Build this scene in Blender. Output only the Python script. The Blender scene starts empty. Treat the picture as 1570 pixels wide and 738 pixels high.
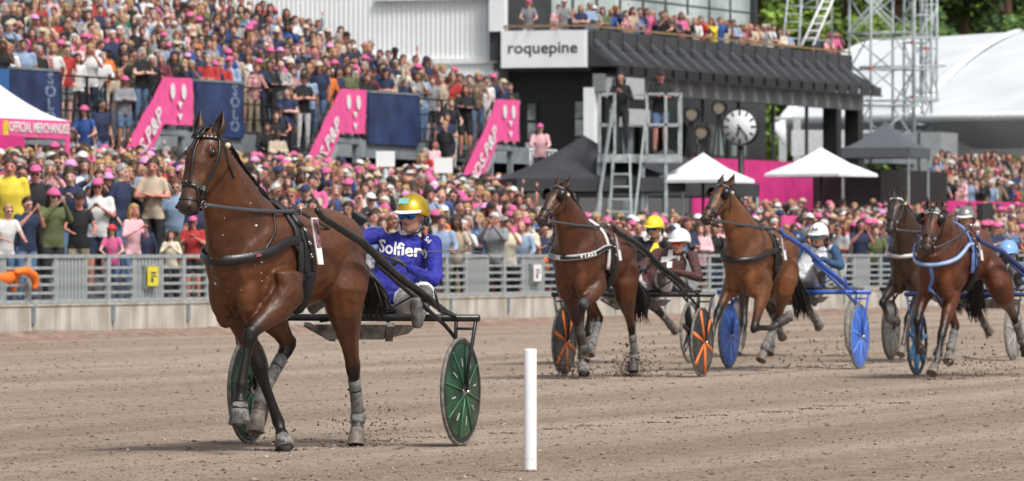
import bpy, bmesh, math, random
import numpy as np
from mathutils import Vector, Matrix, noise
from mathutils.bvhtree import BVHTree
R = math.radians
sin, cos, pi = math.sin, math.cos, math.pi
rnd = random.Random(7)
scene = bpy.context.scene
COL = scene.collection

# ---------------------------------------------------------------- camera
EYE = 1.27            # lens height above the track
FPX = 9500.0          # focal length in pixels of the 1570 px wide photograph
cam_d = bpy.data.cameras.new('camera')
cam = bpy.data.objects.new('camera', cam_d)
COL.objects.link(cam)
cam.location = (0, 0, EYE)
cam.rotation_euler = (R(90), 0, 0)
cam_d.sensor_width = 36.0
cam_d.lens = 36.0 * FPX / 1570
cam_d.shift_y = 20.0 / 1570
cam_d.clip_start = 0.5
cam_d.clip_end = 5000
cam_d.dof.use_dof = True
cam_d.dof.focus_distance = 40.3
cam_d.dof.aperture_fstop = 8.5
scene.camera = cam

# ---------------------------------------------------------------- light
SUN_EL, SUN_AZ = R(52), R(35)       # high, behind the camera and to its right
world = bpy.data.worlds.new('World')
scene.world = world
world.use_nodes = True
wn = world.node_tree
for n in list(wn.nodes): wn.nodes.remove(n)
sky = wn.nodes.new('ShaderNodeTexSky'); sky.sky_type = 'NISHITA'
sky.sun_disc = False
sky.sun_elevation = SUN_EL
sky.sun_rotation = pi - SUN_AZ
sky.air_density = 1.0; sky.dust_density = 5.0; sky.ozone_density = 1.0
hs = wn.nodes.new('ShaderNodeHueSaturation'); hs.inputs['Saturation'].default_value = 0.35
bg = wn.nodes.new('ShaderNodeBackground'); bg.inputs[1].default_value = 0.122
wo = wn.nodes.new('ShaderNodeOutputWorld')
wn.links.new(sky.outputs[0], hs.inputs['Color']); wn.links.new(hs.outputs[0], bg.inputs[0]); wn.links.new(bg.outputs[0], wo.inputs[0])
sun_d = bpy.data.lights.new('sun', 'SUN')
sun_d.energy = 2.4
sun_d.angle = R(12)
sun_d.color = (1.0, 0.965, 0.91)
sun = bpy.data.objects.new('sun', sun_d)
COL.objects.link(sun)
sdir = Vector((sin(SUN_AZ) * cos(SUN_EL), -cos(SUN_AZ) * cos(SUN_EL), sin(SUN_EL)))
sun.rotation_euler = sdir.to_track_quat('Z', 'Y').to_euler()
sun.location = (20, -20, 40)
scene.view_settings.view_transform = 'Standard'
scene.view_settings.look = 'None'
scene.view_settings.gamma = 1
scene.view_settings.exposure = 0.22

# ---------------------------------------------------------------- materials
def lin(c):
    if isinstance(c, str):
        c = tuple(int(c[i:i + 2], 16) / 255 for i in (0, 2, 4))
        c = tuple(x / 12.92 if x <= .04045 else ((x + .055) / 1.055) ** 2.4 for x in c)
    return tuple(c)
MATS = {}
def mat(name, col, rough=.6, metal=0., var=.08, scale=9., bump=0., bscale=60., spec=.5, coat=0., sheen=0., vec=None, emit=0.):
    """procedural material: base colour broken up by noise, optional fine relief"""
    if name in MATS: return MATS[name]
    m = bpy.data.materials.new(name); m.use_nodes = True
    nt = m.node_tree; b = nt.nodes['Principled BSDF']
    c = lin(col)
    b.inputs['Roughness'].default_value = rough
    b.inputs['Metallic'].default_value = metal
    b.inputs['Specular IOR Level'].default_value = spec
    if coat: b.inputs['Coat Weight'].default_value = coat
    if sheen: b.inputs['Sheen Weight'].default_value = sheen
    tc = nt.nodes.new('ShaderNodeTexCoord')
    nz = nt.nodes.new('ShaderNodeTexNoise'); nz.inputs['Scale'].default_value = scale
    nz.inputs['Detail'].default_value = 4
    nt.links.new(tc.outputs['Object'], nz.inputs['Vector'])
    rp = nt.nodes.new('ShaderNodeValToRGB')
    lo = tuple(max(0, x * (1 - var * 2)) for x in c); hi = tuple(min(1, x * (1 + var * 2)) for x in c)
    rp.color_ramp.elements[0].position = .3; rp.color_ramp.elements[1].position = .7
    rp.color_ramp.elements[0].color = (*lo, 1); rp.color_ramp.elements[1].color = (*hi, 1)
    nt.links.new(nz.outputs['Fac'], rp.inputs['Fac'])
    nt.links.new(rp.outputs[0], b.inputs['Base Color'])
    if bump:
        n2 = nt.nodes.new('ShaderNodeTexNoise'); n2.inputs['Scale'].default_value = bscale
        bp = nt.nodes.new('ShaderNodeBump'); bp.inputs['Strength'].default_value = bump
        bp.inputs['Distance'].default_value = .01
        nt.links.new(tc.outputs['Object'], n2.inputs['Vector'])
        nt.links.new(n2.outputs['Fac'], bp.inputs['Height'])
        nt.links.new(bp.outputs[0], b.inputs['Normal'])
    MATS[name] = m
    return m

# ---------------------------------------------------------------- mesh builder
def V3(*a): return Vector(a)
class MB:
    """collects primitives; build() links them as ONE mesh object"""
    def __init__(s):
        s.v = []; s.f = []; s.m = []; s.c = []; s.sm = []
        s.cur = (1, 1, 1)
    def add(s, vs, fs, m=0, c=None, smooth=True):
        o = len(s.v); s.v.extend([tuple(p) for p in vs])
        cc = c if c is not None else s.cur
        for k, f in enumerate(fs):
            s.f.append(tuple(i + o for i in f)); s.m.append(m)
            s.c.append(cc[k] if isinstance(cc, list) else cc); s.sm.append(smooth)
        return s
    def box(s, c, d, rot=0., m=0, M=None):
        x, y, z = (q / 2 for q in d)
        P = [Vector(p) for p in ((-x, -y, -z), (x, -y, -z), (x, y, -z), (-x, y, -z), (-x, -y, z), (x, -y, z), (x, y, z), (-x, y, z))]
        if M is None: M = Matrix.Rotation(rot, 3, 'Z')
        P = [M @ p + Vector(c) for p in P]
        return s.add(P, [(0, 3, 2, 1), (4, 5, 6, 7), (0, 1, 5, 4), (1, 2, 6, 5), (2, 3, 7, 6), (3, 0, 4, 7)], m, smooth=False)
    def hexa(s, P, m=0):
        return s.add(P, [(0, 3, 2, 1), (4, 5, 6, 7), (0, 1, 5, 4), (1, 2, 6, 5), (2, 3, 7, 6), (3, 0, 4, 7)], m, smooth=False)
    def beam(s, a, b, w, h=None, m=0, up=(0, 0, 1)):
        a, b = Vector(a), Vector(b); t = b - a; L = t.length
        if L < 1e-6: return s
        t /= L; h = h or w; up = Vector(up)
        if abs(t.dot(up)) > .98: up = Vector((1, 0, 0))
        x = t.cross(up).normalized(); y = x.cross(t)
        P = []
        for q in (a, b):
            for sx, sy in ((-1, -1), (1, -1), (1, 1), (-1, 1)): P.append(q + x * sx * w / 2 + y * sy * h / 2)
        return s.hexa(P, m)
    def tube(s, pts, rad, n=8, m=0, side=None, egg=None, cols=None, closed=False):
        """rad: number, or per point number / (lateral, other). side: lateral axis hint. rounded ends"""
        pts = [Vector(p) for p in pts]
        K = len(pts)
        if not hasattr(rad, '__len__'): rad = [rad] * K
        rad = [r if hasattr(r, '__len__') else (r, r) for r in rad]
        sd = Vector(side) if side is not None else None
        rings = []; prev = None
        for i, p in enumerate(pts):
            if closed: t = pts[(i + 1) % K] - pts[i - 1]
            else: t = pts[min(i + 1, K - 1)] - pts[max(i - 1, 0)]
            if t.length < 1e-9: t = Vector((0, 0, 1))
            t.normalize()
            if sd is not None: x = sd - t * sd.dot(t)
            elif prev is not None: x = prev - t * prev.dot(t)
            else:
                q = Vector((0, 0, 1)) if abs(t.z) < .9 else Vector((1, 0, 0)); x = t.cross(q)
            if x.length < 1e-6: x = Vector((1, 0, 0)) - t * t.x
            x.normalize(); prev = x; y = x.cross(t)
            e = egg[i] if egg else 0
            R0 = []
            for k in range(n):
                a = 2 * pi * k / n; ca, sa = cos(a), sin(a)
                R0.append(p + x * rad[i][0] * ca * (1 - e * sa) + y * rad[i][1] * sa)
            rings.append(R0)
        vs = [q for r in rings for q in r]; fs = []; cc = []
        base = s.cur
        for i in range(K if closed else K - 1):
            j = (i + 1) % K
            for k in range(n):
                k2 = (k + 1) % n
                fs.append((i * n + k, i * n + k2, j * n + k2, j * n + k)); cc.append(cols[i] if cols else base)
        if not closed:
            for e_, i in ((0, 0), (1, K - 1)):
                nb = pts[1] if e_ == 0 else pts[-2]
                d = (pts[i] - nb); d = d.normalized() if d.length > 1e-9 else Vector((0, 0, 1))
                tip = pts[i] + d * min(rad[i]) * .5
                vs.append(tip); ti = len(vs) - 1
                for k in range(n):
                    k2 = (k + 1) % n
                    fs.append((i * n + k2, i * n + k, ti) if e_ == 0 else (i * n + k, i * n + k2, ti))
                    cc.append(cols[min(i, K - 1)] if cols else base)
        s.add(vs, fs, m, cc); return s
    def ball(s, c, r, n=10, m=0, M=None):
        if not hasattr(r, '__len__'): r = (r, r, r)
        c = Vector(c); vs = []; fs = []
        M = M or Matrix.Identity(3); rows = max(4, n // 2 + 1)
        for i in range(1, rows):
            th = pi * i / rows
            for k in range(n):
                a = 2 * pi * k / n
                vs.append(M @ Vector((r[0] * sin(th) * cos(a), r[1] * sin(th) * sin(a), r[2] * cos(th))) + c)
        vs.append(M @ Vector((0, 0, r[2])) + c); vs.append(M @ Vector((0, 0, -r[2])) + c)
        T = len(vs) - 2
        for i in range(rows - 2):
            for k in range(n):
                k2 = (k + 1) % n; fs.append((i * n + k, (i + 1) * n + k, (i + 1) * n + k2, i * n + k2))
        for k in range(n):
            k2 = (k + 1) % n; fs.append((T, k, k2)); fs.append(((rows - 2) * n + k2, (rows - 2) * n + k, T + 1))
        return s.add(vs, fs, m)
    def lathe(s, c, axis, prof, n=24, m=0, closed=False):
        """prof: (distance along axis, radius)"""
        c = Vector(c); ax = Vector(axis).normalized()
        q = Vector((0, 0, 1)) if abs(ax.z) < .9 else Vector((1, 0, 0))
        x = ax.cross(q).normalized(); y = ax.cross(x); vs = []; fs = []
        for (h, r) in prof:
            for k in range(n):
                a = 2 * pi * k / n; vs.append(c + ax * h + (x * cos(a) + y * sin(a)) * max(r, 1e-4))
        P = len(prof)
        for i in range(P if closed else P - 1):
            j = (i + 1) % P
            for k in range(n):
                k2 = (k + 1) % n; fs.append((i * n + k, i * n + k2, j * n + k2, j * n + k))
        return s.add(vs, fs, m)
    def prism(s, poly, a, d, X, Y, m=0):
        """poly 2d in axes X,Y about point a, extruded by vector d"""
        a, d, X, Y = Vector(a), Vector(d), Vector(X), Vector(Y)
        n = len(poly)
        vs = [a + X * p[0] + Y * p[1] for p in poly] + [a + X * p[0] + Y * p[1] + d for p in poly]
        fs = [tuple(range(n - 1, -1, -1)), tuple(range(n, 2 * n))] + [(k, (k + 1) % n, n + (k + 1) % n, n + k) for k in range(n)]
        return s.add(vs, fs, m, smooth=False)
    def quad(s, a, b, c, d, m=0): return s.add([a, b, c, d], [(0, 1, 2, 3)], m, smooth=False)
    def mesh(s, name='m'):
        me = bpy.data.meshes.new(name)
        me.from_pydata([tuple(p) for p in s.v], [], s.f)
        me.polygons.foreach_set('material_index', s.m)
        me.polygons.foreach_set('use_smooth', s.sm)
        return me
    def build(s, name, mats, parent=None, loc=None, colour=False, flip=True):
        me = s.mesh(name)
        if flip:
            bm = bmesh.new(); bm.from_mesh(me); bmesh.ops.recalc_face_normals(bm, faces=bm.faces); bm.to_mesh(me); bm.free()
        if colour:
            at = me.attributes.new('col', 'FLOAT_COLOR', 'FACE')
            at.data.foreach_set('color', np.array([(*c, 1) for c in s.c], dtype=np.float32).ravel())
        return link(name, me, mats, parent, loc)
def link(name, me, mats, parent=None, loc=None):
    if not isinstance(mats, (list, tuple)): mats = [mats]
    for m in mats: me.materials.append(m)
    o = bpy.data.objects.new(name, me); COL.objects.link(o)
    if parent is not None: o.parent = parent
    if loc is not None: o.location = loc
    return o
def tag(o, label=None, cat=None, group=None, kind=None):
    if label: o['label'] = label
    if cat: o['category'] = cat
    if group: o['group'] = group
    if kind: o['kind'] = kind
    return o
def thing(name, label, cat, loc=(0, 0, 0), rot=0., group=None):
    o = bpy.data.objects.new(name, None); COL.objects.link(o)
    o.location = loc; o.rotation_euler = (0, 0, rot); o.empty_display_size = .3
    return tag(o, label, cat, group)
def fuse(mb, voxel, it=3, fac=.5, blur=6, deci=None):
    """grow ONE continuous surface over the collected volumes; faces keep material and colour of the nearest source volume"""
    src = mb.mesh('src')
    ob = bpy.data.objects.new('src', src); COL.objects.link(ob)
    md = ob.modifiers.new('r', 'REMESH'); md.mode = 'VOXEL'; md.voxel_size = voxel; md.use_smooth_shade = True
    if it:
        sm = ob.modifiers.new('s', 'SMOOTH'); sm.iterations = it; sm.factor = fac
    if deci:
        dm = ob.modifiers.new('d', 'DECIMATE'); dm.ratio = deci
    dg = bpy.context.evaluated_depsgraph_get(); dg.update()
    me = bpy.data.meshes.new_from_object(ob.evaluated_get(dg))
    bpy.data.objects.remove(ob)
    tree = BVHTree.FromPolygons(mb.v, mb.f)
    nv = len(me.vertices)
    mi = np.zeros(len(me.polygons), dtype=np.int32)
    for i, p in enumerate(me.polygons):
        r = tree.find_nearest(p.center); mi[i] = mb.m[r[2]] if r[2] is not None else 0
    me.polygons.foreach_set('material_index', mi)
    me.polygons.foreach_set('use_smooth', [True] * len(me.polygons))
    col = np.ones((nv, 4), dtype=np.float32)
    if blur:
        for i, v in enumerate(me.vertices):
            r = tree.find_nearest(v.co)
            if r[2] is not None: col[i, :3] = mb.c[r[2]]
        ed = np.empty(len(me.edges) * 2, dtype=np.int32); me.edges.foreach_get('vertices', ed); ed = ed.reshape(-1, 2)
        deg = np.bincount(ed.ravel(), minlength=nv)[:, None] + 1
        for _ in range(blur):
            acc = col.copy(); np.add.at(acc, ed[:, 0], col[ed[:, 1]]); np.add.at(acc, ed[:, 1], col[ed[:, 0]]); col = (acc / deg).astype(np.float32)
        at = me.attributes.new('col', 'FLOAT_COLOR', 'POINT'); at.data.foreach_set('color', col.ravel())
    bpy.data.meshes.remove(src)
    return me
def bvh_of(me):
    return BVHTree.FromPolygons([v.co.copy() for v in me.vertices], [tuple(p.vertices) for p in me.polygons])
def dup(root, loc=None, rot=None):
    c = root.copy(); COL.objects.link(c)
    if loc is not None: c.location = loc
    if rot is not None: c.rotation_euler = (0, 0, rot)
    for ch in root.children:
        d = dup(ch); d.parent = c
    return c
def text_mesh(txt, size, depth=.004, bold=0., shear=0., spacing=1.):
    cu = bpy.data.curves.new('t', 'FONT'); cu.body = txt; cu.size = size; cu.extrude = depth; cu.offset = bold
    cu.shear = shear; cu.space_character = spacing; cu.resolution_u = 3
    cu.align_x = 'CENTER'; cu.align_y = 'CENTER'
    ob = bpy.data.objects.new('t', cu); COL.objects.link(ob)
    dg = bpy.context.evaluated_depsgraph_get(); dg.update()
    me = bpy.data.meshes.new_from_object(ob.evaluated_get(dg))
    bpy.data.objects.remove(ob); bpy.data.curves.remove(cu)
    return me
def lettering(txt, size, m, parent, loc, X, Y, depth=.004, bold=0., name='lettering', spacing=1., squash=1.):
    """flat raised letters: X reading direction, Y up direction, both in the parent's space"""
    me = text_mesh(txt, size, depth, bold, 0., spacing)
    X = Vector(X).normalized(); Y = Vector(Y).normalized(); Z = X.cross(Y)
    M = Matrix((X * squash, Y, Z)).transposed().to_4x4(); M.translation = Vector(loc)
    me.transform(M)
    return link(name, me, m, parent)

# ---------------------------------------------------------------- the race course frame
HEAD = math.atan(3505 / FPX)                      # the track runs this far off the view axis
DD = Vector((sin(HEAD), cos(HEAD), 0))            # along the track, away from the camera
NN = Vector((-cos(HEAD), sin(HEAD), 0))           # across the track, towards the stands
F0 = Vector((-785 / FPX * 90.7, 90.7, 0))
TR = math.atan2(DD.y, DD.x)                       # rotation of an object whose x axis runs along the track
def tp(s, t, z=0.): return F0 + DD * s + NN * t + Vector((0, 0, z))
def s_at(px, t):
    k = (px - 785) / FPX
    return (k * F0.y - F0.x + t * (-NN.x + k * NN.y)) / (DD.x - k * DD.y)
def px_of(p): return 785 + FPX * p[0] / p[1], 389 - FPX * (p[2] - EYE) / p[1]
def ground_z(py): return EYE * FPX / (py - 389)   # depth of a track point seen at this row
def at(px, py, Z): return Vector(((px - 785) / FPX * Z, Z, EYE - (py - 389) / FPX * Z))
# ================================================================= HORSES
def coat_mat(name, rough=.34):
    m = bpy.data.materials.new(name); m.use_nodes = True; nt = m.node_tree; b = nt.nodes['Principled BSDF']; L = nt.links
    at_ = nt.nodes.new('ShaderNodeAttribute'); at_.attribute_name = 'col'
    tc = nt.nodes.new('ShaderNodeTexCoord')
    nz = nt.nodes.new('ShaderNodeTexNoise'); nz.inputs['Scale'].default_value = 3.5; nz.inputs['Detail'].default_value = 7; nz.inputs['Roughness'].default_value = .65
    L.new(tc.outputs['Object'], nz.inputs['Vector'])
    rp = nt.nodes.new('ShaderNodeValToRGB'); rp.color_ramp.elements[0].position = .3; rp.color_ramp.elements[1].position = .72
    rp.color_ramp.elements[0].color = (.50, .47, .46, 1); rp.color_ramp.elements[1].color = (1.35, 1.3, 1.22, 1)
    L.new(nz.outputs['Fac'], rp.inputs['Fac'])
    mx = nt.nodes.new('ShaderNodeMix'); mx.data_type = 'RGBA'; mx.blend_type = 'MULTIPLY'; mx.inputs['Factor'].default_value = 1
    L.new(at_.outputs['Color'], mx.inputs[6]); L.new(rp.outputs[0], mx.inputs[7])
    # fine hair streaks and a few clay splashes
    mp = nt.nodes.new('ShaderNodeMapping'); mp.inputs['Scale'].default_value = (60, 60, 14)
    n2 = nt.nodes.new('ShaderNodeTexNoise'); n2.inputs['Scale'].default_value = 3; n2.inputs['Detail'].default_value = 3
    L.new(tc.outputs['Object'], mp.inputs[0]); L.new(mp.outputs[0], n2.inputs['Vector'])
    m2 = nt.nodes.new('ShaderNodeMix'); m2.data_type = 'RGBA'; m2.blend_type = 'SOFT_LIGHT'; m2.inputs['Factor'].default_value = .35
    L.new(mx.outputs[2], m2.inputs[6]); L.new(n2.outputs['Fac'], m2.inputs[7])
    L.new(m2.outputs[2], b.inputs['Base Color'])
    n3 = nt.nodes.new('ShaderNodeTexNoise'); n3.inputs['Scale'].default_value = 14; n3.inputs['Detail'].default_value = 5
    L.new(tc.outputs['Object'], n3.inputs['Vector'])
    ad = nt.nodes.new('ShaderNodeMath'); ad.operation = 'MULTIPLY_ADD'; ad.inputs[1].default_value = .25
    L.new(n2.outputs['Fac'], ad.inputs[0]); L.new(n3.outputs['Fac'], ad.inputs[2])
    bp = nt.nodes.new('ShaderNodeBump'); bp.inputs['Strength'].default_value = .35; bp.inputs['Distance'].default_value = .012
    L.new(ad.outputs[0], bp.inputs['Height']); L.new(bp.outputs[0], b.inputs['Normal'])
    rr = nt.nodes.new('ShaderNodeMapRange'); rr.inputs['To Min'].default_value = rough - .06; rr.inputs['To Max'].default_value = rough + .22
    L.new(n3.outputs['Fac'], rr.inputs['Value']); L.new(rr.outputs[0], b.inputs['Roughness'])
    b.inputs['Specular IOR Level'].default_value = .42
    n5 = nt.nodes.new('ShaderNodeTexNoise'); n5.inputs['Scale'].default_value = 7; n5.inputs['Detail'].default_value = 2; n5.inputs['Distortion'].default_value = .8
    L.new(tc.outputs['Object'], n5.inputs['Vector'])
    b2 = nt.nodes.new('ShaderNodeBump'); b2.inputs['Strength'].default_value = .35; b2.inputs['Distance'].default_value = .03
    L.new(n5.outputs['Fac'], b2.inputs['Height']); L.new(bp.outputs[0], b2.inputs['Normal']); L.new(b2.outputs[0], b.inputs['Normal'])
    MATS[name] = m
    return m
COAT = coat_mat('horse_coat')
LEATHER = mat('black_leather', (.012, .012, .013), .35, bump=.15, var=.2)
PADM = mat('black_pad', (.012, .012, .014), .55, bump=.2, bscale=120, var=.2)
FLEECE = mat('black_fleece', (.008, .008, .008), .9, bump=.8, bscale=90)
STEEL = mat('harness_steel', (.55, .55, .53), .25, metal=1., var=.1)
HOOFM = mat('hoof_horn', (.16, .135, .115), .6, bump=.4, bscale=40, var=.25, scale=25)
HOOFD = mat('dark_hoof_horn', (.05, .046, .045), .6, bump=.4, bscale=40, var=.25, scale=25)
BOOTG = mat('dusty_grey_boot', (.17, .165, .16), .8, bump=.6, bscale=50, var=.25, scale=30)
BOOTD = mat('dark_rubber_boot', (.045, .047, .052), .55, bump=.3, bscale=30, var=.3, scale=20)
HAIRB = mat('black_horse_hair', (.010, .009, .009), .45, var=.3, scale=40)
EYEM = mat('dark_eye', (.006, .004, .003), .06, var=0)
WHITEP = mat('white_plastic', (.78, .78, .78), .4, var=.03)
REINM = mat('grey_rein_webbing', (.05, .055, .065), .55, bump=.2)

def strap(mb, P, w, th=.004, m=0, closed=False):
    """P: list of (point, outward normal); a flat strap of width w lying on them"""
    K = len(P); rings = []
    for i, (p, n) in enumerate(P):
        if closed: t = P[(i + 1) % K][0] - P[i - 1][0]
        else: t = P[min(i + 1, K - 1)][0] - P[max(i - 1, 0)][0]
        if t.length < 1e-6: t = Vector((1, 0, 0))
        t.normalize(); n = Vector(n); n = (n - t * n.dot(t)); n = n.normalized() if n.length > 1e-5 else Vector((0, 0, 1))
        x = t.cross(n)
        ww = w[i] if hasattr(w, '__len__') else w
        rings.append([p - x * ww / 2, p - x * ww * .45 + n * th, p + x * ww * .45 + n * th, p + x * ww / 2, p + x * ww * .45 - n * th * .3, p - x * ww * .45 - n * th * .3])
    vs = [q for r in rings for q in r]; fs = []
    for i in range(K if closed else K - 1):
        j = (i + 1) % K
        for k in range(6):
            k2 = (k + 1) % 6; fs.append((i * 6 + k, i * 6 + k2, j * 6 + k2, j * 6 + k))
    if not closed: fs += [(5, 4, 3, 2, 1, 0), tuple((K - 1) * 6 + k for k in range(6))]
    mb.add(vs, fs, m); return mb
def wrap(bvh, pts, off=.004, n=6):
    """run a polyline over the surface: densify, snap to the nearest skin"""
    out = []; pts = [Vector(p) for p in pts]
    for i in range(len(pts) - 1):
        for k in range(n if i < len(pts) - 2 else n + 1):
            q = pts[i].lerp(pts[i + 1], k / n); r = bvh.find_nearest(q)
            nn = (q - r[0]); nr = r[1]
            out.append((r[0] + nr * off, nr))
    # soften
    for _ in range(2):
        o2 = list(out)
        for i in range(1, len(out) - 1): o2[i] = ((out[i - 1][0] + out[i][0] * 2 + out[i + 1][0]) / 4, out[i][1])
        out = o2
    return out
def ringcast(bvh, c, X, Y, n=36, a0=0, a1=360, off=.005, far=1.2, inside=False):
    out = []; c = Vector(c); X = Vector(X); Y = Vector(Y); full = (a1 - a0) >= 359.9
    for k in range(n if full else n + 1):
        a = R(a0 + (a1 - a0) * k / n); d = X * cos(a) + Y * sin(a)
        r = bvh.ray_cast(c, d) if inside else bvh.ray_cast(c + d * far, -d)
        if r[0] is None: continue
        out.append((r[0] + r[1] * off, r[1]))
    for _ in range(2):
        K = len(out)
        out = [((out[(i - 1) % K][0] + out[i][0] * 2 + out[(i + 1) % K][0]) / 4 if full or 0 < i < K - 1 else out[i][0], out[i][1]) for i in range(K)]
    return out

BAY = (.098, .0345, .0135); BLK = (.0065, .0055, .005)
def lerp3(a, b, t): return tuple(a[i] + (b[i] - a[i]) * t for i in range(3))

TERRET = {}
def driving_reins(h, L, J):
    h = h[0]; bpy.context.view_layer.update(); Mh = Matrix.Translation(h.location) @ Matrix.Rotation(h.rotation_euler[2], 4, 'Z'); Md = Matrix.Translation(L) @ Matrix.Rotation(-pi / 2 - HEAD, 4, 'Z')
    for i, a in enumerate(TERRET[h.name]):
        b = Mh.inverted() @ (Md @ Vector(J['ha'][i])); mb = MB(); m_ = a.lerp(b, .5) + Vector((0, 0, -.03))
        pts = [a * (1 - t) ** 2 + m_ * 2 * t * (1 - t) + b * t * t for t in [k / 8 for k in range(9)]]
        strap(mb, [(p, Vector((0, 1 - 2 * i, .15))) for p in pts], .022, .003); mb.build('rein', LEATHER, h)
def leg_tube(mb, front, J, base, blk, dirt, g=1.0):
    """J: joints from elbow / hip down to the coronet"""
    Y = (0, 1, 0)
    J = [Vector(j) for j in J]
    d1 = lerp3(blk, (.12, .105, .095), dirt)
    if front:
        el, kn, fe, co = J
        f = (kn - el)
        pts = [el + Vector((-.01, -.01, .16)), el + Vector((0, 0, .03)), el + f * .3, el + f * .6, el + f * .85, kn]
        rad = [(.07, .13), (.085, .115), (.072, .088), (.052, .062), (.042, .048), (.046, .05)]
        cols = [base, base, lerp3(base, blk, .1), lerp3(base, blk, .5), lerp3(base, blk, .95), blk]
        c = fe - kn
        pts += [kn + c * .14, kn + c * .3, kn + c * .6, kn + c * .88, fe]
        rad += [(.042, .044), (.028, .036), (.026, .034), (.03, .036), (.037, .041)]
        cols += [blk, blk, d1, d1, d1]
        pts += [fe.lerp(co, .5), co]; rad += [(.029, .031), (.042, .046)]; cols += [d1, d1]
        cu_ = mb.cur; mb.cur = blk; mb.ball(kn + (f.normalized() * .01) + Vector((.006, 0, 0)), (.042, .044, .055), 10); mb.cur = cu_
        mb.tube(pts, [(a * g, b * g) for a, b in rad], 12, side=Y, cols=cols)
    else:
        hip, st, hk, fe, co = J
        a, b, c = st - hip, hk - st, fe - hk
        pts = [hip + Vector((0, -.03, .0)), hip + a * .45, hip + a * .85, st + b * .12, st + b * .4, st + b * .68, st + b * .9, hk]
        rad = [(.10, .17), (.135, .21), (.125, .165), (.105, .135), (.078, .098), (.05, .066), (.04, .056), (.043, .056)]
        cols = [base] * 5 + [lerp3(base, blk, .12), lerp3(base, blk, .6), blk]
        pts += [hk + c * .12, hk + c * .3, hk + c * .6, hk + c * .88, fe]
        rad += [(.04, .05), (.03, .038), (.027, .036), (.03, .038), (.038, .042)]
        cols += [blk, blk, d1, d1, d1]
        pts += [fe.lerp(co, .5), co]; rad += [(.03, .032), (.043, .047)]; cols += [d1, d1]
        mb.tube(pts, [(a * g, b * g) for a, b in rad], 12, side=Y, cols=cols)
        # point of the hock and the tendon above it
        back = (-(b.normalized()) - c.normalized() * -1).normalized() if False else None
        bis = (hk - (st + fe) / 2); bis = bis.normalized() if bis.length > 1e-4 else Vector((-1, 0, 0))
        mb.cur = blk
        ph = hk + bis * .035 - c.normalized() * .035
        mb.tube([ph, st + b * .62 + bis * .03], [(.02, .022), (.018, .02)], 8, side=Y)
        mb.tube([ph, hk + c * .2 + bis * .005], [(.024, .026), (.02, .02)], 8, side=Y)
def hoof(J, toe, m, parent):
    co, toe = Vector(J[-1]), Vector(toe)
    ax = (toe - co); h = ax.length; ax.normalize()
    fwd = Vector(J[-1]) - Vector(J[-2]); fwd = fwd - ax * fwd.dot(ax)
    if fwd.length < .01: fwd = Vector((1, 0, 0)) - ax * ax.x
    fwd.normalize(); lat = ax.cross(fwd)
    mb = MB(); vs = []; n = 18
    prof = [(-.012, .040, .042, 0), (.0, .047, .050, .0), (.35, .051, .056, .006), (.97, .060, .068, .018), (1.0, .060, .068, .018), (1.0, .05, .056, .016), (.82, .03, .03, .0)]
    for (q, a, b, sh) in prof:
        for k in range(n):
            t = 2 * pi * k / n; ff = cos(t) * b * (1 if cos(t) > 0 else .82)
            vs.append(co + ax * (q * h if q > 0 else q) + lat * sin(t) * a + fwd * (ff + sh))
    fs = [(i * n + k, i * n + (k + 1) % n, (i + 1) * n + (k + 1) % n, (i + 1) * n + k) for i in range(len(prof) - 1) for k in range(n)]
    fs += [tuple(range(n)), tuple((len(prof) - 1) * n + k for k in range(n))]
    mb.add(vs, fs)
    return mb.build('hoof', m, parent)
def leg_boot(a, b, r0, r1, m, parent, a0=0., a1=1., lab=None, strapm=None, bulge=0.):
    a, b = Vector(a), Vector(b); p0 = a.lerp(b, a0); p1 = a.lerp(b, a1)
    mb = MB(); K = 7; pts = [p0.lerp(p1, i / (K - 1)) for i in range(K)]
    rr = []
    for i in range(K):
        t = i / (K - 1); r = r0 + (r1 - r0) * t + bulge * sin(pi * t)
        rr.append((r * .92, r * 1.08))
    mb.tube(pts, rr, 14, side=(0, 1, 0))
    for t in (.3,) if (p1 - p0).length > .1 else ():
        q = p0.lerp(p1, t); d = (p1 - p0).normalized() * .006; r = r0 + (r1 - r0) * t + bulge * sin(pi * t) + .001
        mb.tube([q - d, q + d], [(r * .92, r * 1.08)] * 2, 14, m=1, side=(0, 1, 0))
    o = mb.build('leg_boot', [m, strapm or LEATHER], parent)
    if lab: o['label'] = lab
    return o

TROT = dict(   # the leader: near fore lifted and bent, near hind pushing off
    LF=[(1.63, .17, .98), (1.99, .05, .76), (2.06, .03, .45), (2.07, .03, .335)], LFt=(2.09, .03, .245),
    RF=[(1.60, -.17, .95), (1.46, -.12, .50), (1.29, -.03, .17), (1.33, -.02, .085)], RFt=(1.37, -.01, .012),
    LH=[(.70, .16, 1.28), (.80, .20, .93), (.42, .14, .55), (.22, .11, .23), (.26, .11, .11)], LHt=(.30, .11, .025),
    RH=[(.78, -.16, 1.26), (1.10, -.20, .93), (.77, -.19, .60), (1.12, -.20, .33), (1.22, -.20, .24)], RHt=(1.27, -.20, .165))

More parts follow.
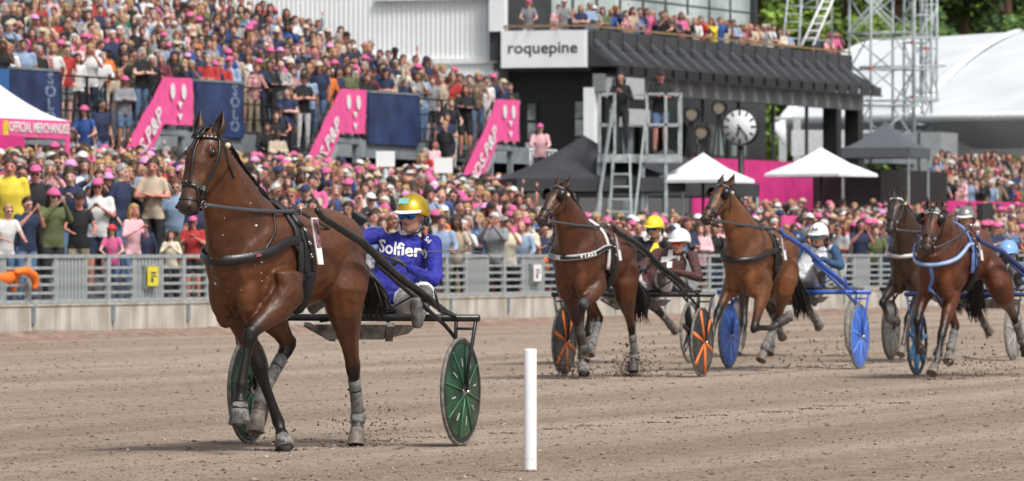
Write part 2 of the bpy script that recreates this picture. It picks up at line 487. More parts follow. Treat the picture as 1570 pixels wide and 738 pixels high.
def horse(label, loc, rot, pose, poll, muz, base=BAY, blk=BLK, voxel=.016, tack=None, scale=1., group=None, fleece=False, dirt=(.1, .1, .5, .5), boots=True, nape=None, tail=None, pale=None, hk=1.1, fboots='b', legk=1.06, nk=1.0, foam=0, earw=.062, tlen=1.):
    T = dict(strapc=LEATHER, collar=LEATHER, pad=PADM, blink=False, sheep=False, nose=LEATHER, rein=REINM, shadow=None, text=None)
    T.update(tack or {})
    root = thing('race_horse', label, 'horse', loc, rot, group)
    root.scale = (scale,) * 3
    mb = MB(); mb.cur = base
    Y = (0, 1, 0)
    under = lerp3(base, (.30, .17, .09), .25); top = lerp3(base, blk, .35)
    st = [(.43, 1.26, .07, .10), (.50, 1.265, .20, .23), (.64, 1.27, .265, .295), (.85, 1.265, .285, .31), (1.03, 1.225, .27, .305),
          (1.25, 1.185, .275, .33), (1.45, 1.175, .27, .365), (1.60, 1.20, .25, .40), (1.75, 1.20, .225, .375), (1.89, 1.16, .20, .29), (1.98, 1.11, .13, .19)]
    mb.tube([(u, 0, z) for u, z, a, b in st], [(a, b) for u, z, a, b in st], 20, side=Y,
            egg=[0, .0, .05, .05, .05, .12, .2, .38, .35, .1, 0])
    # muscle: quarters, shoulder, breast, flank
    for sgn in (1, -1):
        mb.ball((.62, .12 * sgn, 1.28), (.20, .13, .235), 14)
        mb.ball((.80, .15 * sgn, 1.38), (.17, .10, .14), 12)
        mb.ball((1.68, .15 * sgn, 1.16), (.14, .085, .25), 14, M=Matrix.Rotation(R(-24), 3, 'Y'))
        mb.ball((1.875, .095 * sgn, 1.05), (.095, .08, .20), 14)
        mb.ball((1.63, .17 * sgn, 1.02), (.13, .07, .12), 12)
        mb.ball((1.02, .2 * sgn, 1.18), (.17, .07, .14), 12)
        mb.ball((1.80, .10 * sgn, .90), (.10, .065, .11), 10)
    mb.ball((1.5, 0, 1.53), (.25, .05, .07), 10)
    # neck
    P = Vector(poll); M_ = Vector(muz)
    nb = [Vector((1.66, 0, 1.27)), Vector((1.84, .0, 1.38))]
    e = nb[1]; hp = P + (M_ - P) * .12 + Vector((-.06, 0, -.04))
    c1 = e + Vector((.10, 0, .20)); c2 = hp + Vector((-.06, 0, -.18))
    if nape: c1 = Vector(nape)
    K = 6
    for i in range(1, K + 1):
        t = i / K; nb.append(e * (1 - t) ** 3 + c1 * 3 * t * (1 - t) ** 2 + c2 * 3 * t * t * (1 - t) + hp * t ** 3)
    nr = [(.20, .345), (.18, .335), (.155, .30), (.137, .262), (.120, .225), (.107, .19), (.097, .155), (.085, .125)]
    nr = [(a * nk, b * nk) for a, b in nr]
    mb.tube(nb, nr, 16, side=Y, egg=[.3] * 8)
    crest = []
    for i, p in enumerate(nb):
        t = (nb[min(i + 1, 7)] - nb[max(i - 1, 0)]).normalized(); s_ = Vector(Y); yy = (s_ - t * s_.dot(t)).normalized().cross(t)
        crest.append((p, -yy if yy.z < 0 else yy, nr[i][1], nr[i][0]))
    # head
    L = (M_ - P).length; hx = (M_ - P).normalized()
    yaw = math.atan2(hx.y, hx.x); ly = Vector((-sin(yaw), cos(yaw), 0)) if abs(hx.x) + abs(hx.y) > .05 else Vector(Y)
    ly = (ly - hx * ly.dot(hx)).normalized(); hz = hx.cross(ly)
    H = Matrix((hx, ly, hz)).transposed(); k = L / .60; kk = hk

    def hd(x, y, z): return P + H @ Vector((x * k, y * k * kk, z * k * kk))
    muzc = lerp3(base, (.035, .030, .030), .9)
    hs = [(-.035, -.03, .045, .05), (.03, -.032, .075, .075), (.10, -.038, .092, .098), (.17, -.047, .097, .116), (.25, -.05, .088, .122), (.33, -.04, .070, .100),
          (.42, -.022, .056, .075), (.50, -.013, .05, .062), (.56, -.012, .054, .060), (.60, -.02, .045, .048)]
    hc = [base] * 6 + [lerp3(base, muzc, .2), lerp3(base, muzc, .6), muzc, muzc]
    mb.tube([hd(x, 0, z) for x, z, a, b in hs], [(a * k * kk, b * k * kk) for x, z, a, b in hs], 18, side=ly, cols=hc)
    for sgn in (1, -1):
        mb.ball(hd(.20, .058 * sgn, -.095), (.105 * k, .032 * k, .078 * k), 12, M=H)          # jaw
        mb.ball(hd(.145, .078 * sgn, .018), (.045 * k, .02 * k, .022 * k), 10, M=H)            # brow
        mb.ball(hd(.30, .062 * sgn, -.005), (.10 * k, .012 * k, .014 * k), 8, M=H)             # cheek bone
        mb.cur = muzc; mb.ball(hd(.568, .036 * sgn, .014), (.032 * k, .024 * k, .030 * k), 10, M=H); mb.cur = base
    mb.cur = muzc; mb.ball(hd(.55, 0, -.072), (.05 * k, .036 * k, .026 * k), 10, M=H); mb.ball(hd(.60, 0, -.03), (.024 * k, .04 * k, .03 * k), 10, M=H); mb.cur = base
    mb.tube([hd(.30, 0, -.12), hd(.52, 0, -.068)], [(.035 * k, .03 * k), (.026 * k, .022 * k)], 10, side=ly)
    leg_tube(mb, 1, pose['LF'], base, blk, dirt[0], legk); leg_tube(mb, 1, pose['RF'], base, blk, dirt[1], legk)
    leg_tube(mb, 0, pose['LH'], base, blk, dirt[2], legk); leg_tube(mb, 0, pose['RH'], base, blk, dirt[3], legk)
    me = fuse(mb, voxel, it=4, fac=.5, blur=8)
    # belly a touch paler, top line darker: coat colour of the animal
    body = link('body', me, COAT, root)
    bv = bvh_of(me)
    # hooves
    for lg in ('LF', 'RF', 'LH', 'RH'):
        hm = HOOFM if (pale is None or lg in pale) else HOOFD
        hoof(pose[lg], pose[lg + 't'], hm, root)
    if boots:
        for lg in ('LH', 'RH'):
            J = pose[lg]; leg_boot(J[2], J[3], .046, .046, BOOTG, root, .28, .95, bulge=-.004)
            leg_boot(J[3], J[4], .05, .05, BOOTG, root, -.15, .55, bulge=.004)
        for lg in ('LF', 'RF'):
            J = pose[lg]
            if 'c' in fboots: leg_boot(J[1], J[2], .042, .044, BOOTD, root, .3, .92)
            if 'k' in fboots: leg_boot(J[0], J[1], .056, .054, BOOTD, root, .88, 1.06)
            if 'b' in fboots: leg_boot(J[3], pose[lg + 't'], .050, .070, BOOTG, root, .0, .8)
    # eyes, nostrils, mouth
    for sgn in (1, -1):
        rr_ = bv.ray_cast(hd(.155, .3 * sgn, .0), -ly * sgn); ec = rr_[0] if rr_[0] is not None else hd(.152, .086 * sgn, 0)
        MB().ball(ec - ly * sgn * .002, (.031 * k, .020 * k, .024 * k), 16, M=H).build('eye', EYEM, root)
        for q_, w_ in ((.026, .008),):
            e_ = MB(); e_.tube([hd(.122, 0, q_ * .2) + (ec - hd(.155, 0, 0)), hd(.155, 0, q_) + (ec - hd(.155, 0, 0)) + ly * sgn * .006, hd(.188, 0, q_ * .2) + (ec - hd(.155, 0, 0))], [.005, w_, .005], 7); e_.build('eyelid', mat('eyelid_%03d' % int(base[0] * 1000), lerp3(base, blk, .7), .4), root)
        o = MB(); o.ball(hd(.578, .047 * sgn, .022), (.017 * k, .012 * k, .012 * k), 10, M=H); o.build('nostril', mat('nostril_dark', (.004, .003, .003), .7), root)
        # ear: an open leaf-shaped cup
        E = MB(); n = 9; rows = 9; eL = .185 * k; b0 = hd(.0, earw * sgn, -.01)
        up = (-hx * .93 + ly * sgn * .22 + hz * .16).normalized(); fr = (hz + ly * sgn * .25); fr = (fr - up * fr.dot(up)).normalized(); sd = up.cross(fr)
        vo = []; vi = []
        for i in range(rows):
            t = i / (rows - 1); w = (.026 + .022 * sin(pi * min(1, t * 1.25 + .12))) * (1 - t ** 3.2) * k + .002
            c = b0 + up * eL * t - fr * .02 * (t * t) * k * 0 - ly * sgn * .025 * t * t * k
            for j in range(n):
                a = R(150) * (j / (n - 1) - .5) * 2 * (1 - .25 * t) + pi
                d = fr * cos(a) * .75 + sd * sin(a)
                vo.append(c + d * w); vi.append(c + d * (w - .006) + fr * .003)
        vs = vo + vi; N = rows * n; fo = []; fi = []
        for i in range(rows - 1):
            for j in range(n - 1):
                a = i * n + j; fo.append((a, a + 1, a + n + 1, a + n)); fi.append((N + a, N + a + n, N + a + n + 1, N + a + 1))
        ed = [(i * n, (i + 1) * n, N + (i + 1) * n, N + i * n) for i in range(rows - 1)] + [(i * n + n - 1, N + i * n + n - 1, N + (i + 1) * n + n - 1, (i + 1) * n + n - 1) for i in range(rows - 1)]
        E.add(vs, fo + ed, 0); E.f += [tuple(q for q in f) for f in fi]; E.m += [1] * len(fi); E.c += [(1, 1, 1)] * len(fi); E.sm += [True] * len(fi)
        E.build('ear', [mat('ear_coat_%03d' % int(base[0] * 1000), lerp3(base, blk, .45), .5, bump=.2), mat('ear_inside', (.03, .02, .017), .8)], root)
    # mane, forelock and tail
    r2 = random.Random(int(1000 * loc[0]) + 3)
    mn = MB()
    for i in range(1, 7):
        for q in range(12):
            t = q / 12 + r2.random() * .05; p = crest[i][0].lerp(crest[min(i + 1, 7)][0], t); nrm = crest[i][1]; rb = crest[i][2] * (1 - t) + crest[min(i + 1, 7)][2] * t
            a = p + nrm * (rb + .006); ln = .10 + .07 * r2.random(); back = Vector((-.05, 0, -.02))
            sl_ = -1 if r2.random() < .72 else 1; ln *= 1 if sl_ < 0 else .35
            mn.tube([a - nrm * .012, a + Vector((-.01, .03 * sl_, .012)), a + Vector((-.03, (.06 + .02 * r2.random()) * sl_, -.03)) + back * .3, a + Vector((-.05, .085 * sl_, -.03 - ln)) + back], [.007, .009, .006, .002], 5)
    for q in range(16):
        s_ = r2.uniform(-.03, .03); mn.tube([hd(-.03, s_, .02), hd(.0, s_ * 1.1, .052), hd(.05 + .03 * r2.random(), s_ * 1.3, .066)], [.008, .009, .003], 5)
    mn.build('mane', HAIRB, root)['kind'] = 'stuff'
    tl = MB(); tb = Vector((.45, 0, 1.40)); dr = tail or (-.20, .16)
    for q in range(90):
        a = r2.uniform(-1, 1); b = r2.random(); ln = r2.uniform(.75, 1.0) * tlen
        p0 = tb + Vector((.02, a * .02, -.02 * b)); p1 = tb + Vector((-.07 - .03 * b, a * .035 + dr[1] * .15, -.08 - .06 * b))
        p2 = tb + Vector((dr[0] * .6 - .05 * b, a * .07 + dr[1] * .5, -.38 * tlen)); p3 = tb + Vector((dr[0] + .12 * a * b, dr[1] + a * .11, -.72 * ln)); p4 = p3 + Vector((.05 * r2.uniform(-1, 1) + dr[0] * .2, .03 * r2.uniform(-1, 1), -.15 * ln))
        tl.tube([p0, p1, p2, p3, p4], [.016, .018, .014, .009, .002], 5)
    tl.build('tail', HAIRB, root)['kind'] = 'stuff'
    # ------------------------------------------------ harness
    S, D = T['strapc'], T['pad']
    hb = MB()
    strap(hb, ringcast(bv, hd(.42, 0, -.02), hz, ly, 30, off=.004, far=.4 * k), .034 * k, .006, 0, True)                   # noseband
    for sgn in (1, -1):
        strap(hb, wrap(bv, [hd(-.02, .07 * sgn, -.02), hd(.10, .12 * sgn, -.03), hd(.25, .12 * sgn, -.03), hd(.42, .08 * sgn, -.03), hd(.50, .07 * sgn, -.04)], .006), .025 * k, .005)   # cheek piece
        strap(hb, wrap(bv, [hd(-.01, .09 * sgn, -.06), hd(.12, .12 * sgn, -.14), hd(.22, .04 * sgn, -.22)], .006), .016 * k, .004)   # throat latch
        strap(hb, wrap(bv, [hd(.42, .05 * sgn, .08), hd(.30, .035 * sgn, .10), hd(.16, .02 * sgn, .10), hd(.02, .012 * sgn, .08), hd(-.05, .01 * sgn, .02)], .007), .019 * k, .004)   # overcheck
        strap(hb, wrap(bv, [hd(.42, .07 * sgn, .02), hd(.50, .07 * sgn, -.01), hd(.545, .07 * sgn, -.05)], .006), .016 * k, .004)
    strap(hb, ringcast(bv, hd(.50, 0, -.03), hz * .93 + hx * .3, ly, 26, off=.004, far=.4 * k), .016 * k, .004, 0, True)
    hb.build('bridle', T['nose'], root)
    bb = MB(); P_ = wrap(bv, [hd(.03, -.09, -.03), hd(.045, -.06, .05), hd(.055, 0, .08), hd(.045, .06, .05), hd(.03, .09, -.03)], .007, 7)
    strap(bb, P_, .026 * k, .006)
    brow = bb.build('browband', T.get('brow', S), root)
    sm = MB()
    for p, n_ in P_[3:-3:2]: sm.ball(p + n_ * .008, .0055, 6)
    sm.build('stud', WHITEP, root)
    bit = {}
    for sgn in (1, -1):
        c = hd(.525, .075 * sgn, -.045); bit[sgn] = c
        rg = MB(); rg.lathe(c, ly, [(-.004, .027), (.004, .027), (.004, .020), (-.004, .020)], 18, closed=True); rg.build('bit_ring', mat('dark_steel_bit', (.2, .2, .2), .35, metal=1.), root)
        bk = MB(); bk.box(hd(.42, .072 * sgn, -.01), (.03, .02, .02), M=H); bk.build('buckle', STEEL, root)
    if T['blink']:
        for sgn in (1, -1):
            b = MB(); c = hd(.15, .125 * sgn, .01); ax = (ly * sgn * .9 - hz * .35 + hx * .0).normalized()
            b.lathe(c, ax, [(-.05, .058), (-.02, .062), (.01, .052), (.026, .03), (.03, .001), (.02, .001), (.0, .045), (-.03, .055), (-.05, .053)], 16)
            b.build('blinker', mat('blinker_black', (.01, .01, .012), .3), root)
    if T.get('hood'):
        b = MB(); pts = ringcast(bv, hd(.02, 0, -.04), hz, ly, 24, off=.008, far=.4 * k, a0=-120, a1=120)
        for x_ in (.0, .03, .06, .09):
            strap(b, ringcast(bv, hd(x_, 0, -.04), hz, ly, 24, off=.007, far=.4 * k, a0=-110, a1=110), .036 * k, .004)
        b.build('ear_hood', T['hood'], root)
    pl = MB(); pl.ball(hd(.06, .105, -.07), .022 * k, 10); pl.build('ear_plug', mat('cream_plug', (.62, .56, .38), .7, bump=.4), root)
    # saddle pad, saddle, girth
    gX = Vector((.14, 0, 1)).normalized(); gc = Vector((1.42, 0, 1.18))
    pd = MB(); strap(pd, ringcast(bv, gc + Vector((.03, 0, 0)), gX, Y, 26, -112, 112, off=.012, inside=True), .15, .02); pd.build('saddle_pad', D, root)
    if T.get('piping'):
        pd = MB(); strap(pd, ringcast(bv, gc + Vector((.11, 0, 0)), gX, Y, 26, -105, 105, off=.016, inside=True), .03, .02); pd.build('pad_piping', T['piping'], root)
    gt = MB(); strap(gt, ringcast(bv, gc, gX, Y, 30, off=.016, inside=True), .075, .012, 0, True); gt.build('girth', S, root)
    if T.get('girth_fleece', True):
        gt = MB(); strap(gt, ringcast(bv, gc + Vector((-.01, 0, 0)), gX, Y, 20, 95, 150, off=.02, inside=True), .10, .03); gt.build('girth_sleeve', FLEECE, root)
        gt = MB(); strap(gt, ringcast(bv, gc + Vector((-.01, 0, 0)), gX, Y, 20, 210, 265, off=.02, inside=True), .10, .03); gt.build('girth_sleeve', FLEECE, root)
    sd = MB(); P2 = ringcast(bv, gc, gX, Y, 14, -42, 42, off=.03, inside=True); strap(sd, P2, .10, .022); sdo = sd.build('saddle', S, root)
    for sgn in (1, -1):
        q = P2[7 + 5 * sgn]
        t = MB(); t.lathe(q[0] + q[1] * .055, (1, 0, 0), [(-.004, .028), (.004, .028), (.004, .020), (-.004, .020)], 16, closed=True); t.build('terret', STEEL, root)
        # buckles and straps that hang from the saddle
        bz = MB()
        Q = ringcast(bv, gc, gX, Y, 12, 44 * sgn, 84 * sgn, off=.03, inside=True) if sgn > 0 else ringcast(bv, gc, gX, Y, 12, -84, -44, off=.03, inside=True)
        for (p, n_) in Q[1:-1:4]:
            bz.lathe(p + n_ * .02, n_, [(-.003, .017), (.003, .017), (.003, .011), (-.003, .011)], 12, closed=True)
        bz.build('harness_ring', STEEL, root)
        sg = MB()
        for du in (-.04, .05): 
            aa = (46, 96) if sgn > 0 else (-96, -46)
            strap(sg, ringcast(bv, gc + Vector((du, 0, 0)), (gX + Vector((-du * 2, 0, 0))).normalized(), Y, 12, aa[0], aa[1], off=.034, inside=True), .022, .006)
        sg.build('harness_strap', S, root)
    # number plate
    npz = MB(); c = Vector((1.33, .285, 1.37)); 
    npz.hexa([c + Vector(q) for q in ((-.03, .045, -.17), (.04, .045, -.17), (.04, .052, -.17), (-.03, .052, -.17), (-.025, -.0, .13), (.055, -.0, .13), (.055, .01, .13), (-.025, .01, .13))])
    npo = npz.build('number_plate', T.get('plate', WHITEP), root)
    npz = MB(); npz.hexa([c + Vector(q) for q in ((-.020, .022, -.06), (.036, .022, -.06), (.036, .042, -.06), (-.020, .042, -.06), (-.018, -.002, .12), (.046, -.002, .12), (.046, .014, .12), (-.018, .014, .12))])
    npz.build('plate_print', mat('mauve_print', (.20, .10, .12), .5, var=.5, scale=30), npo)
    # breast collar: dips over the breast, rises to the saddle
    bc = MB()
    def front(zc, dip):
        out = []
        for i in range(37):
            a = R(-118 + 236 * i / 36); d = Vector((cos(a), sin(a), 0)); zz = zc - dip * max(0, cos(a)) ** 1.5 + .0
            r = bv.ray_cast(Vector((1.62, 0, zz)) + d * .9, -d)
            if r[0] is not None: out.append((r[0] + r[1] * .020 + d * .004, d))
        K = len(out)
        for _ in range(2): out = [out[0]] + [((out[i - 1][0] + out[i][0] * 2 + out[i + 1][0]) / 4, out[i][1]) for i in range(1, K - 1)] + [out[-1]]
        return out
    fc = front(T.get('cz', 1.30), T.get('cdip', .13))
    strap(bc, fc, T.get('cw', .05), T.get('cth', .010)); bco = bc.build('breast_collar', T['collar'], root)
    if T.get('ctrim'):
        bt = MB(); strap(bt, [(p + n_ * .006, n_) for p, n_ in fc], T.get('cw', .05) * .62, .010); bt.build('collar_trim', T['ctrim'], root)
    if T.get('chest_strap'):
        bt = MB(); m_ = len(fc) // 2; strap(bt, wrap(bv, [fc[m_][0], (2.1, 0, 1.0), (1.98, 0, .86), (1.8, 0, .78)], .01), .04, .012); bt.build('martingale', T['collar'], root)
    for sgn in (1, -1):
        hg = MB(); i0 = 12 if sgn < 0 else 24; strap(hg, wrap(bv, [fc[i0][0], (1.72, .2 * sgn, 1.42), (1.66, .02 * sgn, 1.64)], .008), .016, .004)
        strap(hg, wrap(bv, [fc[4 if sgn < 0 else 32][0], (1.45, .33 * sgn, 1.2)], .02), .024, .006); hg.build('collar_hanger', S, root)
    if foam:
        fo = MB(); rf_ = random.Random(5)
        for _ in range(foam):
            zz = rf_.uniform(.95, 1.75); a_ = R(rf_.uniform(-20, 75)); d_ = Vector((cos(a_), sin(a_), 0)); r_ = bv.ray_cast(Vector((1.75, 0, zz)) + d_ * .9, -d_)
            if r_[0] is None: continue
            q_ = r_[1].to_track_quat('Z', 'Y').to_matrix(); sz = rf_.choice((.003, .003, .004, .005, .012)); fo.ball(r_[0], (sz, sz * rf_.uniform(.5, 1.4), .002), 7, M=q_)
        fo.build('foam_flecks', mat('foam', (.75, .74, .72), .6), root)
    # reins and overcheck
    rn = MB()
    for sgn in (1, -1):
        q = P2[7 + 5 * sgn][0] + P2[7 + 5 * sgn][1] * .05
        a = bit[sgn]; m1 = a.lerp(q, .5) + Vector((0, .05 * sgn, -.03)); m1.y = max(abs(m1.y), .16 if abs(P.y) < .2 else 0) * sgn if sgn > 0 else m1.y
        pts = [a * (1 - t) ** 2 + m1 * 2 * t * (1 - t) + q * t * t for t in [i / 10 for i in range(11)]]
        strap(rn, [(p, Vector((0, sgn, .1))) for p in pts], .024 if sgn > 0 else .018, .003)
    rn.build('rein', T['rein'], root)
    oc = MB(); a = hd(-.05, 0, .0) + Vector((-.02, 0, .01)); b = P2[7][0] + Vector((0, 0, .05))
    mid = [crest[i][0] + crest[i][1] * (crest[i][2] + .05) for i in (5, 3)]
    strap(oc, [(a, hz), (mid[0], Vector((0, 0, 1))), (mid[1], Vector((0, 0, 1))), (a.lerp(b, .8) + Vector((0, 0, -.02)), Vector((0, 0, 1))), (b, Vector((0, 0, 1)))], .016, .003)
    oc.build('overcheck', S, root)
    root.name = 'race_horse'; TERRET[root.name] = [P2[7 + 5 * g][0] + P2[7 + 5 * g][1] * .055 for g in (1, -1)]
    return root, bv, hd, P2, fc, gc, gX
# ================================================================= SULKIES AND PEOPLE
TYRE = mat('tyre_rubber', (.15, .14, .125), .8, bump=.3, var=.25, scale=20)
BLACKP = mat('black_paint', (.014, .015, .017), .3, var=.3, scale=12, bump=.05)
DUSTY = mat('dusty_grey_metal', (.16, .15, .14), .65, var=.3, scale=14, bump=.2)
def wheel(parent, l, style, z=.36, rad=.36, camber=0.):
    """children of the sulky: wheel > tyre, rim, disc, spoke, hub"""
    w = bpy.data.objects.new('wheel', None); COL.objects.link(w); w.parent = parent; w.location = (0, l, z); w.empty_display_size = .2
    A = (0, 1, 0); sg = 1 if l > 0 else -1
    tn = 40
    MB().lathe((0, 0, 0), A, [(-.011, rad - .022), (-.014, rad - .012), (-.008, rad - .002), (0, rad), (.008, rad - .002), (.014, rad - .012), (.011, rad - .022)], tn, closed=True).build('tyre', TYRE, w)
    MB().lathe((0, 0, 0), A, [(-.013, rad - .022), (.013, rad - .022), (.013, rad - .040), (.008, rad - .046), (-.008, rad - .046), (-.013, rad - .040)], tn, closed=True).build('rim', style['rim'], w)
    if style.get('disc'):
        for q in (1, -1):
            MB().lathe((0, .008 * q, 0), (0, q, 0), [(0, rad - .042), (.004, rad - .06), (.018, .07), (.022, .03), (.012, .029), (-.002, rad - .042)], tn, closed=True).build('disc', style['disc'], w)
    if style.get('ridge'):
        for i in range(8):
            a = 2 * pi * i / 8 + .2; mb = MB()
            for q in (1, -1):
                d = Vector((cos(a), 0, sin(a))); mb.tube([d * .05 + Vector((0, .034 * q, 0)), d * (rad - .05) + Vector((0, .014 * q, 0))], .006, 6)
            mb.build('rib', style['ridge'], w)
    if style.get('marks'):
        for i in range(8):
            a = 2 * pi * (i + .5) / 8 + .2; mb = MB(); d = Vector((cos(a), 0, sin(a))); e = Vector((-sin(a), 0, cos(a)))
            for q in (1, -1): mb.beam(d * .17 + Vector((0, .0275 * q, 0)), d * .225 + Vector((0, .0225 * q, 0)), .007, .006, up=(0, 1, 0))
            mb.build('mark', mat('pale_mark', (.45, .47, .42), .6), w)
    if style.get('spoke'):
        for i in range(style.get('n', 5)):
            a = 2 * pi * i / style.get('n', 5) + .3; d = Vector((cos(a), 0, sin(a)))
            mb = MB(); mb.tube([d * .03, d * (rad - .03)], [(.040, .020), (.024, .026)], 8, side=(0, 1, 0)); mb.build('spoke', style['spoke'], w)
    MB().lathe((0, -.035, 0), A, [(0, .012), (0, .022), (.01, .032), (.06, .032), (.07, .022), (.07, .012)], 16).build('hub', style.get('hub', STEEL), w)
    return w
def sulky(label, loc, rot, paint, style, wl=.755, group=None, seat=None, zc=.845, tip=(1.42, .30, 1.50), extra=None, scale=1.):
    root = thing('sulky', label, 'sulky', loc, rot, group); root.scale = (scale,) * 3
    for l in (wl, -wl): wheel(root, l, style)
    ce = wl + .13
    MB().tube([(0, -ce, zc), (0, ce, zc)], .024, 12).build('crossbar', paint, root)
    for s in (1, -1):
        # shaft: rises from the cross bar along the flank of the horse
        a = Vector((-.10, s * (wl - .14), zc + .03)); b = Vector((.55, s * .50, 1.14)); c = Vector(tip); c.y *= s
        mid = (c + b) / 2 + Vector((0, s * .03, .02))
        MB().tube([a, a.lerp(b, .5) + Vector((0, s * .01, .0)), b, mid, c, c + Vector((.10, -.0 * s, .05))], [.026, .028, .029, .027, .023, .018], 10, side=(0, 1, 0)).build('shaft', paint, root)
        MB().tube([a + Vector((-.01, 0, -.005)), a + Vector((-.09, s * .015, -.03))], [.030, .030], 12).build('shaft_cap', BLACKP, root)
        MB().tube([b.lerp(c, .25) + Vector((0, 0, -.03)), (.30, s * (.56), .97), (.02, s * (wl - .10), zc - .05), (-.0, s * (wl - .03), zc - .14)], [.013, .014, .014, .013], 8, side=(0, 1, 0)).build('brace', paint, root)
        MB().tube([a + Vector((.25, s * .015, .15)), (.12, s * (wl - .1), zc + .05), (.01, s * (wl - .02), zc + .0)], .010, 8).build('brace', paint, root)
        f1 = MB(); f1.tube([(0, s * (ce - .02), zc), (0, s * (wl + .055), .52), (0, s * (wl + .045), .36)], [(.018, .013), (.016, .012), (.018, .010)], 8, side=(1, 0, 0)); f1.build('fork', paint, root)
        f2 = MB(); f2.tube([(0, s * (wl - .03), zc), (0, s * (wl - .035), zc - .12), (.0, s * (wl - .06), .56), (0, s * (wl - .045), .36)], [(.016, .013)] * 4, 8, side=(1, 0, 0)); f2.build('fork', paint, root)
        MB().tube([(0, s * (wl - .03), zc - .07), (0, s * (ce - .03), zc - .07)], .009, 8).build('fork_bridge', paint, root)
        MB().tube([(0, s * (wl + .06), .36), (0, s * (wl - .06), .36)], .012, 8).build('axle_bolt', STEEL, root)
        # foot rest on the shaft
        MB().box((.40, s * .40, .90), (.05, .10, .012)).beam((.40, s * .40, .90), (.34, s * .56, 1.00), .014).build('foot_rest', paint, root)
    sm = seat or DUSTY
    st = MB(); st.tube([(-.62, 0, .93), (-.58, 0, .885), (-.42, 0, .875), (-.22, 0, .88), (-.15, 0, .89)], [(.17, .012), (.19, .016), (.20, .018), (.18, .016), (.13, .012)], 16, side=(0, 1, 0)); st.build('seat', PADM, root)
    for s in (1, -1): MB().tube([(-.55, s * .15, .865), (-.2, s * .19, .84), (0, s * .24, zc - .02)], .014, 8).build('seat_rail', paint, root)
    pan = MB(); pan.hexa([Vector(q) for q in ((.05, -.26, .80), (-.60, -.22, .79), (-.60, .22, .79), (.05, .26, .80), (.02, -.20, .70), (-.52, -.18, .73), (-.52, .18, .73), (.02, .20, .70))]); pan.build('splash_pan', sm, root)
    for s in (1, -1): MB().beam((.10, s * .30, .80), (-.12, s * .20, .70), .05, .03).build('pan_bracket', sm, root)
    if extra: extra(root)
    return root

SKIN = mat('skin', (.50, .27, .19), .5, var=.06, scale=30)
def hand(mb, wrist, d, nrm, curl=.5, m=0, k=1.):
    """palm, four bent fingers of unequal length and a thumb from the side of the palm"""
    wrist = Vector(wrist); d = Vector(d).normalized(); n = Vector(nrm); n = (n - d * n.dot(d)).normalized(); s = d.cross(n)
    M = Matrix((s, n, d)).transposed()
    mb.ball(wrist + d * .045 * k, (.040 * k, .017 * k, .052 * k), 10, m, M=M)
    for i, (o, ln) in enumerate(((-.030, .066), (-.010, .076), (.010, .072), (.029, .058))):
        b = wrist + d * .085 * k + s * o * k; c1 = curl * 1.2; c2 = curl * 2.6
        p1 = b + (d * cos(c1) + n * sin(c1)) * ln * .5 * k; p2 = p1 + (d * cos(c2) + n * sin(c2)) * ln * .5 * k
        mb.tube([b - d * .02, b, p1, p2], [.010 * k, .010 * k, .009 * k, .007 * k], 7, m)
    b = wrist + d * .03 * k - s * .036 * k; mb.tube([b, b - s * .022 * k + d * .03 * k + n * .012, b - s * .012 * k + d * .062 * k + n * .03], [.013 * k, .011 * k, .009 * k], 7, m)
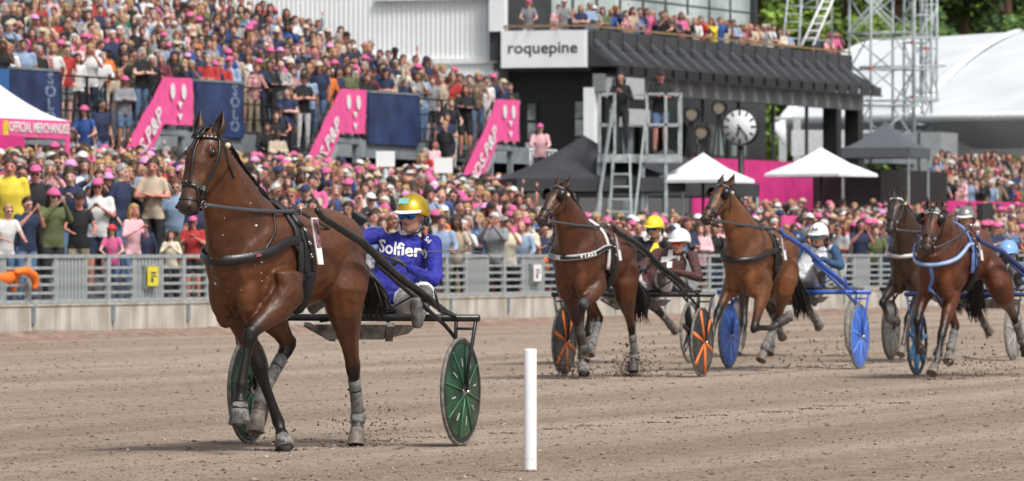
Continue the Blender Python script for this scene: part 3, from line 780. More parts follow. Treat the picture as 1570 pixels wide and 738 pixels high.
def human(J, voxel=.012, fat=1., it=2, blur=0, fine=True, m=dict(), deci=None, skirt=False):
    """J: pel, che, nk, hd, f (face direction), sh, el, ha (pairs L, R), kn, an, toe; optional hn (palm normals), hdr (hand directions), curl"""
    mb = MB(); g = lambda k, d: m.get(k, d)
    pel, che, nk, hdc = (Vector(J[q]) for q in ('pel', 'che', 'nk', 'hd'))
    shL, shR = Vector(J['sh'][0]), Vector(J['sh'][1]); sd = (shL - shR).normalized()
    up = (che - pel).normalized(); fw = sd.cross(up) * 1.0
    T, S, B, SH, G, SL, SL_ = g('top', 1), g('skin', 0), g('bot', 2), g('shoe', 3), g('hand', 0), 11, g('sleeve', 1)
    hipw = .095
    mb.tube([pel - up * .07, pel + up * .04, pel.lerp(che, .45), che, che.lerp(nk, .55), nk], [(.15 * fat, .105 * fat), (.165 * fat, .125 * fat), (.145 * fat, .118 * fat), (.170 * fat, .125 * fat), (.145 * fat, .095 * fat), (.065, .06)], 14, T, side=sd)
    for s_, el, ha, q in ((shL, J['el'][0], J['ha'][0], 0), (shR, J['el'][1], J['ha'][1], 1)):
        el, ha = Vector(el), Vector(ha); s_ = Vector(s_)
        mb.ball(s_, (.058 * fat, .058 * fat, .056 * fat), 10, SL)
        mb.tube([s_.lerp(nk, .3), s_], [.05, .055], 10, T)
        sl = g('short', False)
        mb.tube([s_, s_.lerp(el, .5), el if not sl else s_.lerp(el, .72)], [.055 * fat, (.050 if not sl else .048) * fat, (.045 if not sl else .046) * fat], 10, SL)
        if sl: mb.tube([s_.lerp(el, .6), el], [.042, .038], 9, S)
        mb.tube([el, el.lerp(ha, .3), el.lerp(ha, .9)], [(.045 * fat, .043 * fat), (.043 * fat, .041 * fat), (.032, .030)] if not sl else [.038, .038, .026], 9, S if sl else SL)
        d = Vector(J['hdr'][q]) if 'hdr' in J else (ha - el); n_ = Vector(J['hn'][q]) if 'hn' in J else Vector((0, 0, -1))
        if fine: hand(mb, ha, d, n_, J.get('curl', (.5, .5))[q], G)
        else:
            d = d.normalized(); mb.tube([ha, ha + d * .05, ha + d * .10, ha + d * .16], [(.024, .022), (.040, .022), (.038, .020), (.026, .014)], 8, G)
    for q, hs in ((0, 1), (1, -1)):
        hip = pel + sd * hipw * hs - up * .03; kn, an, toe = Vector(J['kn'][q]), Vector(J['an'][q]), Vector(J['toe'][q])
        sl = g('shorts', False)
        mb.tube([hip, hip.lerp(kn, .4), kn if not sl else hip.lerp(kn, .85)], [.092 * fat, .085 * fat, .062 * fat if not sl else .08], 12, B)
        if sl: mb.tube([hip.lerp(kn, .8), kn], [.06, .052], 10, S)
        mb.tube([kn, kn.lerp(an, .3), kn.lerp(an, .7), an], [.058, .060, .046, .042], 10, g('leg', S if sl else B))
        f_ = (toe - an); mb.tube([an + Vector((0, 0, .02)) * 0 - f_ * .25, an + f_ * .2, an + f_ * .7, toe], [(.036, .040), (.042, .045), (.048, .034), (.034, .02)], 10, SH)
        mb.ball(an, (.046, .046, .05), 8, SH)
    f = Vector(J['f']).normalized(); hu = Vector(J.get('hu', (0, 0, 1))); hu = (hu - f * hu.dot(f)).normalized(); hs = hu.cross(f)
    M = Matrix((f, hs, hu)).transposed()
    def h(x, y, z): return hdc + M @ Vector((x, y, z))
    mb.tube([nk - (hdc - nk) * .2, nk.lerp(hdc, .5), h(-.02, 0, -.05)], [(.062, .06), (.055, .056), (.055, .06)], 10, S, side=hs)
    mb.ball(h(-.012, 0, .025), (.098, .078, .098), 14, S, M=M)
    mb.ball(h(.022, 0, -.045), (.068, .058, .075), 12, S, M=M)
    mb.ball(h(.062, 0, -.085), (.026, .030, .026), 8, S, M=M)
    mb.tube([h(.082, 0, .01), h(.105, 0, -.028), h(.085, 0, -.035)], [.009, .015, .012], 7, S)
    for s_ in (1, -1):
        mb.ball(h(-.005, .078 * s_, -.01), (.020, .010, .032), 8, S, M=M)
        mb.ball(h(.060, .040 * s_, -.018), (.026, .024, .022), 8, S, M=M)
    mb.ball(h(.074, 0, -.056), (.018, .028, .010), 8, S, M=M)
    me = fuse(mb, voxel, it=it, fac=.5, blur=blur, deci=deci)
    for p in me.polygons:
        if p.material_index == SL: p.material_index = SL_
        elif p.material_index in (T, B):
            q = p.center - pel; d_ = q.dot(up); ax_ = (q - up * d_).length
            if d_ < -.07: p.material_index = B
            elif p.material_index == B and ax_ < .19 and abs(q.dot(sd)) < .17 and q.dot(fw) < .14: p.material_index = T
    return me, h, M
# ================================================================= THE DRIVERS
def textile(name, col, **k):
    m = mat(name, col, .75, bump=.35, bscale=9, **k); nt = m.node_tree
    for n in nt.nodes:
        if n.type == 'BUMP': n.inputs['Distance'].default_value = .05; n.inputs['Strength'].default_value = .8
        if n.type == 'TEX_NOISE' and abs(n.inputs['Scale'].default_value - 9) < .1: n.inputs['Detail'].default_value = 3; n.inputs['Distortion'].default_value = 1.6
    return m
WHITEC = textile('white_breeches', (.72, .71, .72), var=.05)
GLOVE = mat('grey_glove', (.05, .055, .065), .7, bump=.5, bscale=80)
BOOTL = mat('dusty_boot', (.12, .115, .11), .7, bump=.4, var=.3, scale=18)
def blank(J, **k):
    d = dict(J); d.update(k); return d
DRIVE = dict(pel=(-.36, .03, 1.0), che=(-.47, .09, 1.31), nk=(-.45, .14, 1.45), hd=(-.40, .20, 1.60), f=(.98, -.05, -.12),
    sh=[(-.45, .31, 1.40), (-.43, -.05, 1.42)], el=[(-.33, .45, 1.19), (-.24, -.18, 1.26)], ha=[(-.10, .26, 1.23), (-.04, -.02, 1.25)],
    hdr=[(.8, -.3, .2), (.8, .3, .2)], hn=[(0, -.6, -.8), (0, .6, -.8)], curl=(1.0, 1.0),
    kn=[(.02, .29, 1.13), (.02, -.24, 1.13)], an=[(.33, .43, .97), (.33, -.40, .97)], toe=[(.45, .46, 1.08), (.45, -.43, 1.08)])
def helmet(root, h, M, col, peak, kind=0, logo=None, strapm=None):
    mb = MB(); f = M.col[0]; s = M.col[1]; u = M.col[2]; n = 26; rows = 9; vs = []; fs = []
    for i in range(rows + 1):
        th = R(3 + 99 * i / rows)
        for k in range(n):
            a = 2 * pi * k / n; back = max(0, -cos(a))
            t2 = th * (1 + .16 * back - .13 * max(0, cos(a)))
            vs.append(h(-.014 + .134 * sin(t2) * cos(a), .108 * sin(t2) * sin(a), .022 + .128 * cos(t2)))
    fs = [(i * n + k, i * n + (k + 1) % n, (i + 1) * n + (k + 1) % n, (i + 1) * n + k) for i in range(rows) for k in range(n)] + [tuple(range(n))]
    N = len(vs); vs2 = [h(*( (M.transposed() @ (v - h(0, 0, 0))) * .93 )) for v in vs]
    mb.add(vs, fs); mb.add(vs2, fs)
    mb.f += [(rows * n + k, rows * n + (k + 1) % n, N + rows * n + (k + 1) % n, N + rows * n + k) for k in range(n)]; mb.m += [0] * n; mb.c += [(1, 1, 1)] * n; mb.sm += [True] * n
    o = mb.build('helmet', col, root)
    pk = MB(); vs = []; K = 13
    for i in range(K):
        a = R(-62 + 124 * i / (K - 1)); e = .038 * cos(a * 1.2) + .010
        p = (-.014 + .136 * cos(a), .112 * sin(a))
        vs += [h(p[0] - .008, p[1] * .95, .045), h(p[0] + e, p[1] * 1.03, .030), h(p[0] + e, p[1] * 1.03, .022), h(p[0] - .008, p[1] * .95, .036)]
    fs = [(i * 4 + k, i * 4 + (k + 1) % 4, (i + 1) * 4 + (k + 1) % 4, (i + 1) * 4 + k) for i in range(K - 1) for k in range(4)]
    pk.add(vs, fs); pk.build('peak', peak, o)
    for sg in (1, -1):
        q = MB(); q.ball(h(-.03, .093 * sg, -.035), (.035, .014, .040), 12, M=M); q.build('ear_guard', strapm or BLACKP, o)
        q = MB(); q.tube([h(-.01, .092 * sg, -.05), h(.035, .066 * sg, -.105), h(.055, 0, -.128)], .006, 6); q.build('chin_strap', strapm or BLACKP, o)
    return o
def goggles(root, h, M, lens, frame=None, kind=0):
    g = MB()
    for sg in (1, -1):
        c = h(.088, .034 * sg, .004); n_ = (M.col[0] + M.col[1] * sg * .38).normalized(); 
        Q = Matrix((M.col[2], n_.cross(M.col[2]), n_)).transposed()
        g.ball(c, (.024, .036, .010), 12, M=Q)
    o = g.build('sunglasses', lens, root)
    b = MB(); b.tube([h(.02, -.088, .012), h(.078, -.066, .016), h(.098, 0, .014), h(.078, .066, .016), h(.02, .088, .012)], .006, 6); b.build('glasses_frame', frame or BLACKP, o)
    return o
def driver(label, loc, rot, J, mats, helm, peak, lens, face=SKIN, group='drivers on the sulkies', scale=1., cap_strap=None, shoe=BOOTL, glove=GLOVE, extra=None, voxel=.012):
    me, h, M = human(J, voxel=voxel, m=dict(top=1, sleeve=mats.get('sl', 1), bot=2, leg=3, shoe=3, hand=4), it=3, fat=1.10)
    o = link('person', me, [face, mats['top'], mats.get('bot', WHITEC), shoe, glove, mats.get('sleeve', mats['top'])])
    o.location = loc; o.rotation_euler = (0, 0, rot); o.scale = (scale,) * 3
    tag(o, label, 'person', group)
    hm = helmet(o, h, M, helm, peak, strapm=cap_strap)
    goggles(o, h, M, lens)
    mo = MB(); mo.tube([h(.088, -.022, -.052), h(.094, 0, -.050), h(.088, .022, -.052)], [.004, .006, .004], 6); mo.build('lips', mat('lips', (.33, .12, .10), .5), o)
    bv = bvh_of(me)
    if extra: extra(o, h, M, bv)
    return o
# ================================================================= THE FIELD: seven horses with sulkies and drivers
RIG = -pi / 2 - HEAD                      # local x forward, y to the horse's left, z up
def rig_at(px, Z):
    p = Vector(((px - 785) / FPX * Z, Z, 0)); return p
def turned(L, dh, u=1.2):
    h = HEAD + dh; return L + Vector((-sin(HEAD), -cos(HEAD), 0)) * u - Vector((-sin(h), -cos(h), 0)) * u
def jt(L, px, py, u, h=None):
    """local joint seen at (px, py), u metres ahead of the axle"""
    k = (px - 785) / FPX; h = HEAD if h is None else h; ux, uy = -sin(h), -cos(h); lx, ly = cos(h), -sin(h)
    # L.x + u ux + l lx = k (L.y + u uy + l ly)
    l = (k * (L.y + u * uy) - L.x - u * ux) / (lx - k * ly)
    Y = L.y + u * uy + l * ly
    return (u, l, EYE - (py - 389) / FPX * Y)
def posed(L, d, h=None):
    out = {}
    for k, v in d.items():
        out[k] = [jt(L, *q, h) if abs(q[0]) > 20 else q for q in v] if isinstance(v, list) else (jt(L, *v, h) if abs(v[0]) > 20 else v)
    return out
def decal(txt, size, m, parent, bv, c, X, Yv, off=.004, bold=.002, spacing=1., name='lettering'):
    me = text_mesh(txt, size, 0, bold, 0., spacing)
    X = Vector(X).normalized(); Yv = Vector(Yv).normalized(); Z = X.cross(Yv)
    bm = bmesh.new(); bm.from_mesh(me); bmesh.ops.subdivide_edges(bm, edges=bm.edges, cuts=2, use_grid_fill=False)
    for v in bm.verts:
        p = Vector(c) + X * v.co.x + Yv * v.co.y
        r = bv.ray_cast(p + Z * .13, -Z)
        v.co = (r[0] + Z * off) if r[0] is not None else p
    bm.to_mesh(me); bm.free()
    return link(name, me, m, parent)
def collar_text(h, txt, i0, size=.05, m=None, step=.82):
    root, fc = h[0], h[4]; mb = MB(); pos = 0.; cum = [0.]
    for i in range(i0, len(fc) - 1): cum.append(cum[-1] + (fc[i + 1][0] - fc[i][0]).length)
    for ch in txt:
        if ch != ' ':
            j = max(k for k in range(len(cum)) if cum[k] <= pos); j = min(j, len(cum) - 2); f = (pos - cum[j]) / max(1e-6, cum[j + 1] - cum[j])
            p = fc[i0 + j][0].lerp(fc[i0 + j + 1][0], f); X = (fc[i0 + j + 1][0] - fc[i0 + j][0]).normalized(); n_ = fc[i0 + j][1]; Y_ = n_.cross(X).normalized(); n_ = X.cross(Y_)
            me = text_mesh(ch, size, .0, .002); o_ = len(mb.v)
            mb.add([p + n_ * .019 + X * v.co.x + Y_ * v.co.y for v in me.vertices], [tuple(q.vertices) for q in me.polygons], smooth=False); bpy.data.meshes.remove(me)
        pos += size * step
    o = mb.build('lettering', m or WHITEP, root, flip=False); o['kind'] = 'stuff'; return o
GREEN_S = dict(rim=BLACKP, disc=mat('green_wheel_disc', (.014, .052, .028), .35, var=.4, scale=7, bump=.05), ridge=mat('green_wheel_rib', (.04, .14, .07), .35), marks=1)
ORANGE_S = dict(rim=BLACKP, spoke=mat('orange_spoke', (.85, .19, .03), .4, var=.12), n=6, disc=mat('smoky_disc', (.035, .037, .04), .25, var=.3))
BLUEP = mat('blue_paint', (.035, .10, .42), .35, var=.15, scale=8, bump=.05)
BLUE_S = dict(rim=mat('blue_rim', (.06, .16, .5), .4), disc=mat('blue_wheel_disc', (.05, .15, .55), .35, var=.15, scale=6), ridge=mat('pale_blue_rib', (.16, .30, .72), .4))
GREY_S = dict(rim=DUSTY, disc=mat('grey_wheel_disc', (.27, .26, .25), .5, var=.15), ridge=mat('grey_rib', (.4, .39, .38), .5))
LBLUE_S = dict(rim=BLACKP, spoke=mat('pale_blue_spoke', (.10, .30, .60), .4), n=7)
G_H, G_S = 'horses racing on the track', 'sulkies drawn by the horses'

# ---- 1 the leader
L1 = rig_at(543, 41.1)
H1 = HEAD + R(6.5); LH1 = turned(L1, R(6.5))
P1 = posed(LH1, dict(
    LF=[(442, 458, 1.64), (384, 510, 1.95), (370, 590, 2.02), (368, 618, 2.04)], LFt=(367, 652, 2.06),
    RF=[(1.60, -.15, .95), (396, 562, 1.50), (427, 648, 1.34), (433, 669, 1.37)], RFt=(439, 689, 1.40),
    LH=[(.70, .16, 1.28), (527, 458, .82), (541, 560, .42), (549, 636, .24), (548, 658, .27)], LHt=(548, 684, .30),
    RH=[(.78, -.16, 1.26), (1.12, -.20, .95), (443, 528, .84), (402, 604, 1.15), (396, 632, 1.22)], RHt=(392, 664, 1.26)), H1)
MAIN = horse('large bay horse in front with black legs and dark breast collar, pulling the green-wheeled sulky', LH1, -pi / 2 - H1, P1, jt(LH1, 317, 204, 2.28, H1), jt(LH1, 284, 324, 2.47, H1),
      voxel=.0115, group=G_H, hk=1.36, earw=.068, pale=('RH', 'LH'), dirt=(.0, .0, .5, .7), tail=(-.16, .17), legk=1.14, nk=1.06, foam=26, tlen=.66, tack=dict(cz=1.35, cdip=.12, cw=.062, cth=.008))
sulky('black sulky with green disc wheels behind the large leading horse', L1, RIG, BLACKP, GREEN_S, group=G_S, tip=(1.40, .34, 1.50), zc=.845)
BLUEJ = textile('royal_blue_jacket', (.018, .021, .27), var=.14)
J1 = blank(DRIVE, pel=(-.38, .10, .98), che=(-.47, .16, 1.24), nk=(-.45, .215, 1.41), hd=jt(L1, 632, 331, -.42), f=(.97, -.12, -.08),
    sh=[jt(L1, 664, 374, -.44), jt(L1, 572, 362, -.40)], el=[jt(L1, 668, 432, -.28), jt(L1, 536, 372, -.22)], ha=[jt(L1, 622, 408, -.06), jt(L1, 549, 346, -.10)],
    hdr=[(.5, -.6, .5), (.2, .45, .7)], hn=[(0, -.6, -.8), (.9, .3, .1)], curl=(1.1, 1.3),
    kn=[jt(L1, 652, 447, -.02), jt(L1, 532, 440, .02)], an=[jt(L1, 640, 492, .30), jt(L1, 480, 470, .32)], toe=[jt(L1, 637, 458, .36), jt(L1, 474, 440, .40)])
def x1(o, h, M, bv):
    c = (Vector(J1['che']) + Vector(J1['nk'])) / 2 + Vector((.1, .02, -.03))
    sd = (Vector(J1['sh'][0]) - Vector(J1['sh'][1])).normalized()
    decal('Solfiero', .115, WHITEP, o, bv, c, sd, (.1, .0, 1), .006, .003)
    decal('Sol', .040, WHITEP, o, bv, c + sd * .17 + Vector((0, 0, .085)), (0, .8, -.5), (.1, .5, .8), .006, .001)
    # collar
    cm = MB(); n_ = Vector(J1['nk']); cm.lathe(n_ + Vector((0, 0, -.01)), (0.1, 0, 1), [(0, .075), (.035, .066), (.035, .060), (0, .068)], 18, closed=True); cm.build('collar', WHITEC, o)
    st = MB(); st.hexa([h(*q) for q in ((.098, -.05, .088), (.098, .03, .088), (.101, .03, .089), (.101, -.05, .089), (.078, -.045, .122), (.078, .025, .122), (.082, .025, .123), (.082, -.045, .123))]); st.build('helmet_sticker', mat('turquoise_sticker', (.25, .62, .58), .4), o)
driver('driver in blue jacket and gold helmet with raised fist on the green-wheeled sulky', L1, RIG, J1, dict(top=BLUEJ), mat('gold_helmet', (.62, .42, .04), .18, metal=.55, var=.15), WHITEP,
       mat('blue_mirror_lens', (.03, .16, .55), .04, metal=.9, var=0), extra=x1, voxel=.0105)
def whip(label, L, pts, th=.004):
    w = MB(); P = [jt(L, *p) for p in pts]; q = []
    for i in range(len(P) - 1):
        for k in range(4): q.append(Vector(P[i]).lerp(Vector(P[i + 1]), k / 4))
    q.append(Vector(P[-1]))
    for _ in range(3): q = [q[0]] + [(q[i - 1] + q[i] * 2 + q[i + 1]) / 4 for i in range(1, len(q) - 1)] + [q[-1]]
    K = len(q); w.tube(q, [th * (1 - .6 * i / K) for i in range(K)], 6)
    o = w.build('whip', mat('whip_cane', (.10, .09, .06), .5), None, L); o.rotation_euler = (0, 0, RIG); tag(o, label, 'whip'); return o
driving_reins(MAIN, L1, J1)
mb = MB(); p_, n_ = MAIN[4][23]; X_ = (MAIN[4][24][0] - MAIN[4][22][0]).normalized(); Y_ = n_.cross(X_).normalized(); mb.box(p_ + n_ * .012, (.035, .016, .008), M=Matrix((X_, Y_, X_.cross(Y_))).transposed()); mb.build('collar_badge', mat('red_badge', (.35, .05, .05), .5), MAIN[0])
whip('long thin driving whip held by the driver in blue', L1, [(600, 396, -.05), (640, 387, -.15), (690, 384, -.3), (742, 386, -.45), (757, 396, -.5), (758, 412, -.52)])

# ---- 2 the bay with the white-edged pad
def lens(n, c): return mat(n, c, .05, metal=.8, var=0)
L2 = rig_at(970, 64.0)
P2_ = posed(L2, dict(
    LF=[(917, 443, 1.62), (893, 468, 1.98), (891, 512, 1.99), (896, 526, 1.92)], LFt=(900, 536, 1.86),
    RF=[(1.60, -.15, .95), (888, 508, 1.45), (891, 546, 1.36), (893, 558, 1.38)], RFt=(895, 573, 1.42),
    LH=[(.70, .16, 1.28), (958, 446, .80), (968, 500, .38), (973, 545, .22), (972, 556, .25)], LHt=(972, 571, .28),
    RH=[(.78, -.16, 1.26), (1.10, -.20, .93), (919, 488, .80), (909, 524, 1.12), (906, 534, 1.2)], RHt=(904, 546, 1.25)))
HB2 = horse('bay horse with white-edged black pad and lettered breast collar, pulling the orange-spoked sulky', L2, RIG, P2_, jt(L2, 858, 287, 2.28), jt(L2, 827, 341, 2.62),
      base=(.088, .029, .012), group=G_H, pale=('RH',), dirt=(.5, .5, .8, .8), tack=dict(piping=mat('white_piping', (.7, .68, .66), .6), collar=mat('grey_collar', (.42, .40, .39), .6, var=.1), ctrim=LEATHER, cw=.055, cz=1.33, cdip=.10, blink=True), fboots='bk')
sulky('dark sulky with orange-spoked wheels carrying the driver in brown', L2, RIG, BLACKP, ORANGE_S, group=G_S, tip=(1.40, .31, 1.50))
J2 = blank(DRIVE, pel=(-.38, .12, .96), che=(-.46, .25, 1.16), nk=(-.44, .33, 1.31), hd=jt(L2, 1042, 372, -.40), f=(.97, -.15, -.10),
    sh=[(-.45, .50, 1.24), (-.43, .13, 1.27)], el=[(-.30, .62, 1.02), (-.22, -.02, 1.1)], ha=[(-.06, .38, 1.10), (-.02, .10, 1.12)],
    kn=[(.0, .34, 1.08), (.0, -.22, 1.10)])
def x2(o, h, M, bv):
    c = Vector((-.36, .29, 1.20))
    decal('+', .34, WHITEP, o, bv, c, (0, 1, .1), (.1, 0, 1), .005, .012)
driver('driver in brown and white jacket, white helmet and red goggles', L2, RIG, J2, dict(top=textile('brown_jacket', (.075, .028, .026))), mat('white_helmet', (.75, .75, .76), .35, var=.02), mat('white_peak', (.75, .75, .76), .4), lens('red_mirror_lens', (.75, .05, .03)), extra=x2)

driving_reins(HB2, L2, J2)
collar_text(HB2, 'MARION', 13, .055)
collar_text(HB2, 'VIAKE', 21, .055)
# ---- behind it: yellow helmet
LY = rig_at(964, 72.0)
PK = posed(LY, dict(
    LF=[(1.62, .15, .95), (905, 470, 1.75), (900, 505, 1.6), (902, 515, 1.55)], LFt=(906, 522, 1.5),
    RF=[(1.60, -.15, .95), (1.72, -.12, .55), (1.78, -.10, .22), (1.82, -.10, .12)], RFt=(1.86, -.09, .03),
    LH=[(.70, .16, 1.28), (.80, .20, .95), (1011, 478, .05), (1027, 497, -.22), (1032, 503, -.30)], LHt=(1037, 510, -.36),
    RH=[(.78, -.16, 1.26), (1.05, -.20, .95), (.72, -.18, .55), (.95, -.15, .22), (1.02, -.15, .12)], RHt=(1.08, -.15, .03)))
horse('dark horse almost hidden behind the bay with the lettered breast collar', LY, RIG, PK, (2.15, -.02, 1.72), (2.5, -.03, 1.35), base=(.05, .02, .01), group=G_H, voxel=.02)
sulky('dark sulky half hidden behind the orange-spoked one', LY, RIG, BLACKP, dict(rim=DUSTY, spoke=BLACKP, n=6), group=G_S)
JY = blank(DRIVE, hd=jt(LY, 1003, 350, -.40), che=(-.47, .13, 1.27), nk=(-.45, .17, 1.42))
def xy(o, h, M, bv):
    decal('A', .22, mat('yellow_cloth', (.75, .62, .03), .7), o, bv, Vector((-.36, .2, 1.30)), (0, 1, 0), (.1, 0, 1), .005, .012)
driver('driver in yellow helmet, blue goggles and black and yellow jacket', LY, RIG, JY, dict(top=textile('black_jacket', (.015, .015, .017)), sl=1), mat('yellow_helmet', (.78, .66, .03), .45, var=.05, bump=.3), mat('yellow_peak', (.78, .66, .04), .5), lens('dark_blue_lens', (.02, .06, .35)), extra=xy, voxel=.016)

# ---- 3 light bay, blue sulky
L3 = rig_at(1217, 68.4)
P3_ = posed(L3, dict(
    LF=[(1172, 440, 1.66), (1156, 503, 1.86), (1183, 503, 1.58), (1193, 497, 1.5)], LFt=(1204, 490, 1.42),
    RF=[(1.66, -.15, .98), (1101, 478, 2.05), (1090, 522, 2.25), (1087, 533, 2.3)], RFt=(1084, 545, 2.36),
    LH=[(.74, .16, 1.28), (1203, 440, .95), (1194, 485, .70), (1174, 530, 1.0), (1170, 541, 1.06)], LHt=(1164, 553, 1.12),
    RH=[(.70, -.16, 1.26), (.80, -.18, .96), (1236, 468, -.05), (1248, 486, -.32), (1252, 493, -.38)], RHt=(1259, 502, -.45)))
HB3 = horse('light bay horse with dark legs mid-stride, pulling the bright blue sulky', L3, RIG, P3_, jt(L3, 1110, 284, 2.28), jt(L3, 1079, 340, 2.62),
      base=(.145, .056, .021), group=G_H, pale=('LH', 'RH'), dirt=(.3, .4, .6, .8), boots=True, fboots='', tack=dict(cz=1.30, cdip=.10, blink=True, cw=.06, girth_fleece=False))
sulky('bright blue sulky with solid blue wheels', L3, RIG, BLUEP, BLUE_S, group=G_S, tip=(1.36, .31, 1.48))
J3 = blank(DRIVE, hd=jt(L3, 1255, 362, -.40), che=(-.47, .10, 1.22), nk=(-.45, .15, 1.37), sh=[(-.45, .33, 1.31), (-.43, -.04, 1.33)], el=[(-.28, .46, 1.12), (-.22, -.18, 1.15)])
def x3(o, h, M, bv):
    decal('TANG SCHAKEL', .045, mat('navy_print', (.02, .04, .12), .6), o, bv, Vector((-.38, .14, 1.29)), (0, 1, 0), (.1, 0, 1), .005, .001)
    decal('AA', .06, mat('navy_print', (.02, .04, .12), .6), o, BVHTree.FromPolygons([h(.11, -.2, -.2), h(.11, .2, -.2), h(.09, .2, .3), h(.09, -.2, .3)], [(0, 1, 2, 3)]), h(.10, 0, .085), (0, 1, 0), (0, 0, 1), .012, .002)
driver('driver in white and navy suit, white helmet and pale blue goggles on the blue sulky', L3, RIG, J3, dict(top=textile('white_top', (.62, .63, .66)), sleeve=textile('navy_sleeve', (.025, .07, .15)), sl=5),
       mat('white_helmet', (.75, .75, .76), .35, var=.02), mat('white_peak', (.75, .75, .76), .4), lens('pale_blue_lens', (.10, .45, .62)), extra=x3)

driving_reins(HB3, L3, J3)
# ---- behind it: almost hidden pair
LB = rig_at(1219, 77.0)
PB = posed(LB, dict(
    LF=[(1.62, .15, .95), (1190, 476, 1.45), (1200, 488, 1.2), (1206, 486, 1.15)], LFt=(1214, 484, 1.1),
    RF=[(1.60, -.15, .95), (1141, 496, 1.80), (1135, 526, 1.95), (1133, 533, 2.0)], RFt=(1130, 543, 2.05),
    LH=[(.70, .16, 1.28), (.85, .20, .95), (1186, 500, .7), (1183, 528, .9), (1182, 536, .95)], LHt=(1180, 544, 1.0),
    RH=[(.78, -.16, 1.26), (1.0, -.20, .95), (.5, -.18, .6), (.2, -.15, .35), (.12, -.15, .28)], RHt=(.05, -.15, .2)))
horse('horse hidden behind the light bay one, only its grey dusty legs in view', LB, RIG, PB, (2.10, .02, 1.62), (2.45, .03, 1.25), base=(.06, .025, .012), group=G_H, voxel=.02, dirt=(1, 1, 1, 1))
sulky('grey-wheeled sulky hidden behind the bright blue one', LB, RIG, DUSTY, GREY_S, group=G_S)
JB = blank(DRIVE, hd=jt(LB, 1222, 372, -.40), che=(-.47, .03, 1.18), nk=(-.45, .0, 1.30), sh=[(-.45, .18, 1.25), (-.43, -.19, 1.25)], el=[(-.28, .3, 1.08), (-.22, -.3, 1.1)])
driver('driver in dark blue helmet peeping out behind the driver in white and navy', LB, RIG, JB, dict(top=textile('navy_jacket', (.02, .035, .09))), mat('navy_helmet', (.02, .04, .11), .3), BLACKP, lens('dark_blue_lens', (.02, .06, .35)), voxel=.016)

# ---- 4 dark brown
L4 = rig_at(1459, 73.8)
P4 = posed(L4, dict(
    LF=[(1.62, .17, .97), (1392, 488, 1.86), (1385, 527, 2.05), (1383, 534, 2.1)], LFt=(1379, 545, 2.16),
    RF=[(1.66, -.15, 1.0), (1353, 464, 2.05), (1362, 491, 1.95), (1368, 492, 1.88)], RFt=(1375, 490, 1.80),
    LH=[(.78, .16, 1.28), (1.05, .20, .95), (.68, .18, .58), (.95, .15, .26), (1.02, .15, .16)], LHt=(1.08, .15, .07),
    RH=[(.70, -.16, 1.26), (.80, -.18, .96), (1497, 470, .0), (1509, 496, -.28), (1513, 503, -.35)], RHt=(1520, 511, -.42)))
horse('dark brown horse with white browband and grey breast collar', L4, RIG, P4, jt(L4, 1375, 303, 2.26), jt(L4, 1364, 356, 2.55),
      base=(.045, .022, .015), group=G_H, pale=('LF', 'RH'), dirt=(.7, .7, .7, .7), fboots='', tack=dict(brow=mat('white_browband', (.7, .7, .7), .5), collar=mat('grey_collar', (.42, .40, .39), .6, var=.1), ctrim=mat('silver_trim', (.55, .55, .55), .5), cz=1.36, cdip=.12), hk=1.1)
sulky('sulky with pale grey disc wheels behind the dark brown horse', L4, RIG, BLACKP, GREY_S, group=G_S)
J4 = blank(DRIVE, hd=jt(L4, 1481, 335, -.40), pel=(-.36, .0, 1.02), che=(-.45, .02, 1.38), nk=(-.43, .04, 1.54), sh=[(-.45, .22, 1.47), (-.43, -.15, 1.48)], el=[(-.3, .3, 1.2), (-.22, -.25, 1.25)])
driver('driver in silver-grey helmet and amber goggles above the bay horse in blue harness', L4, RIG, J4, dict(top=textile('black_jacket', (.015, .015, .017))), mat('silver_helmet', (.28, .27, .27), .2, metal=.5), mat('white_peak', (.75, .75, .76), .4), lens('amber_lens', (.50, .38, .04)), voxel=.015)

# ---- 5 bay in blue harness
L5 = rig_at(1513, 64.3)
P5 = posed(L5, dict(
    LF=[(1460, 452, 1.62), (1444, 512, 1.90), (1437, 553, 2.05), (1433, 562, 2.10)], LFt=(1429, 575, 2.17),
    RF=[(1.66, -.15, .98), (1406, 492, 1.98), (1407, 523, 1.80), (1409, 530, 1.76)], RFt=(1410, 541, 1.72),
    LH=[(.66, .16, 1.28), (1537, 446, .70), (1554, 484, .05), (1566, 520, -.15), (1570, 530, -.2)], LHt=(1574, 540, -.26),
    RH=[(.78, -.16, 1.26), (1.10, -.18, .95), (1465, 500, .92), (1458, 532, 1.10), (1456, 542, 1.15)], RHt=(1453, 553, 1.22)))
BLUEH = mat('blue_harness', (.10, .17, .40), .6, bump=.2, var=.15)
HB5 = horse('bay horse with blue breast collar, silver hood and trailing black tail', L5, RIG, P5, jt(L5, 1431, 322, 2.18), jt(L5, 1420, 384, 2.52),
      base=(.105, .031, .011), group=G_H, pale=('LF', 'RH'), dirt=(.7, .6, .6, .6), fboots='', tail=(-.40, -.12), tack=dict(collar=BLUEH, ctrim=mat('pale_blue_trim', (.35, .45, .65), .6), pad=BLUEH, hood=mat('silver_check_hood', (.30, .34, .36), .5, var=.45, scale=60), blink=True, cz=1.36, cdip=.2, chest_strap=True), nape=None)
sulky('navy sulky with pale blue wheel spokes behind the bay in blue harness', L5, RIG, mat('navy_paint', (.03, .045, .16), .35), LBLUE_S, group=G_S, tip=(1.36, .31, 1.40))
J5 = blank(DRIVE, hd=jt(L5, 1545, 390, -.36), pel=(-.36, .02, .90), che=(-.44, .08, 1.08), nk=(-.42, .10, 1.17), sh=[(-.43, .28, 1.10), (-.41, -.10, 1.11)], el=[(-.28, .4, .95), (-.22, -.2, .98)], ha=[(-.05, .25, 1.05), (-.02, .0, 1.05)])
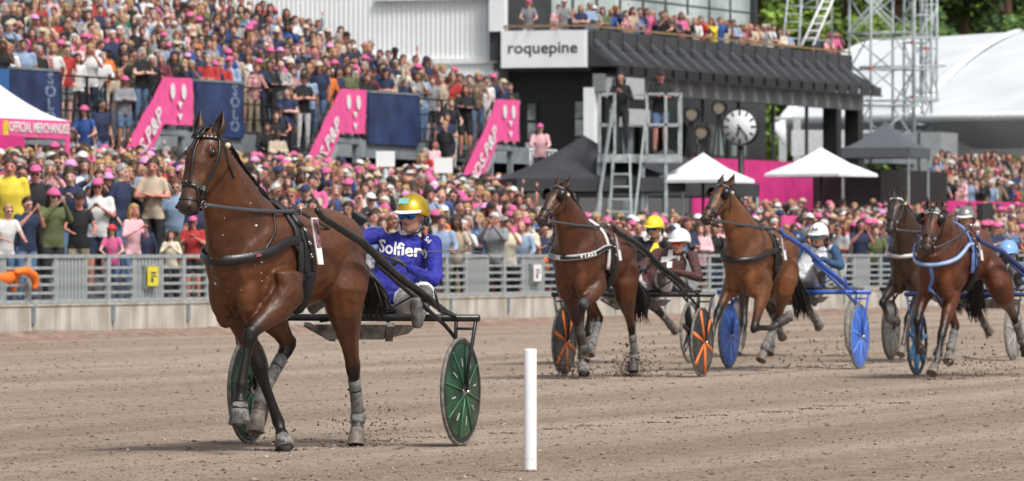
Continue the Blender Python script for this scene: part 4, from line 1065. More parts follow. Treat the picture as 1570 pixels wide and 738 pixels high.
def x5(o, h, M, bv):
    q = MB(); q.ball(h(.05, 0, -.055), (.068, .068, .055), 14, M=M); q.build('face_mask', BLACKP, o)
driver('driver in pale blue helmet and black face mask at the edge of the field', L5, RIG, J5, dict(top=textile('blue_dotted_jacket', (.09, .22, .45), var=.45, scale=16)), mat('pale_blue_helmet', (.20, .38, .66), .3), mat('pale_blue_peak', (.22, .42, .70), .3), lens('smoke_lens', (.03, .03, .04)), extra=x5)
driving_reins(HB5, L5, J5)
# ================================================================= THE SETTING
GALV = mat('galvanised_steel', (.36, .40, .41), .5, metal=.25, var=.12, scale=6, bump=.05)
DGREY = mat('dark_steel', (.05, .055, .06), .5, var=.2)
BLKST = mat('black_steel', (.012, .013, .014), .45, var=.2)
MGREY = mat('mid_grey_steel', (.20, .23, .25), .6, var=.12, scale=3)
PINK = mat('pink_fabric', (.80, .10, .32), .6, var=.06, scale=4, bump=.1, bscale=12)
DPINK = mat('deep_pink_board', (.62, .035, .22), .6, var=.08, scale=2)
NAVYP = mat('navy_banner', (.022, .040, .115), .5, var=.25, scale=1.4)
WHITET = mat('white_tent_fabric', (.78, .79, .82), .6, var=.03, scale=2)
WHITEW = mat('white_painted_board', (.80, .83, .84), .5, var=.03, scale=1)
def flat_text(txt, size, m, parent, c, X, Yv, name='lettering', bold=.0, squash=1.): return lettering(txt, size, m, parent, c, X, Yv, .003, bold, name, 1., squash)

# ---- ground
def track_material():
    m = bpy.data.materials.new('track_clay'); m.use_nodes = True; nt = m.node_tree; b = nt.nodes['Principled BSDF']; L = nt.links
    tc = nt.nodes.new('ShaderNodeTexCoord')
    def noi(sc, det, stretch, rough=.6):
        mp = nt.nodes.new('ShaderNodeMapping'); mp.inputs['Scale'].default_value = stretch; n = nt.nodes.new('ShaderNodeTexNoise')
        n.inputs['Scale'].default_value = sc; n.inputs['Detail'].default_value = det; n.inputs['Roughness'].default_value = rough
        L.new(tc.outputs['Object'], mp.inputs[0]); L.new(mp.outputs[0], n.inputs['Vector']); return n.outputs['Fac']
    def ramp(f, a, ca, bb, cb):
        r = nt.nodes.new('ShaderNodeValToRGB'); r.color_ramp.elements[0].position = a; r.color_ramp.elements[1].position = bb
        r.color_ramp.elements[0].color = (*ca, 1); r.color_ramp.elements[1].color = (*cb, 1); L.new(f, r.inputs[0]); return r.outputs[0]
    def mul(a, c, f=1., t='MULTIPLY'):
        x = nt.nodes.new('ShaderNodeMix'); x.data_type = 'RGBA'; x.blend_type = t; x.inputs['Factor'].default_value = f
        L.new(a, x.inputs[6]); L.new(c, x.inputs[7]); return x.outputs[2]
    bands = ramp(noi(1.0, 5, (.03, .62, 1)), .40, (.300, .233, .178), .62, (.430, .350, .285))   # harrow lanes along the track
    fine = ramp(noi(5.0, 8, (.55, 1.3, 1), .75), .3, (.68, .66, .64), .72, (1.2, 1.2, 1.2))
    specks = ramp(noi(17, 6, (.8, 1.1, 1), .8), .34, (.42, .38, .36), .47, (1, 1, 1))
    c = mul(mul(bands, fine), specks, .8)
    L.new(c, b.inputs['Base Color']); b.inputs['Roughness'].default_value = .95; b.inputs['Specular IOR Level'].default_value = .15
    h = nt.nodes.new('ShaderNodeMath'); h.operation = 'MULTIPLY_ADD'; h.inputs[1].default_value = .6
    L.new(noi(14, 8, (.8, 1.2, 1), .75), h.inputs[0]); L.new(noi(3.2, 5, (.5, 1.2, 1), .6), h.inputs[2])
    bp = nt.nodes.new('ShaderNodeBump'); bp.inputs['Strength'].default_value = .9; bp.inputs['Distance'].default_value = .05
    L.new(h.outputs[0], bp.inputs['Height']); L.new(bp.outputs[0], b.inputs['Normal'])
    return m
CLAY = track_material()
def sheet(name, corners, m, lab=None):
    """corners in track coordinates (s, t, z)"""
    mb = MB(); P = [Vector((s, t, z)) for s, t, z in corners]; mb.add(P, [tuple(range(len(P)))], smooth=False)
    o = mb.build(name, m, None, F0); o.rotation_euler = (0, 0, TR); tag(o, lab, kind='structure'); return o
# track frame for objects: local x = s, local y = t (towards the stands), z up
sheet('track', [(-1500, -900, 0), (3000, -900, 0), (3000, 1500, 0), (-1500, 1500, 0)], CLAY, 'brown clay racing track with harrow lines and hoof marks')
bk = MB()
rb = random.Random(4); N_ = 160
vs = []
for i in range(N_ + 1):
    s = -12 + i * 132 / N_
    for (t, z) in ((-.95, -.01), (-.5, .03), (-.18, .07), (.03, .11)): vs.append((s, t + rb.uniform(-.06, .06), z + rb.uniform(-.012, .02) if z > 0 else z))
bk.add(vs, [(i * 4 + k, i * 4 + k + 1, i * 4 + k + 5, i * 4 + k + 4) for i in range(N_) for k in range(3)])
o = bk.build('dirt_bank', mat('bank_soil', (.24, .165, .125), .95, var=.3, scale=6, bump=.8, bscale=14), None, F0); o.rotation_euler = (0, 0, TR); tag(o, 'low bank of loose soil against the concrete wall', kind='structure')

# apron the crowd stands on, raised terrace and the plaza behind
ASPH = mat('apron_asphalt', (.06, .06, .062), .9, var=.15, bump=.2)
def APR(t, s=0.):
    z = .50 if t < .85 else .50 + (t - .85) * .32 if t < 2.45 else min(1.75, 1.012 + (t - 2.45) * .0615)
    q = min(1, max(0, (s - 2.75 * t - 21.5) / 3.5)); g = min(1, max(0, (s - 2.75 * t - 8) / 10))      # the bank of the apron dies away past the last stairs
    return .5 - .30 * g + (z - .5) * (1 - .78 * q) + max(0, t - 3.2) * .07 * q
a = MB(); ts = [.25, .85, 1.6, 2.45, 4, 6, 8, 10, 12, 14.5, 24]; ns = 77
vs = [(-12 + 2 * i, t, APR(t, -12 + 2 * i)) for t in ts for i in range(ns)]
a.add(vs, [(j * ns + i, j * ns + i + 1, (j + 1) * ns + i + 1, (j + 1) * ns + i) for j in range(len(ts) - 1) for i in range(ns - 1)], smooth=False)
o = a.build('apron', ASPH, None, F0); o.rotation_euler = (0, 0, TR); tag(o, kind='structure')
a = MB(); a.box((200, 84, 2.75), (254, 120, 2.5)); o = a.build('plaza', mat('plaza_paving', (.10, .10, .10), .9, var=.1), None, F0); o.rotation_euler = (0, 0, TR); tag(o, kind='structure')
# s 73..327, t 24..144, top z 4.0

# ---- concrete wall and railing
def concrete():
    m = mat('stained_concrete', (.44, .425, .39), .85, var=.10, scale=1.6, bump=.3, bscale=25)
    nt = m.node_tree; b = nt.nodes['Principled BSDF']; L = nt.links; src = b.inputs['Base Color'].links[0].from_socket
    tc = nt.nodes.new('ShaderNodeTexCoord'); mp = nt.nodes.new('ShaderNodeMapping'); mp.inputs['Scale'].default_value = (5, 5, .35)
    n = nt.nodes.new('ShaderNodeTexNoise'); n.inputs['Scale'].default_value = 1.6; n.inputs['Detail'].default_value = 6
    L.new(tc.outputs['Object'], mp.inputs[0]); L.new(mp.outputs[0], n.inputs['Vector'])
    r = nt.nodes.new('ShaderNodeValToRGB'); r.color_ramp.elements[0].position = .32; r.color_ramp.elements[0].color = (.72, .67, .58, 1); r.color_ramp.elements[1].position = .6; r.color_ramp.elements[1].color = (1.1, 1.1, 1.1, 1)
    L.new(n.outputs['Fac'], r.inputs[0]); x = nt.nodes.new('ShaderNodeMix'); x.data_type = 'RGBA'; x.blend_type = 'MULTIPLY'; x.inputs['Factor'].default_value = .85
    L.new(src, x.inputs[6]); L.new(r.outputs[0], x.inputs[7]); L.new(x.outputs[2], b.inputs['Base Color']); return m
CONC = concrete()
S0, PITCH, NP = -1.72, 2.90, 34
wall = thing('concrete_wall', 'long low stained concrete wall between the track and the crowd', 'wall', F0, TR)
seg = None; brk = None
for i in range(-1, NP):
    if seg is None:
        mb = MB(); mb.box((PITCH / 2, .13, .245), (PITCH - .03, .22, .49)); mb.box((PITCH / 2, .13, .505), (PITCH - .03, .26, .03)); seg = mb.build('wall_segment', CONC, wall); o = seg
    else: o = seg.copy(); COL.objects.link(o)
    o.location = (S0 + i * PITCH, 0, 0)
    if brk is None:
        mb = MB(); mb.box((0, .0, .36), (.09, .03, .26)); brk = mb.build('post_bracket', MGREY, wall); o = brk
    else: o = brk.copy(); COL.objects.link(o)
    o.location = (S0 + i * PITCH, .0, 0)
fence = thing('railing', 'long galvanised steel railing on top of the concrete wall', 'railing', F0 + Vector((0, 0, .52)), TR)
bz = [.10, .225, .35, .475]; FT = .74
proto = {}
def piece(key, make, loc):
    if key not in proto:
        mb = MB(); make(mb); proto[key] = mb.build(key.split('#')[0], GALV, fence); o = proto[key]
    else:
        o = proto[key].copy(); COL.objects.link(o)
    o.location = loc; return o
for i in range(-1, NP):
    s = S0 + i * PITCH
    piece('post', lambda mb: mb.box((0, 0, FT / 2), (.11, .07, FT)), (s, .10, 0))
    piece('top_rail', lambda mb: mb.box((PITCH / 2, 0, 0), (PITCH - .112, .075, .055)), (s, .10, FT - .03))
    piece('bottom_rail', lambda mb: mb.box((PITCH / 2, 0, 0), (PITCH - .112, .06, .055)), (s, .10, .035))
    for k, (a0, a1) in enumerate(((.06, .92), (2.10, PITCH - .06))):
        for z in bz: piece('slat#%d' % k, lambda mb: mb.box(((a0 + a1) / 2, 0, 0), (a1 - a0, .045, .042)), (s, .10, z + .06))
        piece('upright', lambda mb: mb.box((0, 0, FT / 2), (.07, .05, FT - .125)), (s + (a1 + .04 if k == 0 else a0 - .04), .10, .0))
    for k in range(8): piece('bar', lambda mb: mb.box((0, 0, FT / 2), (.07, .035, FT - .125)), (s + 1.06 + k * .13, .10, 0))
    if i % 2 == 0:
        piece('blank_plate', lambda mb: (mb.box((0, -.035, 0), (.40, .012, .30)), mb.box((0, -.042, .17), (.44, .03, .03)), mb.box((0, -.042, -.17), (.44, .03, .03))), (s + 1.5, .09, FT / 2 + .03))
def fence_sign(s, col, lab, txt=None):
    t = thing('notice', lab, 'sign', tp(s, -.002, .92), TR)
    mb = MB(); mb.box((0, 0, 0), (.38, .02, .30)); mb.build('notice_board', mat('notice_%s' % lab.split()[1], col, .5), t)
    mb = MB(); mb.box((0, -.012, .05), (.2, .004, .03)).box((0.02, -.012, -.0), (.24, .004, .02)).box((-.05, -.012, -.06), (.10, .004, .07)); mb.build('print', DGREY, t); return t
fence_sign(S0 + 2 * PITCH + 1.5, (.70, .62, .05), 'small yellow notice fixed to the railing left of the leading horse')
fence_sign(S0 + 8 * PITCH + 1.5, (.78, .78, .78), 'small white notice fixed to the railing before the bay with the lettered collar')

# orange life-vest like bag hanging on the rail
t = thing('orange_jacket', 'bright orange padded jacket hung over the railing at the far left', 'jacket', tp(s_at(38, 0), .06, .98), TR)
mb = MB(); mb.tube([(-.25, -.02, .02), (-.05, -.10, .04), (.18, -.12, -.04), (.26, -.12, -.15), (.20, -.12, -.22)], [.04, .065, .07, .06, .04], 12); mb.build('sleeve', mat('orange_cloth', (.80, .18, .02), .6, bump=.6, bscale=8), t)
mb = MB(); mb.tube([(-.75, .10, -.05), (-.35, .10, -.08), (-.05, .08, -.02), (-.1, .08, -.25)], [.08, .13, .08, .05], 10); mb.build('lining', mat('orange_cloth', (.80, .18, .02), .6), t)

# ---- grandstand
ST = thing('grandstand', 'stepped grandstand full of spectators with navy front panels', 'grandstand', F0, TR)
SE = 66.0; DK = 3.96; RISE, RUN = .27, .8
CONG = mat('stand_concrete', (.20, .21, .22), .85, var=.1)
for r in range(16):
    mb = MB(); t0 = 17.2 + r * RUN; z = DK + r * RISE
    e = SE
    mb.box(((e - 10) / 2 + 10, t0 + RUN / 2, z + RISE / 2 - .15), (e - 10, RUN, RISE + .30)); mb.build('step', CONG, ST)
mb = MB(); mb.box(((SE + 10) / 2, 16.6, DK - .12), (SE - 10, 1.24, .24)); mb.build('deck', CONG, ST)
mb = MB(); mb.box(((SE + 10) / 2, 15.93, DK - .20), (SE - 10, .08, .42)); mb.build('deck_beam', MGREY, ST)
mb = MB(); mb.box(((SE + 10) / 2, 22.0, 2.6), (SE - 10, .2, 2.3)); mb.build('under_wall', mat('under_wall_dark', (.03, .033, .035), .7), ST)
for i in range(12):
    s = 22 + i * 3.7; mb = MB(); mb.box((s, 16.4, 2.7), (.22, .22, 2.1)); mb.build('column', MGREY, ST)
    if i % 2:
        mb = MB(); mb.box((s + 1.8, 21.85, 2.75), (2.6, .05, 1.5)); w = mb.build('window', mat('cream_lit_glass', (.34, .36, .28), .25, var=.4, scale=.9), ST)  # light interior put into the pale glass colour, nothing glows
        for q in (-.8, 0, .8):
            mb = MB(); mb.box((s + 1.8 + q, 21.80, 2.75), (.06, .04, 1.5)); mb.build('mullion', BLKST, w)
mb = MB(); mb.box((SE + .06, 22.5, 4.2), (.12, 12.4, 5.5)); 
# end cheek follows the rake
mb = MB(); mb.add([(SE + .02, 16, 1.7), (SE + .02, 30, 1.7), (SE + .02, 30, DK + 12.8 / RUN * RISE * .95), (SE + .02, 17.2, DK), (SE + .02, 16, DK)] + [(SE + .2, 16, 1.7), (SE + .2, 30, 1.7), (SE + .2, 30, DK + 12.8 / RUN * RISE * .95), (SE + .2, 17.2, DK), (SE + .2, 16, DK)], [(0, 1, 2, 3, 4), (9, 8, 7, 6, 5)] + [(k, (k + 1) % 5, 5 + (k + 1) % 5, 5 + k) for k in range(5)], smooth=False); mb.build('end_wall', BLKST, ST)
TB = 15.86
SB = [s_at(295, 14.5), s_at(561, 14.5), s_at(797, 14.5)]
def navy(s0, s1, txt=None):
    mb = MB(); mb.box(((s0 + s1) / 2, TB - .02, DK + .53), (s1 - s0, .06, 1.22)); p = mb.build('front_panel', NAVYP, ST)
    mb = MB(); mb.box(((s0 + s1) / 2, TB - .02, DK + 1.17), (s1 - s0, .10, .05)); mb.build('panel_cap', MGREY, ST)
    if txt:
        for k, ch in enumerate(txt): flat_text(ch, .33, mat('panel_print', (.17, .22, .32), .6, var=.3), p, (s1 - .55, TB - .06, DK + .98 - k * .27), (1, 0, 0), (0, 0, 1), 'lettering', .01, 2.0)
navy(s_at(14, TB), s_at(90, TB), 'SOLO'); navy(s_at(299, TB), s_at(371, TB), 'SOLO'); navy(s_at(563, TB), s_at(640, TB))
mb = MB(); a_ = s_at(-14, TB); mb.box(((a_ + s_at(11, TB)) / 2, TB - .02, DK + .53), (s_at(11, TB) - a_, .06, 1.22)); mb.build('front_panel', mat('mid_blue_panel', (.03, .13, .32), .5), ST)['label'] = 'mid blue front panel'
def rail(s0, s1, t=TB, zb=DK, parent=ST):
    for z in (.35, .7, 1.08):
        mb = MB(); mb.tube([(s0, t, zb + z), (s1, t, zb + z)], .022, 6); mb.build('hand_rail', BLKST, parent)
    n = max(1, round((s1 - s0) / 1.5))
    for k in range(n + 1):
        mb = MB(); mb.box((s0 + (s1 - s0) * k / n, t, zb + .55), (.05, .05, 1.1)); mb.build('rail_post', BLKST, parent)
rail(s_at(-10, TB), s_at(90, TB), TB + .08, DK + .1)
for x0, x1 in ((93, 250), (372, 520), (642, 745)): rail(s_at(x0, TB), s_at(x1, TB))
# coloured boards on the landing near the right-hand stair
for k, c in enumerate(((.10, .16, .30), (.10, .30, .50), (.70, .55, .03), (.40, .20, .32), (.12, .16, .22))):
    mb = MB(); s = s_at(668, 16.9) + k * 1.0; mb.box((s, 16.9, DK + .62), (.95, .05, 1.2)); mb.build('landing_board', mat('landing_board_%d' % k, c, .6), ST)['label'] = ['dark blue', 'blue', 'yellow', 'mauve', 'slate'][k] + ' landing board'
# stairs down to the apron, each with a pink cloth on its balustrade
def stair(sb, n):
    t = thing('steel_stairs', ['steel stairs from the stand beside the first pink banner from the left', 'steel stairs from the stand beside the middle pink banner', 'steel stairs from the stand beside the pink banner nearest the black building'][n], 'stairs', F0, TR, 'stairs down from the stand')
    N = 13; run = .225; RS = .176; top = sb - 1.7
    for k in range(N):
        mb = MB(); mb.box((top - k * run - run / 2, 15.2, DK - .05 - (k + 1) * RS), (run + .02, 1.1, .05)); mb.build('tread', MGREY, t)
    for tt in (14.6, 15.8):
        mb = MB(); mb.beam((top + .1, tt, DK - .15), (top - N * run, tt, DK - .15 - N * RS), .05, .34, up=(0, 0, 1)); mb.build('stringer', mat('light_grey_steel', (.32, .35, .36), .5, var=.1), t)
        mb = MB(); mb.tube([(top + 1.6, tt, DK + 1.0), (top, tt, DK + 1.0), (top - N * run, tt, DK + 1.0 - N * RS)], .025, 6); mb.build('hand_rail', BLKST, t)
        mb = MB(); mb.tube([(top, tt, DK + .5), (top - N * run, tt, DK + .5 - N * RS)], .018, 6); mb.build('hand_rail', BLKST, t)
        for k in range(0, N + 1, 4):
            mb = MB(); mb.box((top - k * run, tt, DK + .42 - k * RS), (.045, .045, 1.16)); mb.build('rail_post', BLKST, t)
    mb = MB(); mb.box((sb - .85, 15.2, DK - .08), (1.7, 1.24, .12)); mb.build('landing', MGREY, t)
    for q in (0.15, 1.55):
        mb = MB(); mb.box((sb - q, 14.7, 2.75), (.12, .12, 2.1)); mb.build('leg', MGREY, t)
    return t
def banner(sb, n):
    b = thing('pink_banner', ['pink cloth banner with white lettering on the stair rail behind the leading horse', 'pink cloth banner with white lettering above the driver in blue, middle one', 'pink cloth banner with white lettering beside the black building'][n], 'banner', F0, TR, 'pink banners on the stair rails')
    N = 15; run = .225; top = sb - 1.55; tt = 14.53
    mb = MB(); vs = []; rr = random.Random(n)
    C = 40
    for i in range(C + 1):
        s = sb - i * (1.7 + (N - 1) * run) / C
        zt = DK + 1.10 - max(0, top - s) * .78
        for j in range(6):
            z = zt - j * (1.02 + .12 * min(1, max(0, (top - s) / 1))) / 5
            w = .010 * sin(i * 1.1 + j * .7 + n) + .014 * sin(i * .47 + n * 2 + j * .5)
            vs.append((s, tt - w - .03, z + .006 * sin(i * .6)))
    fs = [(i * 6 + j, i * 6 + j + 1, i * 6 + j + 7, i * 6 + j + 6) for i in range(C) for j in range(5)]
    mb.add(vs, fs); back = [(x, y + .012, z) for x, y, z in vs]; mb.add(back, [tuple(reversed(f)) for f in fs]); mb.build('cloth', PINK, b, flip=False)
    X = Vector((1, 0, .78)).normalized(); Y_ = Vector((-.78, 0, 1)).normalized()
    flat_text('NDS.P&P', .50, WHITEP, b, (top - 1.12, tt - .075, DK + 1.10 - 1.12 * .78 - .60), X, Y_, bold=.010, squash=1.2)
    for q in (-.35, .25): 
        mb = MB(); mb.prism([(.13 * cos(a_ * pi / 8), .17 * sin(a_ * pi / 8)) for a_ in range(16)], (sb - .8 + q, tt - .07, DK + .80), (0, .004, 0), (1, 0, 0), (0, 0, 1)); mb.build('emblem', WHITEP, b)
    for zz in (.50, .24):
        mb = MB(); mb.prism([(-.14, .08), (.14, .08), (0, -.08)], (sb - .75, tt - .07, DK + zz), (0, .004, 0), (1, 0, 0), (0, 0, 1)); mb.build('emblem', WHITEP, b)
for n, sb in enumerate(SB): stair(sb, n); banner(sb, n)

# ---- merchandise tent at the far left
def popup(name, label, s, t, zg, w, d, eave, peak, m, wall_m=None, parent_rot=0., fascia=.28, fm=None):
    b = thing(name, label, 'tent', tp(s, t, zg), TR + parent_rot)
    mb = MB(); n = 8
    # roof with a pinched, concave profile
    ring = []
    for k in range(n + 1):
        f = k / n; h = eave + (peak - eave) * (f ** 1.45); ring.append([(-w / 2 * (1 - f), -d / 2 * (1 - f), h), (w / 2 * (1 - f), -d / 2 * (1 - f), h), (w / 2 * (1 - f), d / 2 * (1 - f), h), (-w / 2 * (1 - f), d / 2 * (1 - f), h)])
    vs = [p for r in ring for p in r]; mb.add(vs, [(k * 4 + j, k * 4 + (j + 1) % 4, (k + 1) * 4 + (j + 1) % 4, (k + 1) * 4 + j) for k in range(n) for j in range(4)], smooth=False)
    mb.build('roof', m, b)
    for j, (c, sz) in enumerate((((0, -d / 2, eave - fascia / 2), (w, .02, fascia)), ((0, d / 2, eave - fascia / 2), (w, .02, fascia)), ((-w / 2, 0, eave - fascia / 2), (.02, d - .04, fascia)), ((w / 2, 0, eave - fascia / 2), (.02, d - .04, fascia)))):
        q = MB(); q.box(c, sz); q.build('valance', fm or m, b)
    for x in (-1, 1):
        for y in (-1, 1):
            q = MB(); q.box((x * (w / 2 - .04), y * (d / 2 - .04), eave / 2), (.05, .05, eave)); q.build('leg', GALV if m is not WHITET else WHITEP, b)
    return b
sm = s_at(50, 9.5)
mt = popup('merchandise_tent', 'white topped merchandise tent with pink valance at the far left', sm, 11.0, APR(10), 3.1, 3.1, 2.27, 3.55, WHITET, fascia=.34, fm=PINK)
flat_text('OFFICIAL MERCHANDISE', .26, mat('white_print', (.8, .8, .8), .5), mt, (.15, -1.575, 2.11), (1, 0, 0), (0, 0, 1), squash=.93, bold=.004)
q = MB(); q.box((-1.33, -1.572, 2.09), (.22, .01, .26)); q.build('logo_patch', mat('yellow_print', (.75, .58, .03), .5), mt)
q = MB(); q.box((0, .9, 1.0), (3.0, .03, 1.9)); q.build('back_wall', mat('mauve_fabric', (.45, .13, .30), .7, var=.1), mt)
q = MB(); q.box((-1.4, -1.56, 1.0), (.25, .02, 1.9)); q.build('side_drape', PINK, mt); q = MB(); q.box((1.42, -1.56, 1.0), (.2, .02, 1.9)); q.build('side_drape', PINK, mt)
popup('white_tent', 'plain white tent cut off by the left edge', s_at(-18, 10.5), 12.6, APR(10), 3.1, 3.1, 2.2, 3.4, WHITET)
q = thing('pink_screen', 'deep pink fabric screen at the left edge under the white tent', 'screen', tp(s_at(4, 9), 9, APR(9)), TR)
for i in range(2):
    w_ = MB(); w_.box((-1.3 + i * 1.5, 0, 1.0), (1.46, .03, 2.0)); w_.build('panel', DPINK, q)
for i in range(3):
    w_ = MB(); w_.box((-2.05 + i * 1.5, .03, 1.02), (.05, .05, 2.04)); w_.build('upright', GALV, q)

# ---- the black building with the balcony
BS, BE, BT = s_at(903, 25), s_at(1304, 25), 25.0
BD = thing('black_building', 'black clad restaurant building with long balcony and white lettered end block', 'building', F0, TR)
def bbox(name, c, d, m, parent=BD, lab=None):
    mb = MB(); mb.box(c, d); o = mb.build(name, m, parent)
    if lab: o['label'] = lab
    return o
CLAD = mat('charcoal_cladding', (.045, .050, .055), .6, var=.12, scale=1, bump=.1)
ZR, ZF, ZB = 8.15, 7.22, 6.35
bl = BE - BS
bbox('fascia', (BS + bl / 2, BT - .03, (ZR + 7.6) / 2), (bl, .06, ZR - 7.6), CLAD)
k = int(bl / 1.3)
mb = MB(); mb.hexa([Vector(q) for q in ((BS, BT - .8, 7.0), (BE + .7, BT - .8, 7.0), (BE + .7, BT - .02, 7.0), (BS, BT - .02, 7.0), (BS, BT - .8, 7.05), (BE + .7, BT - .8, 7.05), (BE, BT - .02, 7.6), (BS, BT - .02, 7.6))]); mb.build('awning', mat('awning_dark', (.026, .028, .031), .7, var=.15), BD)
for i in range(k + 1):
    s = BS + .3 + i * (bl - .5) / k
    mb = MB(); mb.beam((s, BT - .08, 7.82), (s, BT - .83, 7.14), .055, .13, up=(1, 0, 0)); mb.build('awning_rib', mat('rib_grey', (.10, .11, .12), .45), BD)
    mb = MB(); mb.box((s + .5, BT - .84, 6.90), (1.05, .06, .28)); mb.build('awning_panel', BLKST, BD)
    mb = MB(); mb.box((s, BT - .04 - .03, 7.95), (.03, .03, .34)); mb.build('joint', BLKST, BD)
bbox('gutter', (BS + bl / 2 + .35, BT - .9, 6.74), (bl + .7, .12, .05), BLKST)
bbox('beam', (BS + bl / 2, BT - .3, 6.50), (bl, .35, .54), mat('beam_grey', (.20, .21, .22), .6))
bbox('balcony_floor', (BS + bl / 2, BT + 1.5, ZF - .15), (bl - .1, 3.0, .3), DGREY)
bbox('hand_rail', (BS + bl / 2, BT + .05, ZR + .10), (bl, .16, .06), mat('wood_rail', (.30, .20, .10), .6, var=.2))
# sign block at the near end: its face looks at the camera
bbox('sign_block', (BS - .0, BT + 1.42, 7.54), (.5, 2.72, 1.13), WHITEW)
sgt = flat_text('roquepine', .50, BLKST, BD, (BS - .262, BT + 1.42, 7.57), (0, -1, 0), (0, 0, 1), bold=.004, squash=1.12)
bbox('hand_rail', (BS - .1, BT + 1.42, ZR + .10), (.2, 2.6, .06), mat('wood_rail', (.30, .20, .10), .6))
for z in (ZF + .3,): pass
bbox('end_wall', (BS + 1.4, BT + 1.5, 5.5), (.3, 3.2, 2.95), BLKST)
bbox('soffit', (BS + .9, BT + 1.4, 6.92), (1.4, 2.7, .1), DGREY)
bbox('white_pillar', (BS + .15, BT - .0, 5.2), (.34, .34, 2.3), WHITEW)
# doors and windows in the black end wall
for (y0, w_, lab) in ((.55, .75, 'a'), (2.3, .38, 'b')):
    f = bbox('door' if lab == 'a' else 'window', (BS + 1.22, BT + y0, 5.0 if lab == 'a' else 5.35), (.06, w_, 1.9 if lab == 'a' else 1.3), BLKST)
    for zz in ((4.55, 5.15, 5.7) if lab == 'a' else (5.05, 5.65)):
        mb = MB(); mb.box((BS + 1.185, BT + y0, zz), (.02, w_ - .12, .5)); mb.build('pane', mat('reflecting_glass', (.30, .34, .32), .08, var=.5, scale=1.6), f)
bbox('pale_panel', (BS + 1.2, BT + 2.2, 4.35), (.06, .6, .7), WHITEW)
# ground floor behind the beam: dark interior with posts and bright gaps
be_ = s_at(1168, BT + 6); bbox('back_wall', ((BS + 3.8 + be_) / 2, BT + 6.0, 5.4), (be_ - BS - 3.8, .3, 2.9), BLKST)
for i in range(12):
    s = BS + 5 + i * (be_ - BS - 6) / 12
    f = bbox('window', (s, BT + 5.8, 5.2), (1.9, .08, 1.3), DGREY)
    mb = MB(); mb.box((s, BT + 5.74, 5.25), (1.6, .03, 1.0)); mb.build('pane', mat('dim_glass', (.10, .12, .11), .1, var=.7, scale=.8), f)
    if i % 2 == 0: bbox('slim_post', (BS + 3 + i * (bl - 5) / 12, BT - .2, 5.15), (.10, .10, 2.35), DGREY)
for px in (1278, 1311): bbox('column', (s_at(px, BT) - .8, BT - .2, 5.15), (.55, .5, 2.3), BLKST)
# storey above the balcony
UZ0, UZ1 = ZF, 12.5
bbox('upper_wall', (BS + 2.4, BT + 3.1, (UZ0 + UZ1) / 2), (4.8, .3, UZ1 - UZ0), CLAD)
bbox('upper_end_wall', (BS - .02, BT + 2.95, (8.1 + UZ1) / 2), (.3, .5, UZ1 - 8.1), WHITEW)
us = BS + 4.8; ue = s_at(1150, BT + 3.1); nb = 9
for i in range(nb):
    a0 = us + (ue - us) * i / nb; a1 = us + (ue - us) * (i + 1) / nb
    f = bbox('window', ((a0 + a1) / 2, BT + 3.15, (UZ0 + UZ1) / 2), (a1 - a0 - .02, .12, UZ1 - UZ0), DGREY)
    for z0, z1 in ((UZ0 + .1, 9.55), (9.62, UZ1 - .1)):
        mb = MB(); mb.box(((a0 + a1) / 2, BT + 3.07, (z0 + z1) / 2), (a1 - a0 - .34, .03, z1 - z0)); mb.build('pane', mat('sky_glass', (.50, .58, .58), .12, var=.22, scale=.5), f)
bbox('upper_corner', (ue + .1, BT + 4.5, (UZ0 + UZ1) / 2), (.2, 3.2, UZ1 - UZ0), CLAD)
bbox('roof_slab', ((BS + ue) / 2, BT + 4.6, UZ1 + .1), (ue - BS, 3.6, .2), DGREY)
for px in (808, 975, 980):
    pass

# ---- pale corrugated building behind the stand
WB = thing('corrugated_building', 'big pale corrugated building behind the grandstand', 'building', F0, TR)
t0, t1 = BT + 3.27, BT + 21; ws = BS + .4; z0, z1 = 5.0, 14
mb = MB(); 
mb.box((ws + 3, (t0 + t1) / 2, (z0 + z1) / 2), (6, t1 - t0, z1 - z0)); mb.build('wall', WHITEW, WB)
nb = 110; pr = None
for i in range(nb):
    t_ = t0 + (t1 - t0) * (i + .5) / nb
    if pr is None: mb = MB(); mb.box((0, 0, 0), (.03, .045, z1 - z0 - .1)); pr = mb.build('cladding_rib', WHITEW, WB); o = pr
    else: o = pr.copy(); COL.objects.link(o)
    o.location = (ws - .015, t_, (z0 + z1) / 2)
for zz, h in ((7.22, .16), (6.82, .14)): 
    mb = MB(); mb.box((ws - .07, t0 + 2.6, zz), (.14, 6.0 - (7.22 - zz), h)); mb.build('trim', mat('white_trim', (.78, .8, .8), .5), WB)
mb = MB(); mb.box((ws - .1, t0 + 1.9, 9.18), (.2, 3.9, .14)); mb.build('window_sill', mat('white_trim', (.78, .8, .8), .5), WB)
for (a0, a1) in ((.1, 1.95), (2.05, 2.65), (2.75, 3.8)):
    mb = MB(); mb.box((ws - .05, t0 + (a0 + a1) / 2, 9.9), (.1, a1 - a0, 1.3)); f = mb.build('window', mat('white_trim', (.78, .8, .8), .5), WB)
    mb = MB(); mb.box((ws - .11, t0 + (a0 + a1) / 2, 9.92), (.03, a1 - a0 - .12, 1.15)); mb.build('pane', mat('dark_glass', (.05, .055, .05), .1, var=.5, scale=1), f)
# ================================================================= THINGS ON THE APRON AND PLAZA
def beams(name, m, parent, L, w=.05):
    mb = MB()
    for a, b in L: mb.beam(a, b, w)
    return mb.build(name, m, parent)
